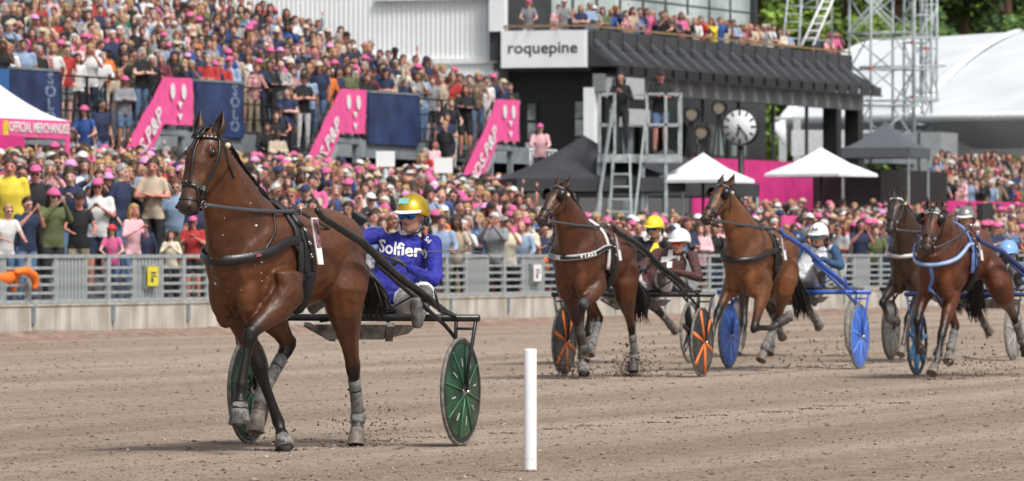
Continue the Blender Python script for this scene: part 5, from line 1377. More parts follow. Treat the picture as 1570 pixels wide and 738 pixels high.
# observation tower
s_, t_ = s_at(980, 5.5), 5.5; A_ = APR
def APR(t, s=45.): return A_(t, s)
TWp = at(980, 389, (tp(s_, t_)).y); TZ = TWp.y; k_ = TZ / FPX; g_ = APR(5.5)
TW = thing('observation_tower', 'galvanised scaffold platform with ladder carrying two people', 'platform', (TWp.x, TZ, g_))
PZ = EYE + (389 - 237) * k_ - g_
def X_(px): return (px - 980) * k_
def Z_(py): return EYE + (389 - py) * k_ - g_
wx0, wx1 = X_(916), X_(1045)
mb = MB(); mb.box(((wx0 + wx1) / 2, .2, PZ - .05), (wx1 - wx0, 1.3, .09)); mb.build('platform', GALV, TW)
mb = MB(); mb.box(((wx0 + wx1) / 2, -.47, PZ - .14), (wx1 - wx0, .06, .09)); mb.build('edge_beam', GALV, TW)
for px, y0, y1 in ((919, 143, 237), (942, 143, 237), (991, 143, 237), (1020, 143, 330), (1043, 143, 237)):
    for yy in ((-.45, .82) if px in (919, 1043) else (-.45,)): mb = MB(); mb.box((X_(px), yy, (Z_(y0) + Z_(y1)) / 2), (.06, .05, abs(Z_(y1) - Z_(y0)))); mb.build('post', GALV, TW)
for (a0, a1) in ((919, 942), (991, 1043)):
    for yy in (145, 192): mb = MB(); mb.beam((X_(a0), -.45, Z_(yy)), (X_(a1), -.45, Z_(yy)), .05); mb.build('guard_rail', GALV, TW)
for px in (919, 1043):
    for yy in (145, 192): mb = MB(); mb.beam((X_(px), -.45, Z_(yy)), (X_(px), .82, Z_(yy)), .045); mb.build('guard_rail', GALV, TW)
for yy in (145, 192): mb = MB(); mb.beam((X_(919), .82, Z_(yy)), (X_(1043), .82, Z_(yy)), .045); mb.build('guard_rail', GALV, TW)
for px in (918, 1020, 985):
    for yy in (-.4, .8): mb = MB(); mb.box((X_(px), yy, PZ / 2 - .05), (.09, .07, PZ - .1)); mb.build('leg', GALV if px != 985 else MGREY, TW)
for a, b in (((926, 237), (912, 420)), ((992, 160), (962, 420)), ((940, 160), (914, 330))): mb = MB(); mb.beam((X_(a[0]), -.5, Z_(a[1])), (X_(b[0]), -.95, Z_(b[1])), .05); mb.build('stay', GALV, TW)
mb = MB(); mb.beam((X_(940), -.55, Z_(237)), (X_(930), -1.0, Z_(400)), .05).beam((X_(965), -.55, Z_(237)), (X_(968), -1.0, Z_(400)), .05); mb.build('ladder_rail', GALV, TW)
for i in range(8):
    f = (i + .6) / 8.5; a = Vector((X_(940), -.55, Z_(237))).lerp(Vector((X_(930), -1.0, Z_(400))), f); b = Vector((X_(965), -.55, Z_(237))).lerp(Vector((X_(968), -1.0, Z_(400))), f)
    mb = MB(); mb.beam(a, b, .05, .04); mb.build('rung', GALV, TW)
FL = (TWp.x, TZ, PZ + g_)

# clock on a pole
cz = tp(s_at(1136, 9.5), 9.5); CZ = cz.y; kc = CZ / FPX
cl = thing('station_clock', 'round white clock with black rim on a black pole', 'clock', (cz.x, CZ, APR(9.5)), -.32)
zc_ = EYE + (389 - 195) * kc - APR(9.5); rc = 29 * kc
mb = MB(); mb.lathe((0, 0, 0), (0, 0, 1), [(0, .08), (zc_ - rc, .075), (zc_ - rc, 0)], 14); mb.build('pole', BLKST, cl)
mb = MB(); mb.lathe((0, .12, zc_), (0, -1, 0), [(0, rc * .98), (.24, rc), (.25, rc * .97), (.22, rc * .93), (.22, 0.001)], 40); mb.lathe((0, .12, zc_), (0, 1, 0), [(0, rc * .98), (.02, rc * .9), (.02, .001)], 40); mb.build('case', BLKST, cl)
mb = MB(); mb.lathe((0, -.101, zc_), (0, -1, 0), [(0, rc * .915), (.008, rc * .91), (.008, .001)], 40); fc_ = mb.build('face', mat('clock_face', (.74, .77, .78), .4, var=.02), cl)
for i in range(12):
    a = 2 * pi * i / 12; mb = MB(); Mz = Matrix.Rotation(a, 3, 'Y'); c = Mz @ Vector((0, 0, rc * .76)); mb.box(c + Vector((0, -.113, zc_)), (.045, .008, .11 if i % 3 else .13), M=Mz); mb.build('hour_mark', BLKST, fc_)
for a, l, w in ((195, .52, .05), (142, .72, .04), (142 + 180, .14, .05)):
    Mz = Matrix.Rotation(R(a), 3, 'Y'); mb = MB(); mb.box(Mz @ Vector((0, 0, rc * l / 2)) + Vector((0, -.122 - .004 * w * 100, zc_)), (w, .008, rc * l), M=Mz); mb.build('hand', BLKST, fc_)

# dark tents
DT = mat('dark_tent_fabric', (.035, .036, .042), .7, var=.12, scale=2, bump=.1)
popup('dark_tent', 'dark grey tent behind the bay with the lettered collar', s_at(895, 7), 7, APR(7), 3.7, 3.7, 2.25, 3.22, DT, parent_rot=.55)
popup('dark_tent', 'dark grey tent under the scaffold platform', s_at(1022, 7.2), 7.2, APR(7), 3.5, 3.5, 2.2, 3.05, DT, parent_rot=.55)
popup('dark_tent', 'small dark tent beside the right-hand parasol', s_at(1358, 12), 12, APR(12), 2.0, 2.0, 2.75, 3.5, mat('blue_grey_fabric', (.09, .10, .115), .7))
def parasol(label, px, py0, py1, t, w, n=8, lean=0.):
    p = tp(s_at(px, t), t); k = p.y / FPX; zt = EYE + (389 - py0) * k; ze = EYE + (389 - py1) * k
    b = thing('parasol', label, 'parasol', (p.x, p.y, APR(t)), .25, 'white parasols'); g = APR(t); r = w * k / 2
    mb = MB(); vs = [(0, 0, zt - g)]; 
    for q in (.12, .5, 1.):
        for i in range(n): a = 2 * pi * i / n; sag = .06 * sin(pi * q); vs.append((r * q * cos(a), r * q * sin(a), (zt - g) - (zt - ze) * q - sag + lean * r * q * cos(a)))
    fs = [(0, 1 + i, 1 + (i + 1) % n) for i in range(n)] + [(1 + k2 * n + i, 1 + (k2 + 1) * n + i, 1 + (k2 + 1) * n + (i + 1) % n, 1 + k2 * n + (i + 1) % n) for k2 in range(2) for i in range(n)]
    mb.add(vs, fs, smooth=False); mb.add([(x, y, z - .012) for x, y, z in vs], [tuple(reversed(f)) for f in fs], smooth=False); mb.build('canopy', WHITET, b, flip=False)
    mb = MB(); 
    for i in range(n): a = 2 * pi * i / n; a2 = 2 * pi * (i + 1) / n; z = ze - g - .03; mb.add([(r * cos(a), r * sin(a), z + .03 + lean * r * cos(a)), (r * cos(a2), r * sin(a2), z + .03 + lean * r * cos(a2)), (r * cos(a2), r * sin(a2), z - .04 + lean * r * cos(a2)), (r * cos(a), r * sin(a), z - .04 + lean * r * cos(a))], [(0, 1, 2, 3)], smooth=False)
    mb.build('valance', WHITET, b)
    mb = MB(); mb.lathe((0, 0, 0), (0, 0, 1), [(0, .03), (zt - g - .05, .03), (zt - g - .05, 0)], 10); mb.build('pole', mat('dark_wood_pole', (.06, .04, .03), .6), b)
    for i in range(n):
        a = 2 * pi * i / n; mb = MB(); mb.beam((0, 0, zt - g - .7), (r * .5 * cos(a), r * .5 * sin(a), (zt - g) - (zt - ze) * .5 - .06), .02); mb.build('strut', mat('dark_wood_pole', (.06, .04, .03), .6), b)
    return b
parasol('white parasol behind the light bay horse, left of the clock', 1078, 234, 276, 4.2, 165, 4, -.0)
parasol('white parasol above the driver in white and navy', 1259, 226, 267, 7.0, 182, 4)

# white crowd barriers at the plaza edge
for i, (a0, a1) in enumerate(((772, 806), (808, 856), (858, 902))):
    b = thing('crowd_barrier', ['white crowd barrier below the last pink banner', 'white crowd barrier behind the person in a pale hooded top', 'white crowd barrier beside the white pillar'][i], 'barrier', F0, TR, 'white crowd barriers')
    t = 20.5; s0, s1 = s_at(a0, t), s_at(a1, t); zg = 3.05
    mb = MB(); mb.tube([(s0, t, zg), (s0, t, zg + .95), (s0 + .15, t, zg + 1.1), (s1 - .15, t, zg + 1.1), (s1, t, zg + .95), (s1, t, zg)], .03, 8); mb.tube([(s0, t, zg + .2), (s1, t, zg + .2)], .02, 6); mb.build('frame', WHITEP, b)
    n = max(4, int((s1 - s0) / .25))
    for q in range(1, n): mb = MB(); mb.tube([(s0 + (s1 - s0) * q / n, t, zg + .2), (s0 + (s1 - s0) * q / n, t, zg + 1.08)], .016, 6); mb.build('bar', WHITEP, b)
a = MB(); a.box((65, 20.5, 2.35), (14, 4, 1.4)); o = a.build('terrace', mat('terrace_grey', (.10, .10, .10), .9), None, F0); o.rotation_euler = (0, 0, TR); tag(o, kind='structure')

# pink hoardings
def board(name, label, px0, px1, py0, py1, t, m, cat='hoarding', th=.08):
    s0, s1 = s_at(px0, t), s_at(px1, t); p = tp((s0 + s1) / 2, t); k = p.y / FPX; z1 = EYE + (389 - py0) * k; z0 = EYE + (389 - py1) * k
    b = thing(name, label, cat, (p.x, p.y, z0), TR); n = max(1, round((s1 - s0) / 2.4)); w = (s1 - s0) / n
    for i in range(n):
        mb = MB(); mb.box((-(s1 - s0) / 2 + (i + .5) * w, 0, (z1 - z0) / 2), (w - .03, th, z1 - z0)); mb.build('panel', m, b)
        mb = MB(); mb.box((-(s1 - s0) / 2 + i * w, .06, (z1 - z0) / 2), (.06, .06, z1 - z0 + .02)); mb.build('stud_post', DGREY, b)
    return b
board('pink_hoarding', 'deep pink hoarding behind the clock pole', 1062, 1250, 246, 330, 15, DPINK)
board('pink_hoarding', 'long deep pink hoarding behind the right-hand crowd', 1392, 1600, 309, 345, 14, DPINK)
board('pink_hoarding', 'small pink board beside the flower planter', 1199, 1222, 331, 372, 2.3, PINK)
# black stage and road boxes
b = board('stage', 'low black stage under the small dark tent', 1298, 1402, 262, 320, 13, BLKST, 'stage', 2.0)
b = board('grey_cabinet', 'grey equipment cabinet at the foot of the scaffold tower', 1338, 1390, 206, 252, 26, MGREY, 'cabinet', 1.5)
b = board('grey_cabinet', 'taller grey cabinet right of the scaffold tower', 1412, 1438, 204, 272, 25, mat('pale_grey_cabinet', (.30, .32, .33), .6), 'cabinet', 1.5)
# loudspeakers
def speaker(label, px0, px1, py0, py1, t):
    p = tp(s_at((px0 + px1) / 2, t), t); k = p.y / FPX; w = (px1 - px0) * k; z1 = EYE + (389 - py0) * k; z0 = EYE + (389 - py1) * k
    b = thing('loudspeaker', label, 'loudspeaker', (p.x, p.y, APR(t)), .2); g = APR(t)
    mb = MB(); mb.box((0, 0, (z0 + z1) / 2 - g), (w, .4, z1 - z0)); mb.build('cabinet', BLKST, b)
    mb = MB(); mb.box((0, -.21, (z0 + z1) / 2 - g), (w * .86, .02, (z1 - z0) * .94)); mb.build('grille', mat('speaker_grille', (.03, .03, .032), .8), b)
    mb = MB(); mb.box((0, 0, (z0 - g) / 2), (.06, .06, z0 - g)); mb.build('stand', BLKST, b)
speaker('tall black column loudspeaker over the crowd behind the driver in blue', 749, 776, 291, 354, 3.0)
speaker('black loudspeaker behind the driver in silver-grey helmet', 1500, 1520, 312, 362, 3.5)
# poles
def pole(label, px, py0, t, r=.05, m=MGREY, sign=None):
    p = tp(s_at(px, t), t); k = p.y / FPX; g = APR(t); h = EYE + (389 - py0) * k - g
    b = thing('lamp_pole', label, 'pole', (p.x, p.y, g), 0)
    mb = MB(); mb.lathe((0, 0, 0), (0, 0, 1), [(0, r * 1.2), (h, r), (h + .01, .001)], 12); mb.build('shaft', m, b)
    mb = MB(); mb.lathe((0, 0, 0), (0, 0, 1), [(0, r * 2.2), (.04, r * 2.2), (.05, r)], 12); mb.build('base_plate', m, b)
    if sign: mb = MB(); mb.box((0, -.02, h - .05), (.36, .12, .30)); mb.build('box', WHITEW, b)
    return b
pole('grey pole with pale box rising from the crowd behind the driver in blue', 591, 240, 5.0, .06, GALV, True)
pole('grey pole with pale box right of the driver in blue', 680, 250, 5.0, .055, GALV, True)
pole('slim rusty pole in the crowd left of the raised fist', 511, 252, 2.0, .02, mat('rusty_pole', (.22, .08, .05), .8))
pole('second slim rusty pole close beside the first', 519, 256, 2.0, .02, mat('rusty_pole', (.22, .08, .05), .8))

# lattice lighting tower
def truss(name, label, px, t, py_top, w, h0, zg, cat='scaffold tower', bay=1.3, m=GALV, clamps=True):
    p = tp(s_at(px, t), t); b = thing(name, label, cat, (p.x, p.y, zg), .4); k = p.y / FPX; H_ = EYE + (389 - py_top) * k - zg
    C = [(-w / 2, -w / 2), (w / 2, -w / 2), (w / 2, w / 2), (-w / 2, w / 2)]; n = int(H_ / bay)
    for x, y in C: mb = MB(); mb.tube([(x, y, 0), (x, y, H_)], .05, 8); mb.build('upright', m, b)
    for i in range(n + 1):
        z = i * H_ / n
        for q in range(4):
            a, c = C[q], C[(q + 1) % 4]; mb = MB(); mb.tube([(*a, z), (*c, z)], .032, 6); mb.build('ledger', m, b)
            if i < n:
                z2 = (i + 1) * H_ / n; mb = MB(); mb.tube([(*(a if i % 2 else c), z), (*(c if i % 2 else a), z2)], .028, 6); mb.build('brace', m, b)
            if clamps and q == 0 and i % 2: mb = MB(); mb.box((*a, z), (.13, .13, .10)); mb.build('clamp', mat('red_clamp', (.5, .05, .04), .5), b)
    return b
truss('scaffold_tower', 'tall lattice scaffold tower before the big white tent', 1352, 26.5, -60, 1.75, 0, 4.0)
truss('scaffold_tower', 'slimmer lattice mast right beside the tall scaffold tower', 1407, 26.5, -60, .75, 0, 4.0, bay=1.0)
truss('scaffold_tower', 'narrow scaffold mast joined to the right of the lattice mast', 1424, 27, -60, .45, 0, 4.0, bay=1.4)
LT = thing('scaffold_link', 'horizontal scaffold tubes tying the lattice towers together', 'scaffold', F0, TR)
for py in (60, 103, 155):
    p0 = tp(s_at(1350, 26.5), 26.5); a = at(1318, py, p0.y + 3); b_ = at(1440 if py != 103 else 1450, py - 2, p0.y + 3); mb = MB()
    inv = Matrix.Rotation(-TR, 3, 'Z'); mb.tube([inv @ (a - F0), inv @ (b_ - F0)], .045, 6); mb.build('tube', GALV, LT)
# ladders and frames on the roof terrace
def ladder(label, p0, p1, w, m=GALV, rungs=9):
    b = thing('ladder', label, 'ladder', p0, 0); d = p1 - p0; x = Vector((w / 2, 0, 0))
    for q in (-1, 1): mb = MB(); mb.tube([x * q, d + x * q * .8], .04, 6); mb.build('side_rail', m, b)
    for i in range(1, rungs): f = i / rungs; mb = MB(); mb.tube([d * f - x * (1 - .2 * f), d * f + x * (1 - .2 * f)], .028, 6); mb.build('rung', m, b)
    return b
zz = tp(s_at(1225, 26), 26).y
ladder('leaning ladder frame on the balcony roof, left one', at(1212, 72, zz), at(1222, -40, zz + 1.5), .55)
ladder('leaning white ladder on the balcony roof, right of the scaffold frame', at(1238, 70, zz), at(1283, -30, zz + 1.5), .4, WHITEP)
SF = thing('scaffold', 'light scaffold frame between the two ladders on the balcony', 'scaffold', at(1245, 72, zz + 1), 0)
kz = (zz + 1) / FPX
for x in (-18, 8, 30): mb = MB(); mb.tube([(x * kz, 0, 0), (x * kz, 0, 110 * kz)], .04, 6); mb.build('upright', GALV, SF)
for z in (10, 35, 60, 90): mb = MB(); mb.tube([(-18 * kz, 0, z * kz), (30 * kz, 0, z * kz)], .03, 6); mb.build('ledger', GALV, SF)
for z in (10, 60): mb = MB(); mb.tube([(-18 * kz, 0, z * kz), (30 * kz, 0, (z + 30) * kz)], .03, 6); mb.build('brace', GALV, SF)
ldp = at(1320, 70, zz + 25)
# big inclined truss behind
b = thing('lighting_boom', 'long diagonal lattice boom crossing behind the scaffold tower', 'scaffold', at(1310, 60, 240), 0)
for q in (0, 10): mb = MB(); mb.tube([(-12 * .025, 0, q * .025), (60 * .025, 0, (80 + q) * .025)], .05, 6); mb.tube([(0, 0, (80 + q) * .025), (60 * .025, 0, (q + 15) * .025)], .05, 6); mb.build('chord', GALV, b)

# flood lights and technical clutter under the balcony
def flood(label, px, py, t, w=.5):
    p = tp(s_at(px, t), t); z = EYE + (389 - py) * p.y / FPX
    b = thing('stage_light', label, 'stage light', (p.x, p.y, 4.0), .1); h = z - 4.0
    mb = MB(); mb.lathe((0, .2, h), (0, -1, -.2), [(0, .1), (.05, .2), (.35, .26), (.36, .22), (.30, .2), (.30, .001)], 16); mb.build('housing', BLKST, b)
    mb = MB(); mb.lathe((0, -.10, h - .055), (0, -1, -.2), [(0, .19), (.01, .001)], 16); mb.build('lens', mat('warm_lens', (.30, .26, .20), .2), b)
    for q in (-.25, .25): mb = MB(); mb.beam((0, 0, h), (q, 0, 0), .05); mb.build('tripod_leg', BLKST, b)
    mb = MB(); mb.box((0, .05, h / 2), (.06, .06, h)); mb.build('post', BLKST, b)
for i, (px, py) in enumerate(((1075, 200), (1102, 162), (1060, 172))): flood(['stage light with warm lens left of the clock', 'black stage light above the clock to its left', 'black stage light highest left of the clock'][i], px, py, 24.3)
for i, (px, w_) in enumerate(((958, 26), (965, 30))):
    b = board('loudspeaker', ['pale grey monitor cabinet between the two people on the platform, upper', 'pale grey monitor cabinet between the two people on the platform, lower'][i], px - w_ / 2, px + w_ / 2 + 2, (120, 168)[i], (152, 192)[i], 19 + i, mat('pale_grey_case', (.42, .44, .45), .6), 'cabinet', .6)
    p = b.location; mb = MB(); mb.box((0, 0, (1.2 - p.z) / 2 + 0), (.12, .12, p.z - 1.2)); mb.build('stand', MGREY, b)

# ---- the big white tent
BTN = thing('big_white_tent', 'huge white arched event tent at the right with white frame ribs', 'tent', (0, 0, 0))
ZT = 236
TENTR = mat('big_tent_membrane', (.66, .69, .73), .55, var=.05, scale=.4)
def loftsurf(mb, A, B, n, bulge, m=0):
    """A, B: end points of ridge and eave: surface from ridge A0-A1 to eave B0-B1, bulging upward"""
    vs = []
    for i in range(n + 1):
        f = i / n; up = bulge * sin(pi * f) 
        for P0, P1 in ((A[0], B[0]), (A[1], B[1])): vs.append(Vector(P0).lerp(Vector(P1), f) + Vector((0, -up * .3, up)))
    return vs
r0, r1 = at(1349, 62, 262), at(1700, 40, 245); e0, e1 = at(1262, 150, 240), at(1700, 158, 222); g0, g1 = at(1200, 186, 236), at(1700, 176, 219)
mb = MB(); n = 12; m_ = 14; vs = []
for i in range(n + 1):
    f = i / n; 
    for j in range(m_ + 1):
        q = j / m_; a = r0.lerp(r1, q); b = g0.lerp(g1, q); up = .65 * sin(pi * f) * (1 - .1 * q) - .12 * abs(sin(pi * q * 4.5)) * sin(pi * f)
        vs.append(a.lerp(b, f) + Vector((0, -up * .4, up)))
mb.add(vs, [(i * (m_ + 1) + j, (i + 1) * (m_ + 1) + j, (i + 1) * (m_ + 1) + j + 1, i * (m_ + 1) + j + 1) for i in range(n) for j in range(m_)]); mb.build('roof', TENTR, BTN)
mb = MB(); bk0, bk1 = r0 + Vector((-3, 30, -4)), r1 + Vector((0, 30, -4)); mb.quad(r0, r1, bk1, bk0); mb.build('rear_roof', TENTR, BTN)
for q in (0., .62, 1.):
    P = []
    for i in range(n + 1):
        f = i / n; q2 = min(1, q - .22 * f + (.0 if q < 1 else 0)) if q == .62 else q
        a = r0.lerp(r1, q2); b = g0.lerp(g1, q2); up = .65 * sin(pi * f) * (1 - .1 * q2); P.append(a.lerp(b, f) + Vector((0, -up * .4 - .12, up + .05)))
    mb = MB(); mb.tube(P, [(.22, .06)] * (n + 1), 8, side=(1, 0, 0)); mb.build('frame_rib', mat('white_frame', (.80, .82, .84), .45), BTN)
mb = MB(); mb.tube([g0 + Vector((-.3, -.1, 0)), g1 + Vector((0, -.1, 0))], .16, 8); mb.build('eave_beam', mat('white_frame', (.80, .82, .84), .45), BTN)
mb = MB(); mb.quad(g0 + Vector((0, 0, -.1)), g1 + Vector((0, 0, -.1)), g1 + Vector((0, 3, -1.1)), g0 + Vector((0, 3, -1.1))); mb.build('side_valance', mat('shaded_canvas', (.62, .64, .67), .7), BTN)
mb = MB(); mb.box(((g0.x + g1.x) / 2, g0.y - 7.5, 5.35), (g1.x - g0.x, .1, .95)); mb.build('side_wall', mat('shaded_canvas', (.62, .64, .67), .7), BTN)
for px in (1200, 1222, 1300, 1450, 1527, 1600):
    p = at(px, 200, 232); mb = MB(); mb.box((p.x, p.y, 5.2), (.28, .2, 2.3)); mb.build('leg', mat('grey_frame', (.45, .47, .48), .5), BTN)
mb = MB(); mb.tube([at(1192, 188, 231), at(1199, 208, 231), at(1203, 222, 231)], [(.28, .04), (.16, .04), (.04, .04)], 8, side=(1, 0, 0)); mb.build('drape', WHITET, BTN)

# ---- trees
BARK = mat('pine_bark', (.10, .055, .035), .9, var=.3, scale=6, bump=.6)
def leafmat(name, c): 
    m = mat(name, c, .7, var=.35, scale=1.2); b = m.node_tree.nodes['Principled BSDF']; b.inputs['Subsurface Weight'].default_value = 0; return m
LEAF = [leafmat('leaf_bright', (.17, .27, .03)), leafmat('leaf_mid', (.085, .16, .03)), leafmat('leaf_dark', (.035, .075, .024))]
crowns = []
def crown_mesh(seed, rx, rz, n, size, mi):
    r = random.Random(seed); mb = MB(); cl = []
    for q in range(26):
        a = r.uniform(0, 2 * pi); z = r.uniform(-1, 1); d = r.uniform(.35, .95) * math.sqrt(max(.1, 1 - z * z)); cl.append(Vector((d * rx * cos(a), d * rx * sin(a), z * rz)))
    for i in range(n):
        c = cl[i % 26]; v = Vector((r.gauss(0, 1), r.gauss(0, 1), r.gauss(0, 1))).normalized() * (rx * .36) * r.random() ** .4
        p = c + Vector((v.x, v.y, v.z * .8)); a = Vector((r.gauss(0, 1), r.gauss(0, 1), r.gauss(0, .6))).normalized(); b = a.orthogonal().normalized(); s = size * r.uniform(.6, 1.4)
        mb.add([p - a * s, p + b * s * .6, p + a * s, p - b * s * .6], [(0, 1, 2, 3)], mi if r.random() < .7 else (mi + 1) % 3, smooth=False)
    return mb
trees = [(1165, 290, 15, 0, 3.2), (1192, 300, 16, 0, 3.4), (1225, 295, 17, 1, 3.2), (1262, 300, 15, 0, 3.4), (1300, 292, 17, 0, 3.5), (1338, 305, 18, 1, 3.4), (1375, 300, 17, 0, 3.2), (1405, 312, 19, 1, 3.0), (1440, 318, 20, 2, 3.4), (1478, 310, 20, 2, 3.2), (1510, 322, 21, 2, 3.4), (1545, 312, 20, 1, 3.4), (1580, 320, 20, 2, 3.4), (1175, 335, 24, 2, 4.5), (1250, 340, 24, 1, 4.5), (1330, 345, 25, 2, 4.5), (1420, 350, 25, 2, 4.5), (1500, 352, 25, 2, 4.5), (1570, 350, 25, 2, 4.5), (1130, 330, 22, 1, 4.5)]
protoC = {}
ORD = 'first second third fourth fifth sixth seventh eighth ninth tenth eleventh twelfth thirteenth fourteenth'.split()
kinds = ['bright green birch', 'mid green leafy tree', 'dark pine']
tl_ = ['behind the roof ladders', 'above the big tent', 'at the far edge of the wood']
for i, (px, Z, H, kd, rr) in enumerate(trees):
    p = at(px, 389, Z)
    where = 'past glass floor' if px < 1200 else 'behind roof ladders' if px < 1290 else 'behind scaffold tower' if px < 1420 else 'above big tent'
    dist = 'in the back row ' if Z > 325 else 'in the front row '
    rank = sorted(q[0] for q in trees if (q[1] > 325) == (Z > 325)).index(px); row = [q for q in trees if (q[1] > 325) == (Z > 325)]
    b = thing('pine_tree' if kd == 2 else 'leafy_tree', '%s tree of %s row, %s from left, %s' % (['bright green', 'mid green', 'dark bare-stemmed'][kd], 'back' if Z > 325 else 'front', ORD[rank], where), 'tree', (p.x, p.y, 3.5), 0, 'trees behind the tent')
    key = (kd, rr > 4, i % 2)
    mb = MB(); hh = H - 3.5; mb.tube([(0, 0, 0), (.1, 0, hh * .4), (-.05, 0, hh * .75), (0, 0, hh * .97)], [.32, .25, .17, .05], 8); 
    r9 = random.Random(i)
    for q in range(9): z = hh * r9.uniform(.35, .9); a = r9.uniform(0, 6.28); l = rr * r9.uniform(.4, .8); mb.tube([(0, 0, z), (l * .5 * cos(a), l * .5 * sin(a), z + .5), (l * cos(a), l * sin(a), z + 1.0)], [.09, .06, .02], 5)
    mb.build('trunk', BARK, b)
    if key not in protoC: protoC[key] = crown_mesh(i, rr, 6.0 if rr < 4 else 7.5, 4200, .20, kd)
    cm = protoC[key]
    if isinstance(cm, MB): o = cm.build('crown', LEAF, b, flip=False); protoC[key] = o
    else: o = cm.copy(); COL.objects.link(o); o.parent = b
    hz_ = 6.0 if rr < 4 else 7.5; o.location = (0, 0, hh - hz_ + (.2 if kd < 2 else 3.2)); o.scale = (1, 1, 1 if kd < 2 else .62)
    
# wood behind everything
mb = MB(); r9 = random.Random(77)
for i in range(20000):
    px = r9.uniform(1080, 1640); Z = r9.uniform(360, 385); z = r9.uniform(3.5, 24); p = at(px, 389, Z); p.z = z; s = r9.uniform(.2, .5)
    a = Vector((r9.gauss(0, 1), r9.gauss(0, .4), r9.gauss(0, 1))).normalized(); b_ = Vector((a.z, r9.gauss(0, .3), -a.x)).normalized()
    mb.add([p - a * s, p + b_ * s * .6, p + a * s, p - b_ * s * .6], [(0, 1, 2, 3)], r9.choice((1, 2, 2)), smooth=False)
o = mb.build('far_wood', LEAF, None, flip=False); tag(o, 'dense green wood filling the gaps behind the trees', kind='stuff')
hb = MB(); hb.box((at(1380, 389, 392).x, 394, 9), (60, 4, 34)); o = hb.build('hill', mat('wooded_hill', (.03, .05, .018), .95, var=.4, scale=1), None); tag(o, kind='structure')
# flower planter
fp = tp(s_at(1237, 2.4), 2.4); b = thing('flower_planter', 'planter with white and pink flowers behind the driver in white and navy', 'planter', (fp.x, fp.y, APR(2.4)), TR)
mb = MB(); mb.box((0, 0, .3), (2.4, .4, .6)); mb.build('box', DGREY, b)
mb = MB(); r9 = random.Random(3)
for i in range(900):
    p = Vector((r9.uniform(-1.3, 1.3), r9.uniform(-.25, .25), .6 + .55 * r9.random())); s = .05; a = Vector((r9.gauss(0, 1), r9.gauss(0, 1), r9.gauss(0, 1))).normalized(); q = a.orthogonal().normalized(); mb.add([p - a * s, p + q * s * .7, p + a * s, p - q * s * .7], [(0, 1, 2, 3)], 0, smooth=False)
mb.build('leaves', LEAF[1], b, flip=False)
for c, nm, n in (((.75, .78, .62), 'white_blossom', 26), ((.75, .3, .45), 'pink_blossom', 14)):
    mb = MB()
    for i in range(n): mb.ball((r9.uniform(-1.3, 1.3), r9.uniform(-.3, .1), .8 + .5 * r9.random()), .07, 6)
    mb.build(nm, mat(nm, c, .8), b)
# ================================================================= THE CROWD
HT = 1.74
def stand_pose(arms='down', lean=0., w=1., sit=False):
    J = dict(pel=(0, 0, .93), che=(.01 + lean * .5, 0, 1.24), nk=(lean, 0, 1.46), hd=(.02 + lean * 1.1, 0, 1.60), f=(1, 0, -.08),
             sh=[(lean * .9, .185 * w, 1.40), (lean * .9, -.185 * w, 1.40)], kn=[(.02, .10, .50), (.02, -.10, .50)], an=[(-.02, .11, .08), (-.02, -.11, .08)], toe=[(.14, .13, .04), (.14, -.13, .04)])
    L = lean * .9
    A = dict(down=([(L - .02, .25, 1.13), (L - .02, -.25, 1.13)], [(L + .06, .25, .90), (L + .06, -.25, .90)]),
             rail=([(L + .08, .25, 1.16), (L + .08, -.25, 1.16)], [(L + .33, .18, 1.10), (L + .33, -.16, 1.10)]),
             clap=([(L + .05, .25, 1.15), (L + .05, -.25, 1.15)], [(L + .28, .05, 1.30), (L + .28, -.05, 1.30)]),
             phone=([(L + .14, .23, 1.24), (L + .14, -.23, 1.24)], [(L + .30, .05, 1.50), (L + .30, -.05, 1.50)]),
             cross=([(L + .06, .25, 1.16), (L + .06, -.25, 1.16)], [(L + .22, -.06, 1.20), (L + .22, .06, 1.17)]),
             wave=([(L + .10, .33, 1.52), (L + .04, -.25, 1.14)], [(L + .16, .32, 1.80), (L + .22, -.12, 1.12)]),
             pocket=([(L - .05, .28, 1.15), (L - .05, -.28, 1.15)], [(L + .06, .20, .94), (L + .06, -.20, .94)]))[arms]
    J['el'], J['ha'] = A; return J
CR = []
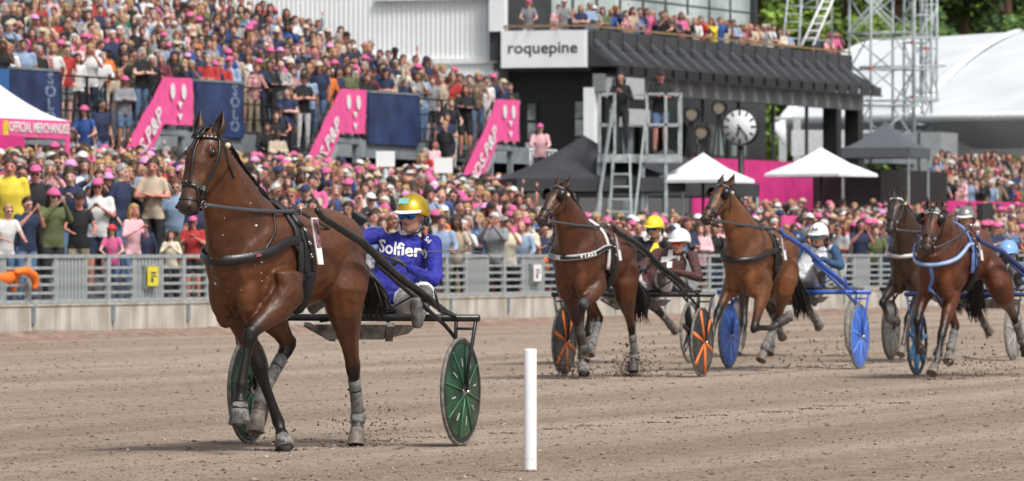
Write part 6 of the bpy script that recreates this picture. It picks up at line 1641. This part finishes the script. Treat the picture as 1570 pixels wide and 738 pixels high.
def head_kit(h, M):
    kit = {}
    mb = MB(); f = M.col[0]; N = 14; vs = []; rows = 6
    def shell(cx, cz, rx, ry, rz, th0, th1, back=0., n=16, rows=6):
        vs = []; fs = []
        for i in range(rows + 1):
            for k in range(n):
                a = 2 * pi * k / n; th = R(4 + (th0 + (th1 - th0) * (1 - cos(a)) / 2 - 4) * i / rows)
                vs.append(h(cx + rx * sin(th) * cos(a), ry * sin(th) * sin(a), cz + rz * cos(th)))
        fs = [(i * n + k, i * n + (k + 1) % n, (i + 1) * n + (k + 1) % n, (i + 1) * n + k) for i in range(rows) for k in range(n)] + [tuple(range(n))]
        return vs, fs
    v, f_ = shell(-.014, .028, .108, .090, .104, 62, 128); m = MB(); m.add(v, f_); kit['short'] = m
    m = MB(); v, f_ = shell(-.016, .028, .112, .096, .108, 62, 120); m.add(v, f_)
    m.tube([h(-.06, 0, .03), h(-.085, 0, -.08), h(-.08, 0, -.20)], [(.085, .05), (.095, .045), (.075, .02)], 10, side=M.col[1]); 
    for s in (1, -1): m.tube([h(-.01, .075 * s, .05), h(-.01, .088 * s, -.06), h(.0, .085 * s, -.18)], [(.02, .04), (.022, .04), (.012, .02)], 8, side=M.col[1])
    kit['long'] = m
    m = MB(); v, f_ = shell(-.012, .040, .114, .095, .100, 80, 84); m.add(v, f_); m.prism([(.04, -.075), (.15, -.06), (.18, 0), (.15, .06), (.04, .075)], h(0, 0, .052), M.col[2] * .012, M.col[0], M.col[1]); kit['cap'] = m
    m = MB(); v, f_ = shell(-.010, .036, .112, .098, .100, 78, 80); m.add(v, f_); n = 18
    vs = [h(-.01 + .108 * cos(2 * pi * k / n), .094 * sin(2 * pi * k / n), .07) for k in range(n)] + [h(-.01 + .145 * cos(2 * pi * k / n), .130 * sin(2 * pi * k / n), .022) for k in range(n)] + [h(-.01 + .10 * cos(2 * pi * k / n), .09 * sin(2 * pi * k / n), .05) for k in range(n)]
    m.add(vs, [(k, (k + 1) % n, n + (k + 1) % n, n + k) for k in range(n)] + [(n + k, n + (k + 1) % n, 2 * n + (k + 1) % n, 2 * n + k) for k in range(n)]); kit['bucket'] = m
    m = MB()
    for s in (1, -1): m.ball(h(.086, .034 * s, .0), (.014, .028, .020), 8, M=M)
    m.beam(h(.09, -.03, .006), h(.09, .03, .006), .01); kit['glasses'] = m
    m = MB()
    for s in (1, -1): m.ball(h(.080, .033 * s, -.002), (.010, .017, .008), 6, M=M); m.beam(h(.086, .018 * s, .022), h(.078, .052 * s, .022), .012)
    m.ball(h(.086, 0, -.056), (.008, .026, .007), 6, M=M); kit['eyes'] = m  # dark eye, brow and mouth marks, with eye-socket shade put into their colour
    return kit
VAR = []
for arms in ('rail', 'clap', 'phone', 'cross', 'down', 'wave', 'pocket'):
    for short in (True, False):
        VAR.append((arms, short))
BODY = []
for i, (arms, short) in enumerate(VAR):
    w = 1. if i % 3 else .86; J = stand_pose(arms, .10 if arms == 'rail' else .03, w); m = dict(short=short)
    if i % 5 == 2: m.update(shorts=True, leg=0)
    fat = 1.0 + .12 * ((i * 7) % 3 - .6)
    me, h, M = human(J, voxel=.027, fat=fat, it=1, fine=False, m=m)
    low, _, _ = human(J, voxel=.034, fat=fat, it=1, fine=False, m=m, deci=.20)
    kit = {k: v for k, v in head_kit(h, M).items()}
    BODY.append(dict(arms=arms, short=short, me=me, low=low, kit=kit, kme={k: v.mesh(k) for k, v in kit.items()}))
SK = [('fair', (.54, .28, .22)), ('rosy', (.52, .22, .17)), ('tanned', (.38, .19, .13)), ('pale', (.60, .36, .29)), ('brown', (.16, .075, .045))]
SKM = [mat('skin_' + a, b, .55, var=.05) for a, b in SK]
HR = [('brown', (.05, .025, .012)), ('dark', (.015, .011, .010)), ('blond', (.36, .22, .09)), ('grey', (.30, .28, .26)), ('white', (.55, .53, .50)), ('auburn', (.13, .045, .02))]
HRM = [mat('hair_' + a, b, .6, var=.3, scale=30) for a, b in HR]
CL = [('black', (.014, .014, .016), 32), ('navy', (.018, .028, .07), 22), ('white', (.62, .62, .62), 13), ('pink', (.60, .12, .27), 6), ('grey', (.22, .23, .25), 9), ('light blue', (.24, .33, .47), 7), ('beige', (.46, .38, .29), 8), ('red', (.38, .03, .03), 4),
      ('olive', (.10, .12, .05), 4), ('blue', (.03, .08, .28), 4), ('pale pink', (.72, .42, .46), 6), ('yellow', (.70, .55, .05), 1.5), ('green', (.03, .17, .09), 2), ('maroon', (.13, .025, .035), 3), ('orange', (.70, .18, .03), .6), ('cream', (.62, .56, .44), 5), ('patterned blue', (.10, .17, .30), 5), ('patterned grey', (.28, .28, .28), 5), ('floral', (.42, .22, .22), 4), ('checked brown', (.20, .14, .10), 3)]
CLM = [mat('cloth_' + a.replace(' ', '_'), b, .85, var=.45 if ' ' in a and 'p' == a[0] and 'pale' not in a or a in ('floral', 'checked brown') else .10, scale=14 if a.startswith('patt') or a in ('floral', 'checked brown') else 4, bump=.3, bscale=12) for a, b, _ in CL]
PT = [('dark', (.02, .021, .025)), ('jeans', (.10, .17, .29)), ('grey', (.15, .15, .15)), ('khaki', (.30, .25, .17)), ('navy', (.02, .03, .06)), ('white', (.5, .5, .5))]
PTM = [mat('trousers_' + a, b, .85, var=.1) for a, b in PT]
HATC = [('pink', (.58, .11, .27)), ('white', (.7, .7, .7)), ('black', (.015, .015, .018)), ('navy', (.02, .03, .09)), ('beige', (.5, .42, .30)), ('red', (.6, .04, .06)), ('lilac', (.62, .30, .55))]
HATM = [mat('hat_' + a, b, .8, var=.05) for a, b in HATC]
SHOEM = mat('crowd_shoe', (.05, .045, .04), .6); FEAT = mat('face_shade', (.09, .04, .03), .6); GLM = mat('sunglass_dark', (.006, .006, .008), .15)
rc_ = random.Random(23)
def pick(r): 
    x = r.uniform(0, sum(c[2] for c in CL))
    for i, c in enumerate(CL):
        x -= c[2]
        if x <= 0: return i
    return 0
GAR = {True: ['T-shirt', 'polo shirt', 'short-sleeved top'], False: ['jacket', 'sweater', 'long-sleeved shirt']}
def person(p, yaw, **k):
    r = rc_; v = k.get('v'); arms = k.get('arms')
    if v is None:
        c = [i for i, b in enumerate(BODY) if (arms is None or b['arms'] in (arms if isinstance(arms, tuple) else (arms,))) and (k.get('short') is None or b['short'] == k['short'])]; v = r.choice([i for i in c if BODY[i]['arms'] != 'wave' or r.random() < .15] or c)
    d = dict(p=Vector(p), yaw=yaw, v=v, sc=k.get('sc', r.uniform(.93, 1.06)), skin=k.get('skin', r.choices(range(5), (8, 6, 4, 6, 1))[0]),
             hair=k.get('hair', r.choices(range(6), (6, 5, 4, 3, 1.5, 1))[0]), cl=k.get('cl'), pt=k.get('pt', r.choices(range(6), (6, 5, 2, 2, 2, 1))[0]),
             style=k.get('style', r.choices(('short', 'long', 'bald'), (5, 3.2, .8))[0]), hat=k.get('hat', -1), hatk=k.get('hatk', None), gl=k.get('gl', r.random() < .28), zone=k['zone'], must=k.get('must', False), label=k.get('label'), gar=r.randrange(3))
    if d['cl'] is None: d['cl'] = pick(r)
    if d['hat'] == -1:
        x = r.random(); pk = .13 if k['zone'] in ('apron', 'front') else .09
        d['hat'] = 0 if x < pk else r.choice((1, 2, 3, 4, 6)) if x < pk + .11 else None
    if d['hatk'] is None: d['hatk'] = r.choice(('bucket', 'cap')) if d['hat'] in (0, 6) else 'cap'
    CR.append(d); return d
YB = -pi / 2
CI = {c[0]: i for i, c in enumerate(CL)}; 
# --- people picked out one by one at the left of the railing
def front(px, py, t, **k):
    s = s_at(px, t); p = tp(s, t, APR(t, s)); kz = p.y / FPX; zh = EYE + (389 - py) * kz - APR(t, s); base = 1.62
    sc = min(1.12, max(.62, zh / base)); p.z += max(0, zh - base * sc)
    return person(p, k.pop('yaw', YB), sc=sc, zone='front', must=True, **k)
front(8, 322, .45, cl=CI['white'], arms='rail', short=True, hat=None, style='short', gl=True, yaw=YB + .5, label='man in white T-shirt leaning on the railing at the left edge of the picture')
front(40, 312, .5, cl=CI['navy'], arms='phone', short=True, hat=None, style='short', hair=1, gl=True, yaw=YB + .6, pt=1, label='man in navy polo shirt and sunglasses holding a phone at the railing')
front(80, 300, .55, cl=CI['olive'], arms='phone', short=False, hat=0, hatk='bucket', gl=True, yaw=YB + .5, label='man in olive jacket and pink bucket hat at the railing')
front(120, 305, .5, cl=CI['black'], arms='rail', short=True, hat=2, hatk='cap', gl=False, skin=1, yaw=YB + .2, label='bearded man in black T-shirt and dark cap leaning on the railing')
front(172, 352, .45, cl=CI['pink'], arms='rail', short=True, hat=5, hatk='bucket', style='long', sc_=.7, label='child in pink top and red bucket hat at the railing')
front(203, 322, .5, cl=CI['pale pink'], arms='clap', short=False, hat=None, style='long', hair=2, gl=False, yaw=YB + .7, label='blond woman in pale pink sweater at the railing left of the leading horse')
front(183, 262, 1.6, cl=CI['navy'], arms='pocket', short=False, hat=None, style='short', hair=3, yaw=YB + 1.1, label='grey-haired man in navy blazer standing behind the woman in pale pink')
front(234, 254, 1.7, cl=CI['beige'], arms='cross', short=True, hat=None, style='short', hair=0, gl=False, skin=1, label='tall man in beige T-shirt behind the railing left of the horse head')
front(262, 360, .45, cl=CI['cream'], arms='clap', short=False, hat=None, style='long', hair=0, label='girl in cream sweater clapping at the railing beside the horse')
front(296, 340, .8, cl=CI['red'], arms='clap', short=True, hat=0, hatk='cap', label='person in red shirt clapping next to the chest of the leading horse')
front(222, 345, .9, cl=CI['navy'], arms='down', short=False, hat=None, style='short', hair=1, label='dark-haired child in navy peering past the woman in pale pink')
front(16, 254, 1.8, cl=CI['yellow'], arms='down', short=True, hat=None, style='short', hair=0, gl=False, label='man in bright yellow vest standing above the left end of the railing')
front(55, 265, 1.75, cl=CI['black'], arms='down', short=True, hat=0, hatk='cap', label='person in black with pink cap behind the man in olive jacket')
front(108, 270, 1.7, cl=CI['navy'], arms='clap', short=False, hat=None, style='short', hair=0)
front(150, 285, 1.3, cl=CI['white'], arms='clap', short=True, hat=0, hatk='cap')
front(270, 285, 1.7, cl=CI['light blue'], arms='down', short=True, hat=None)
front(826, 385, .4, cl=CI['orange'], arms='rail', short=False, hat=None, style='short', hair=1, label='person in bright orange jacket leaning on the railing before the bay with lettered collar')
# --- apron rows
r = rc_
t = .45; row = 0
while t < 14.2:
    s = s_at(-15, t); s1 = s_at(1585, t); step = .52 if row else .60
    if row == 0: s = s_at(315, t)
    if row in (1, 2): s = s_at(300, t)
    while s < s1:
        ss = s + r.uniform(-.14, .14); p = tp(ss, t + r.uniform(-.16, .16), APR(t, ss)); px = 785 + FPX * p.x / p.y
        ok = True
        if 14 < px < 112 and 9.4 < t < 13: ok = False
        if px > 790 and t > 3.0: ok = px > 1105 and t < 12 and r.random() < (.8 if t < 6 else .3)
        if abs(px - 980) < 75 and 4.6 < t < 6.8: ok = False
        if 1190 < px < 1290 and t < 3.1 and r.random() < .6: ok = False
        if r.random() < .05: ok = False
        if ok: person(p, YB + r.gauss(.18, .38), arms=(('rail', 'clap', 'phone', 'rail', 'cross') if row == 0 else None), zone='front' if row == 0 else 'apron', hat=-1)
        s += step * r.uniform(.85, 1.2)
    t += .60 if row else .55; row += 1
# --- grandstand
for rI in range(-1, 12):
    tt = 16.35 if rI < 0 else 17.2 + rI * RUN + .4; z = DK if rI < 0 else DK + (rI + 1) * RISE
    s = s_at(-18, tt); e = SE - .3
    while s < e:
        p = tp(s + r.uniform(-.1, .1), tt + r.uniform(-.1, .1), z); px, py = px_of(p + Vector((0, 0, 1.75)))
        if py > -14 and r.random() > .03 and px < 1600: person(p, YB + r.gauss(.25, .35), zone='standfront' if rI < 0 else 'stand', hat=-1)
        s += r.uniform(.50, .66)
for n, sb in enumerate(SB):
    top = sb - 1.7
    for kx in range(0, 12):
        if r.random() < .62: person(tp(top - kx * .30 - .15 + 0, 15.2 + r.uniform(-.25, .25), DK - .03 - (kx + 1) * .165), YB + r.gauss(.2, .3), arms=('cross', 'rail', 'down'), zone='stair%d' % n, hat=-1)
    for kx in range(3): person(tp(sb - .3 - kx * .55, 15.1, DK - .02), YB + r.gauss(.2, .3), zone='stair%d' % n)
# --- balcony
s = BS + .4
while s < BE - .3:
    p = tp(s, BT + .42, ZF); px = 785 + FPX * p.x / p.y
    if px < 1208 or 1268 < px < 1315:
        person(p, YB + r.gauss(.1, .4), arms=('rail', 'cross', 'phone', 'rail'), zone='balcony', hat=-1 if r.random() < .4 else None)
        if r.random() < .55: person(tp(s + .2, BT + 1.2, ZF), YB + r.gauss(.1, .4), zone='balcony', hat=None)
    s += r.uniform(.42, .80)
person(tp(BS - .05, BT + 1.95, ZF + .1), YB, arms='rail', cl=CI['grey'], hat=0, hatk='cap', zone='balcony', must=True, label='person in grey with pink cap above the lettered sign on the balcony')
person(tp(BS + .0, BT + .85, ZF + .1), YB + .3, arms='rail', cl=CI['grey'], short=True, hat=None, zone='balcony', must=True, label='man in grey T-shirt leaning on the balcony rail right above the lettered sign')
# --- platform pair, hooded person at the barrier
def onx(px, z, Y): return Vector(((px - 785) / FPX * Y, Y, z))
person(onx(952, FL[2], TZ + .15), YB - .15, arms='clap', short=False, cl=CI['black'], pt=0, style='long', hair=1, hat=None, gl=True, skin=0, sc=1.04, zone='tower', must=True, label='long-haired woman in black hoodie and sunglasses standing on the scaffold platform')
person(onx(1012, FL[2], TZ + .2), YB + .15, arms='phone', short=False, cl=CI['black'], v=7, pt=1, style='short', hat=2, hatk='cap', gl=False, skin=1, sc=1.06, zone='tower', must=True, label='broad man in black sweatshirt, denim shorts and cap on the scaffold platform')
person(tp(s_at(828, 20), 20, 3.05), YB, arms='rail', short=False, cl=CI['pale pink'], hat=0, hatk='cap', zone='gate', must=True, label='person in pale hooded top and pink cap leaning at the white crowd barrier')
# --- raised rows at the far right
for rI in range(4):
    tt = 16.5 + rI * .8; s = s_at(1436, tt); e = s_at(1585, tt)
    while s < e: person(tp(s, tt, 1.95 + rI * .32), YB + r.gauss(.1, .4), zone='farright', hat=-1 if r.random() < .5 else None); s += r.uniform(.6, .9)
a = MB(); a.box((s_at(1520, 18), 18.4, 1.6), (40, 5, .7)); o = a.build('terrace', mat('terrace_grey', (.10, .10, .10), .9), None, F0); o.rotation_euler = (0, 0, TR); tag(o, kind='structure')

# --- which ones show largest
G = 2; W_, H_ = 1570 // G, 738 // G; own = -np.ones((H_, W_), dtype=np.int32)
order = sorted(range(len(CR)), key=lambda i: -CR[i]['p'].y)
for i in order:
    d = CR[i]; Y = d['p'].y; k_ = FPX / Y; x = 785 + k_ * d['p'].x; zt = d['p'].z + 1.72 * d['sc']; y0 = 389 - k_ * (zt - EYE)
    def fill(xa, xb, ya, yb):
        xa, xb, ya, yb = (int(max(0, q) / G) for q in (xa, xb, ya, yb)); own[ya:min(yb, H_), xa:min(xb, W_)] = i
    fill(x - .09 * k_, x + .09 * k_, y0, y0 + .25 * k_); fill(x - .24 * k_, x + .24 * k_, y0 + .27 * k_, y0 + .9 * k_)
own[390 // G:, :] = -1
for (xa, ya, xb, yb) in ((275, 180, 360, 340), (320, 300, 580, 480), (540, 300, 680, 480), (785, 235, 1105, 320), (1170, 235, 1345, 270), (830, 290, 985, 440), (1085, 290, 1230, 440), (0, 150, 108, 235), (1355, 300, 1560, 440), (985, 330, 1075, 440), (1230, 340, 1300, 440)):
    own[ya // G:yb // G, xa // G:xb // G] = -1
cnt = np.bincount(own[own >= 0].ravel(), minlength=len(CR))
rank = sorted(range(len(CR)), key=lambda i: (not CR[i]['must'], -cnt[i]))
sel = set(i for i in rank[:290] if cnt[i] > 8 or CR[i]['must'])
# --- labels
def look(d):
    b = BODY[d['v']]; c = CL[d['cl']][0]; g = GAR[b['short']][d['gar']]
    s = 'in %s %s' % (c, g)
    if d['hat'] is not None: s += ' and %s %s' % (HATC[d['hat']][0], 'bucket hat' if d['hatk'] == 'bucket' else 'cap')
    elif d['style'] == 'bald': s += ', bald'
    else: s += ', %s %s hair' % (d['style'], HR[d['hair']][0])
    return s
ACT = dict(rail='leaning forward', clap='clapping', phone='filming', cross='arms crossed', down='', wave='one arm raised', pocket='')
def lm(d):
    px = 785 + FPX * d['p'].x / d['p'].y; z = d['zone']
    if z == 'balcony': return 'on balcony ' + ('by the sign' if px < 960 else 'above the platform' if px < 1060 else 'above the clock' if px < 1180 else 'far end')
    if z.startswith('stair'): return 'on stairs by %s pink banner' % ['first', 'middle', 'last'][int(z[5])]
    if z in ('stand', 'standfront'): return ('at stand front ' if z == 'standfront' else 'up in stand ') + ('above merchandise tent' if px < 120 else 'left of horse ears' if px < 270 else 'above horse ears' if px < 400 else 'left of middle banner' if px < 500 else 'above middle banner' if px < 620 else 'left of last banner' if px < 730 else 'above last banner')
    if z == 'farright': return 'in raised rows before big white tent'
    a = 'at railing ' if z == 'front' else 'in crowd '
    for q, w in ((110, 'under merchandise tent'), (200, 'left end'), (300, 'beside horse head'), (420, 'behind horse neck'), (540, 'behind horse back'), (600, 'by raised fist'), (690, 'behind driver in blue'), (745, 'left of column loudspeaker'), (790, 'right of column loudspeaker'), (900, 'by lettered-collar horse'), (1060, 'behind white helmet'), (1160, 'behind light bay'), (1260, 'by flower planter'), (1350, 'right of blue sulky'), (1450, 'behind dark brown horse'), (1700, 'behind blue-harness horse')):
        if px < q: return a + w
used = {}
chosen = sorted(sel, key=lambda i: CR[i]['p'].x / CR[i]['p'].y)
for n_, i in enumerate(chosen):
    d = CR[i]
    if d['label']: used[d['label']] = 1; continue
    act = ACT[BODY[d['v']]['arms']]
    who = 'person'
    c = ['%s %s %s' % (who, look(d), lm(d)), '%s %s%s %s' % (who, look(d), ', ' + act if act else '', lm(d))]
    # nearest drawn neighbour
    best = None
    for j in chosen:
        if j != i and CR[j]['zone'] == d['zone']:
            e = (CR[j]['p'] - d['p']).length
            if best is None or e < best[0]: best = (e, j)
    if best:
        nb_ = CR[best[1]]; side = 'left of' if d['p'].x / d['p'].y < nb_['p'].x / nb_['p'].y else 'right of'
        c.append('%s %s %s, %s one in %s' % (who, look(d), lm(d), side, CL[nb_['cl']][0]))
        c.append('%s %s%s %s, %s %s' % (who, look(d), ', sunglasses' if d['gl'] else '', lm(d).replace('in crowd ', ''), side, CL[nb_['cl']][0]))
        c.append('%s %s %s, %s one with %s' % (who, look(d), lm(d), side, (HATC[nb_['hat']][0] + ' hat') if nb_['hat'] is not None else HR[nb_['hair']][0] + ' hair'))
    gw = GAR[BODY[d['v']]['short']][d['gar']]; cn = CL[d['cl']][0]; hw = (HATC[d['hat']][0] + (' bucket hat' if d['hatk'] == 'bucket' else ' cap')) if d['hat'] is not None else d['style'] + ' ' + HR[d['hair']][0] + ' hair'
    c += ['person in %s %s, %s, %s' % (cn, gw, hw, lm(d)), 'person in %s, %s, %s trousers, %s' % (cn, hw, PT[d['pt']][0], lm(d)), 'person in %s %s, %s, %s %s' % (cn, gw, hw, SK[d['skin']][0] + ' skin,', lm(d).replace('in crowd ', '').replace('at stand front ', ''))]
    for q in c:
        q = q.replace('  ', ' ').replace(',,', ',')
        if q not in used and len(q.split()) <= 16: break
    else:
        q = min(c, key=lambda z: len(z.split()))
    used[q] = 1; d['label'] = q
hairs = {}
def link_mats(o, ms):
    for k, m in enumerate(ms):
        o.material_slots[k].link = 'OBJECT'; o.material_slots[k].material = m
for b in BODY:
    for k in range(5): b['me'].materials.append(None)
    for k in b['kme']: b['kme'][k].materials.append(None)
for i in chosen:
    d = CR[i]; b = BODY[d['v']]
    o = bpy.data.objects.new('person', b['me']); COL.objects.link(o); o.location = d['p']; o.rotation_euler = (0, 0, d['yaw']); o.scale = (d['sc'],) * 3
    link_mats(o, [SKM[d['skin']], CLM[d['cl']], PTM[d['pt']], SHOEM, SKM[d['skin']]])
    tag(o, d['label'], 'person', {'balcony': 'people on the balcony', 'front': 'spectators leaning at the railing', 'apron': 'spectators on the apron', 'tower': 'people on the scaffold platform'}.get(d['zone'], 'spectators in the grandstand'))
    parts = [] if d['gl'] else [('eyes', FEAT)]
    if d['style'] != 'bald': parts.append((d['style'], HRM[d['hair']]))
    if d['hat'] is not None: parts.append((d['hatk'], HATM[d['hat']]))
    if d['gl']: parts.append(('glasses', GLM))
    for nm, m in parts:
        c = bpy.data.objects.new({'short': 'hair', 'long': 'hair', 'eyes': 'face_features', 'cap': 'cap', 'bucket': 'bucket_hat', 'glasses': 'sunglasses'}[nm], b['kme'][nm]); COL.objects.link(c); c.parent = o; link_mats(c, [m])
        if nm == 'eyes': c['kind'] = 'stuff'
# --- everyone else: one mass
pal = SKM + CLM + PTM + HRM + HATM + [SHOEM, FEAT, GLM]; idx = {m.name: k for k, m in enumerate(pal)}
def arr(me):
    nv = len(me.vertices); co = np.empty(nv * 3, dtype=np.float32); me.vertices.foreach_get('co', co)
    me.calc_loop_triangles(); nt_ = len(me.loop_triangles); tv = np.empty(nt_ * 3, dtype=np.int32); me.loop_triangles.foreach_get('vertices', tv)
    mi = np.empty(nt_, dtype=np.int32); me.loop_triangles.foreach_get('material_index', mi); return co.reshape(-1, 3), tv.reshape(-1, 3), mi
for b in BODY: b['la'] = arr(b['low']); b['ka'] = {k: arr(m) for k, m in b['kme'].items()}
VV, FF, MM = [], [], []; off = 0
for i, d in enumerate(CR):
    if i in sel: continue
    b = BODY[d['v']]; c, s_ = cos(d['yaw']), sin(d['yaw']); Rm = np.array([[c, -s_, 0], [s_, c, 0], [0, 0, 1]], dtype=np.float32) * d['sc']
    L = [(b['la'], [idx[SKM[d['skin']].name], idx[CLM[d['cl']].name], idx[PTM[d['pt']].name], idx[SHOEM.name], idx[SKM[d['skin']].name]]), (b['ka']['eyes'], [idx[FEAT.name]])]
    if d['style'] != 'bald': L.append((b['ka'][d['style']], [idx[HRM[d['hair']].name]]))
    if d['hat'] is not None: L.append((b['ka'][d['hatk']], [idx[HATM[d['hat']].name]]))
    if d['gl']: L.append((b['ka']['glasses'], [idx[GLM.name]]))
    for (co, tv, mi), mp_ in L:
        VV.append(co @ Rm.T + np.array(d['p'], dtype=np.float32)); FF.append(tv + off); MM.append(np.array(mp_, dtype=np.int32)[mi]); off += len(co)
V = np.concatenate(VV); F = np.concatenate(FF); Mi = np.concatenate(MM)
me = bpy.data.meshes.new('crowd'); me.vertices.add(len(V)); me.vertices.foreach_set('co', V.ravel()); me.loops.add(F.size); me.loops.foreach_set('vertex_index', F.ravel())
me.polygons.add(len(F)); me.polygons.foreach_set('loop_start', np.arange(0, F.size, 3, dtype=np.int32)); me.polygons.foreach_set('loop_total', np.full(len(F), 3, dtype=np.int32))
me.polygons.foreach_set('material_index', Mi); me.polygons.foreach_set('use_smooth', np.ones(len(F), dtype=bool)); me.update(); me.validate()
o = link('crowd', me, pal); tag(o, 'mass of further spectators between and behind those in front', kind='stuff')
print('CROWD', len(CR), 'individual', len(sel), 'tris', len(F))
# ================================================================= FOREGROUND
pw = at(813, 723, EYE * FPX / (723 - 389))
o = thing('marker_post', 'plain white round marker post standing in the clay in the foreground', 'post', (pw.x, pw.y, 0))
rp_ = 10 * pw.y / FPX; hp_ = 188 * pw.y / FPX
mb = MB(); mb.lathe((0, 0, -.05), (0, 0, 1), [(0, rp_), (hp_ + .04, rp_), (hp_ + .05, rp_ * .94), (hp_ + .05, rp_ * .86), (hp_ - .1, rp_ * .84)], 28); mb.build('tube', mat('white_plastic_tube', (.80, .81, .83), .35, var=.03, scale=3), o)
mb = MB()
rg = random.Random(9)
for i in range(26):
    a = rg.uniform(0, 6.28); q = rp_ * rg.uniform(1.0, 1.9); sz = rg.uniform(.006, .016); mb.ball((q * cos(a), q * sin(a), sz * .3), (sz, sz, sz * .7), 6)
mb.build('soil_collar', mat('clod_mid', (.22, .16, .125), .95, var=.3, scale=30), o)['kind'] = 'stuff'
mb = MB()
for i in range(16):
    a = rg.uniform(3.2, 6.2); z = abs(rg.gauss(0, .07)) + .005; sz = rg.uniform(.001, .003) * (1 if z < .1 else .6)
    mb.ball((rp_ * cos(a), rp_ * sin(a), z), (sz, sz, sz * 1.4), 5)
mb.build('mud_splashes', mat('clod_mid', (.22, .16, .125), .95), o)['kind'] = 'stuff'
# loose clods on the track
CM = [mat('clod_dark', (.11, .075, .058), .95, var=.3, scale=30), mat('clod_mid', (.22, .16, .125), .95), mat('clod_light', (.40, .31, .26), .95, var=.2, scale=30)]
rs = np.random.RandomState(11)
def clods(name, P, S, lab, w=(.13, .47, .40), flat=.55):
    n = len(P); base = np.array([(1, 0, 0), (.2, .95, 0), (-.9, .35, 0), (-.5, -.85, 0), (.5, -.8, .1), (.1, .1, .9), (-.1, 0, -.7)], dtype=np.float32)
    tri = np.array([(0, 1, 5), (1, 2, 5), (2, 3, 5), (3, 4, 5), (4, 0, 5), (1, 0, 6), (2, 1, 6), (3, 2, 6), (4, 3, 6), (0, 4, 6)], dtype=np.int32)
    V = np.repeat(base[None], n, 0) * (1 + .5 * (rs.rand(n, 7, 1) - .5)); a = rs.rand(n) * 6.28; c, s = np.cos(a), np.sin(a)
    x = V[..., 0] * c[:, None] - V[..., 1] * s[:, None]; y = V[..., 0] * s[:, None] + V[..., 1] * c[:, None]
    V = np.stack([x, y, V[..., 2] * flat * (.6 + rs.rand(n)[:, None] * .8)], -1) * S[:, None, None] + P[:, None, :]
    F = (tri[None] + (np.arange(n) * 7)[:, None, None]).reshape(-1, 3).astype(np.int32); mi = np.repeat(rs.choice(3, n, p=w), 10).astype(np.int32)
    me = bpy.data.meshes.new(name); V = V.reshape(-1, 3).astype(np.float32); me.vertices.add(len(V)); me.vertices.foreach_set('co', V.ravel()); me.loops.add(F.size); me.loops.foreach_set('vertex_index', F.ravel())
    me.polygons.add(len(F)); me.polygons.foreach_set('loop_start', np.arange(0, F.size, 3, dtype=np.int32)); me.polygons.foreach_set('loop_total', np.full(len(F), 3, dtype=np.int32)); me.polygons.foreach_set('material_index', mi)
    me.update(); me.validate(); return tag(link(name, me, CM), lab, kind='stuff')
n = 26000; py = 389 + 85 + (745 - 474) * rs.rand(n) ** .8; px = -20 + 1610 * rs.rand(n); Z = EYE * FPX / (py - 389)
keep = np.ones(n, bool)
sz = np.exp(rs.normal(-5.25, .50, n)) * np.clip(Z / 42, 1, 1.7); sz = np.clip(sz, .002, .030)
P = np.stack([(px - 785) / FPX * Z, Z, sz * .15], -1)
# keep the clods on the track side of the wall
tt = (P[:, 0] - F0.x) * NN.x + (P[:, 1] - F0.y) * NN.y; keep = tt < -.4
clods('loose_clay', P[keep], sz[keep], 'loose crumbs and clods of clay scattered over the track')
# dirt thrown up by hooves
spots = [(L1, (.25, .12), 330, .20), (L1, (1.30, -.02), 120, .12), (L2, (.28, .05), 420, .10), (L2, (1.4, -.12), 300, .10), (L2, (.0, .0), 150, .5), (L3, (-.5, -.1), 110, .5), (L3, (-.9, .3), 60, .2), (L5, (-.35, -.2), 160, .6), (L4, (2.1, .1), 60, .2), (L5, (2.1, .1), 60, .2)]
PP = []; SS = []
fw_ = Vector((-sin(HEAD), -cos(HEAD), 0)); lf_ = Vector((cos(HEAD), -sin(HEAD), 0))
for L_, (u, l), k, sp in spots:
    for _ in range(k):
        r_ = abs(rg.gauss(0, 1)); z = abs(rg.gauss(0, .12 * (1 + sp * 1.5))) if rg.random() < .75 else 0
        q = L_ + fw_ * (u - .12 - abs(rg.gauss(0, sp)) + .12) + lf_ * (l + rg.gauss(0, .10 + sp * .2)); PP.append((q.x, q.y, z + .004)); SS.append(rg.uniform(.003, .011) * (1.6 if L_ is not L1 else 1))
clods('flying_dirt', np.array(PP), np.array(SS), 'dirt kicked up behind the hooves', (.32, .58, .10), 1.)

PP = []; SS = []
for L_ in (L1, L2, L3, L4, L5):
    for wl_ in (.755, -.755):
        for _ in range(260):
            u = rg.uniform(-9, .2); q = L_ + fw_ * u + lf_ * (wl_ + rg.gauss(0, .035)); PP.append((q.x, q.y, .003)); SS.append(rg.uniform(.003, .010))
    for j in range(14):
        u = 1.4 - j * 1.05 + rg.uniform(-.2, .2); l = rg.uniform(-.14, .14)
        for _ in range(46):
            a = rg.uniform(0, 6.28); d_ = abs(rg.gauss(.09, .05)); q = L_ + fw_ * (u + d_ * cos(a) * 1.2) + lf_ * (l + d_ * sin(a)); PP.append((q.x, q.y, .004)); SS.append(rg.uniform(.004, .016))
clods('churned_clay', np.array(PP), np.array(SS), 'churned clay in hoof prints and wheel tracks', (.38, .42, .20), .6)
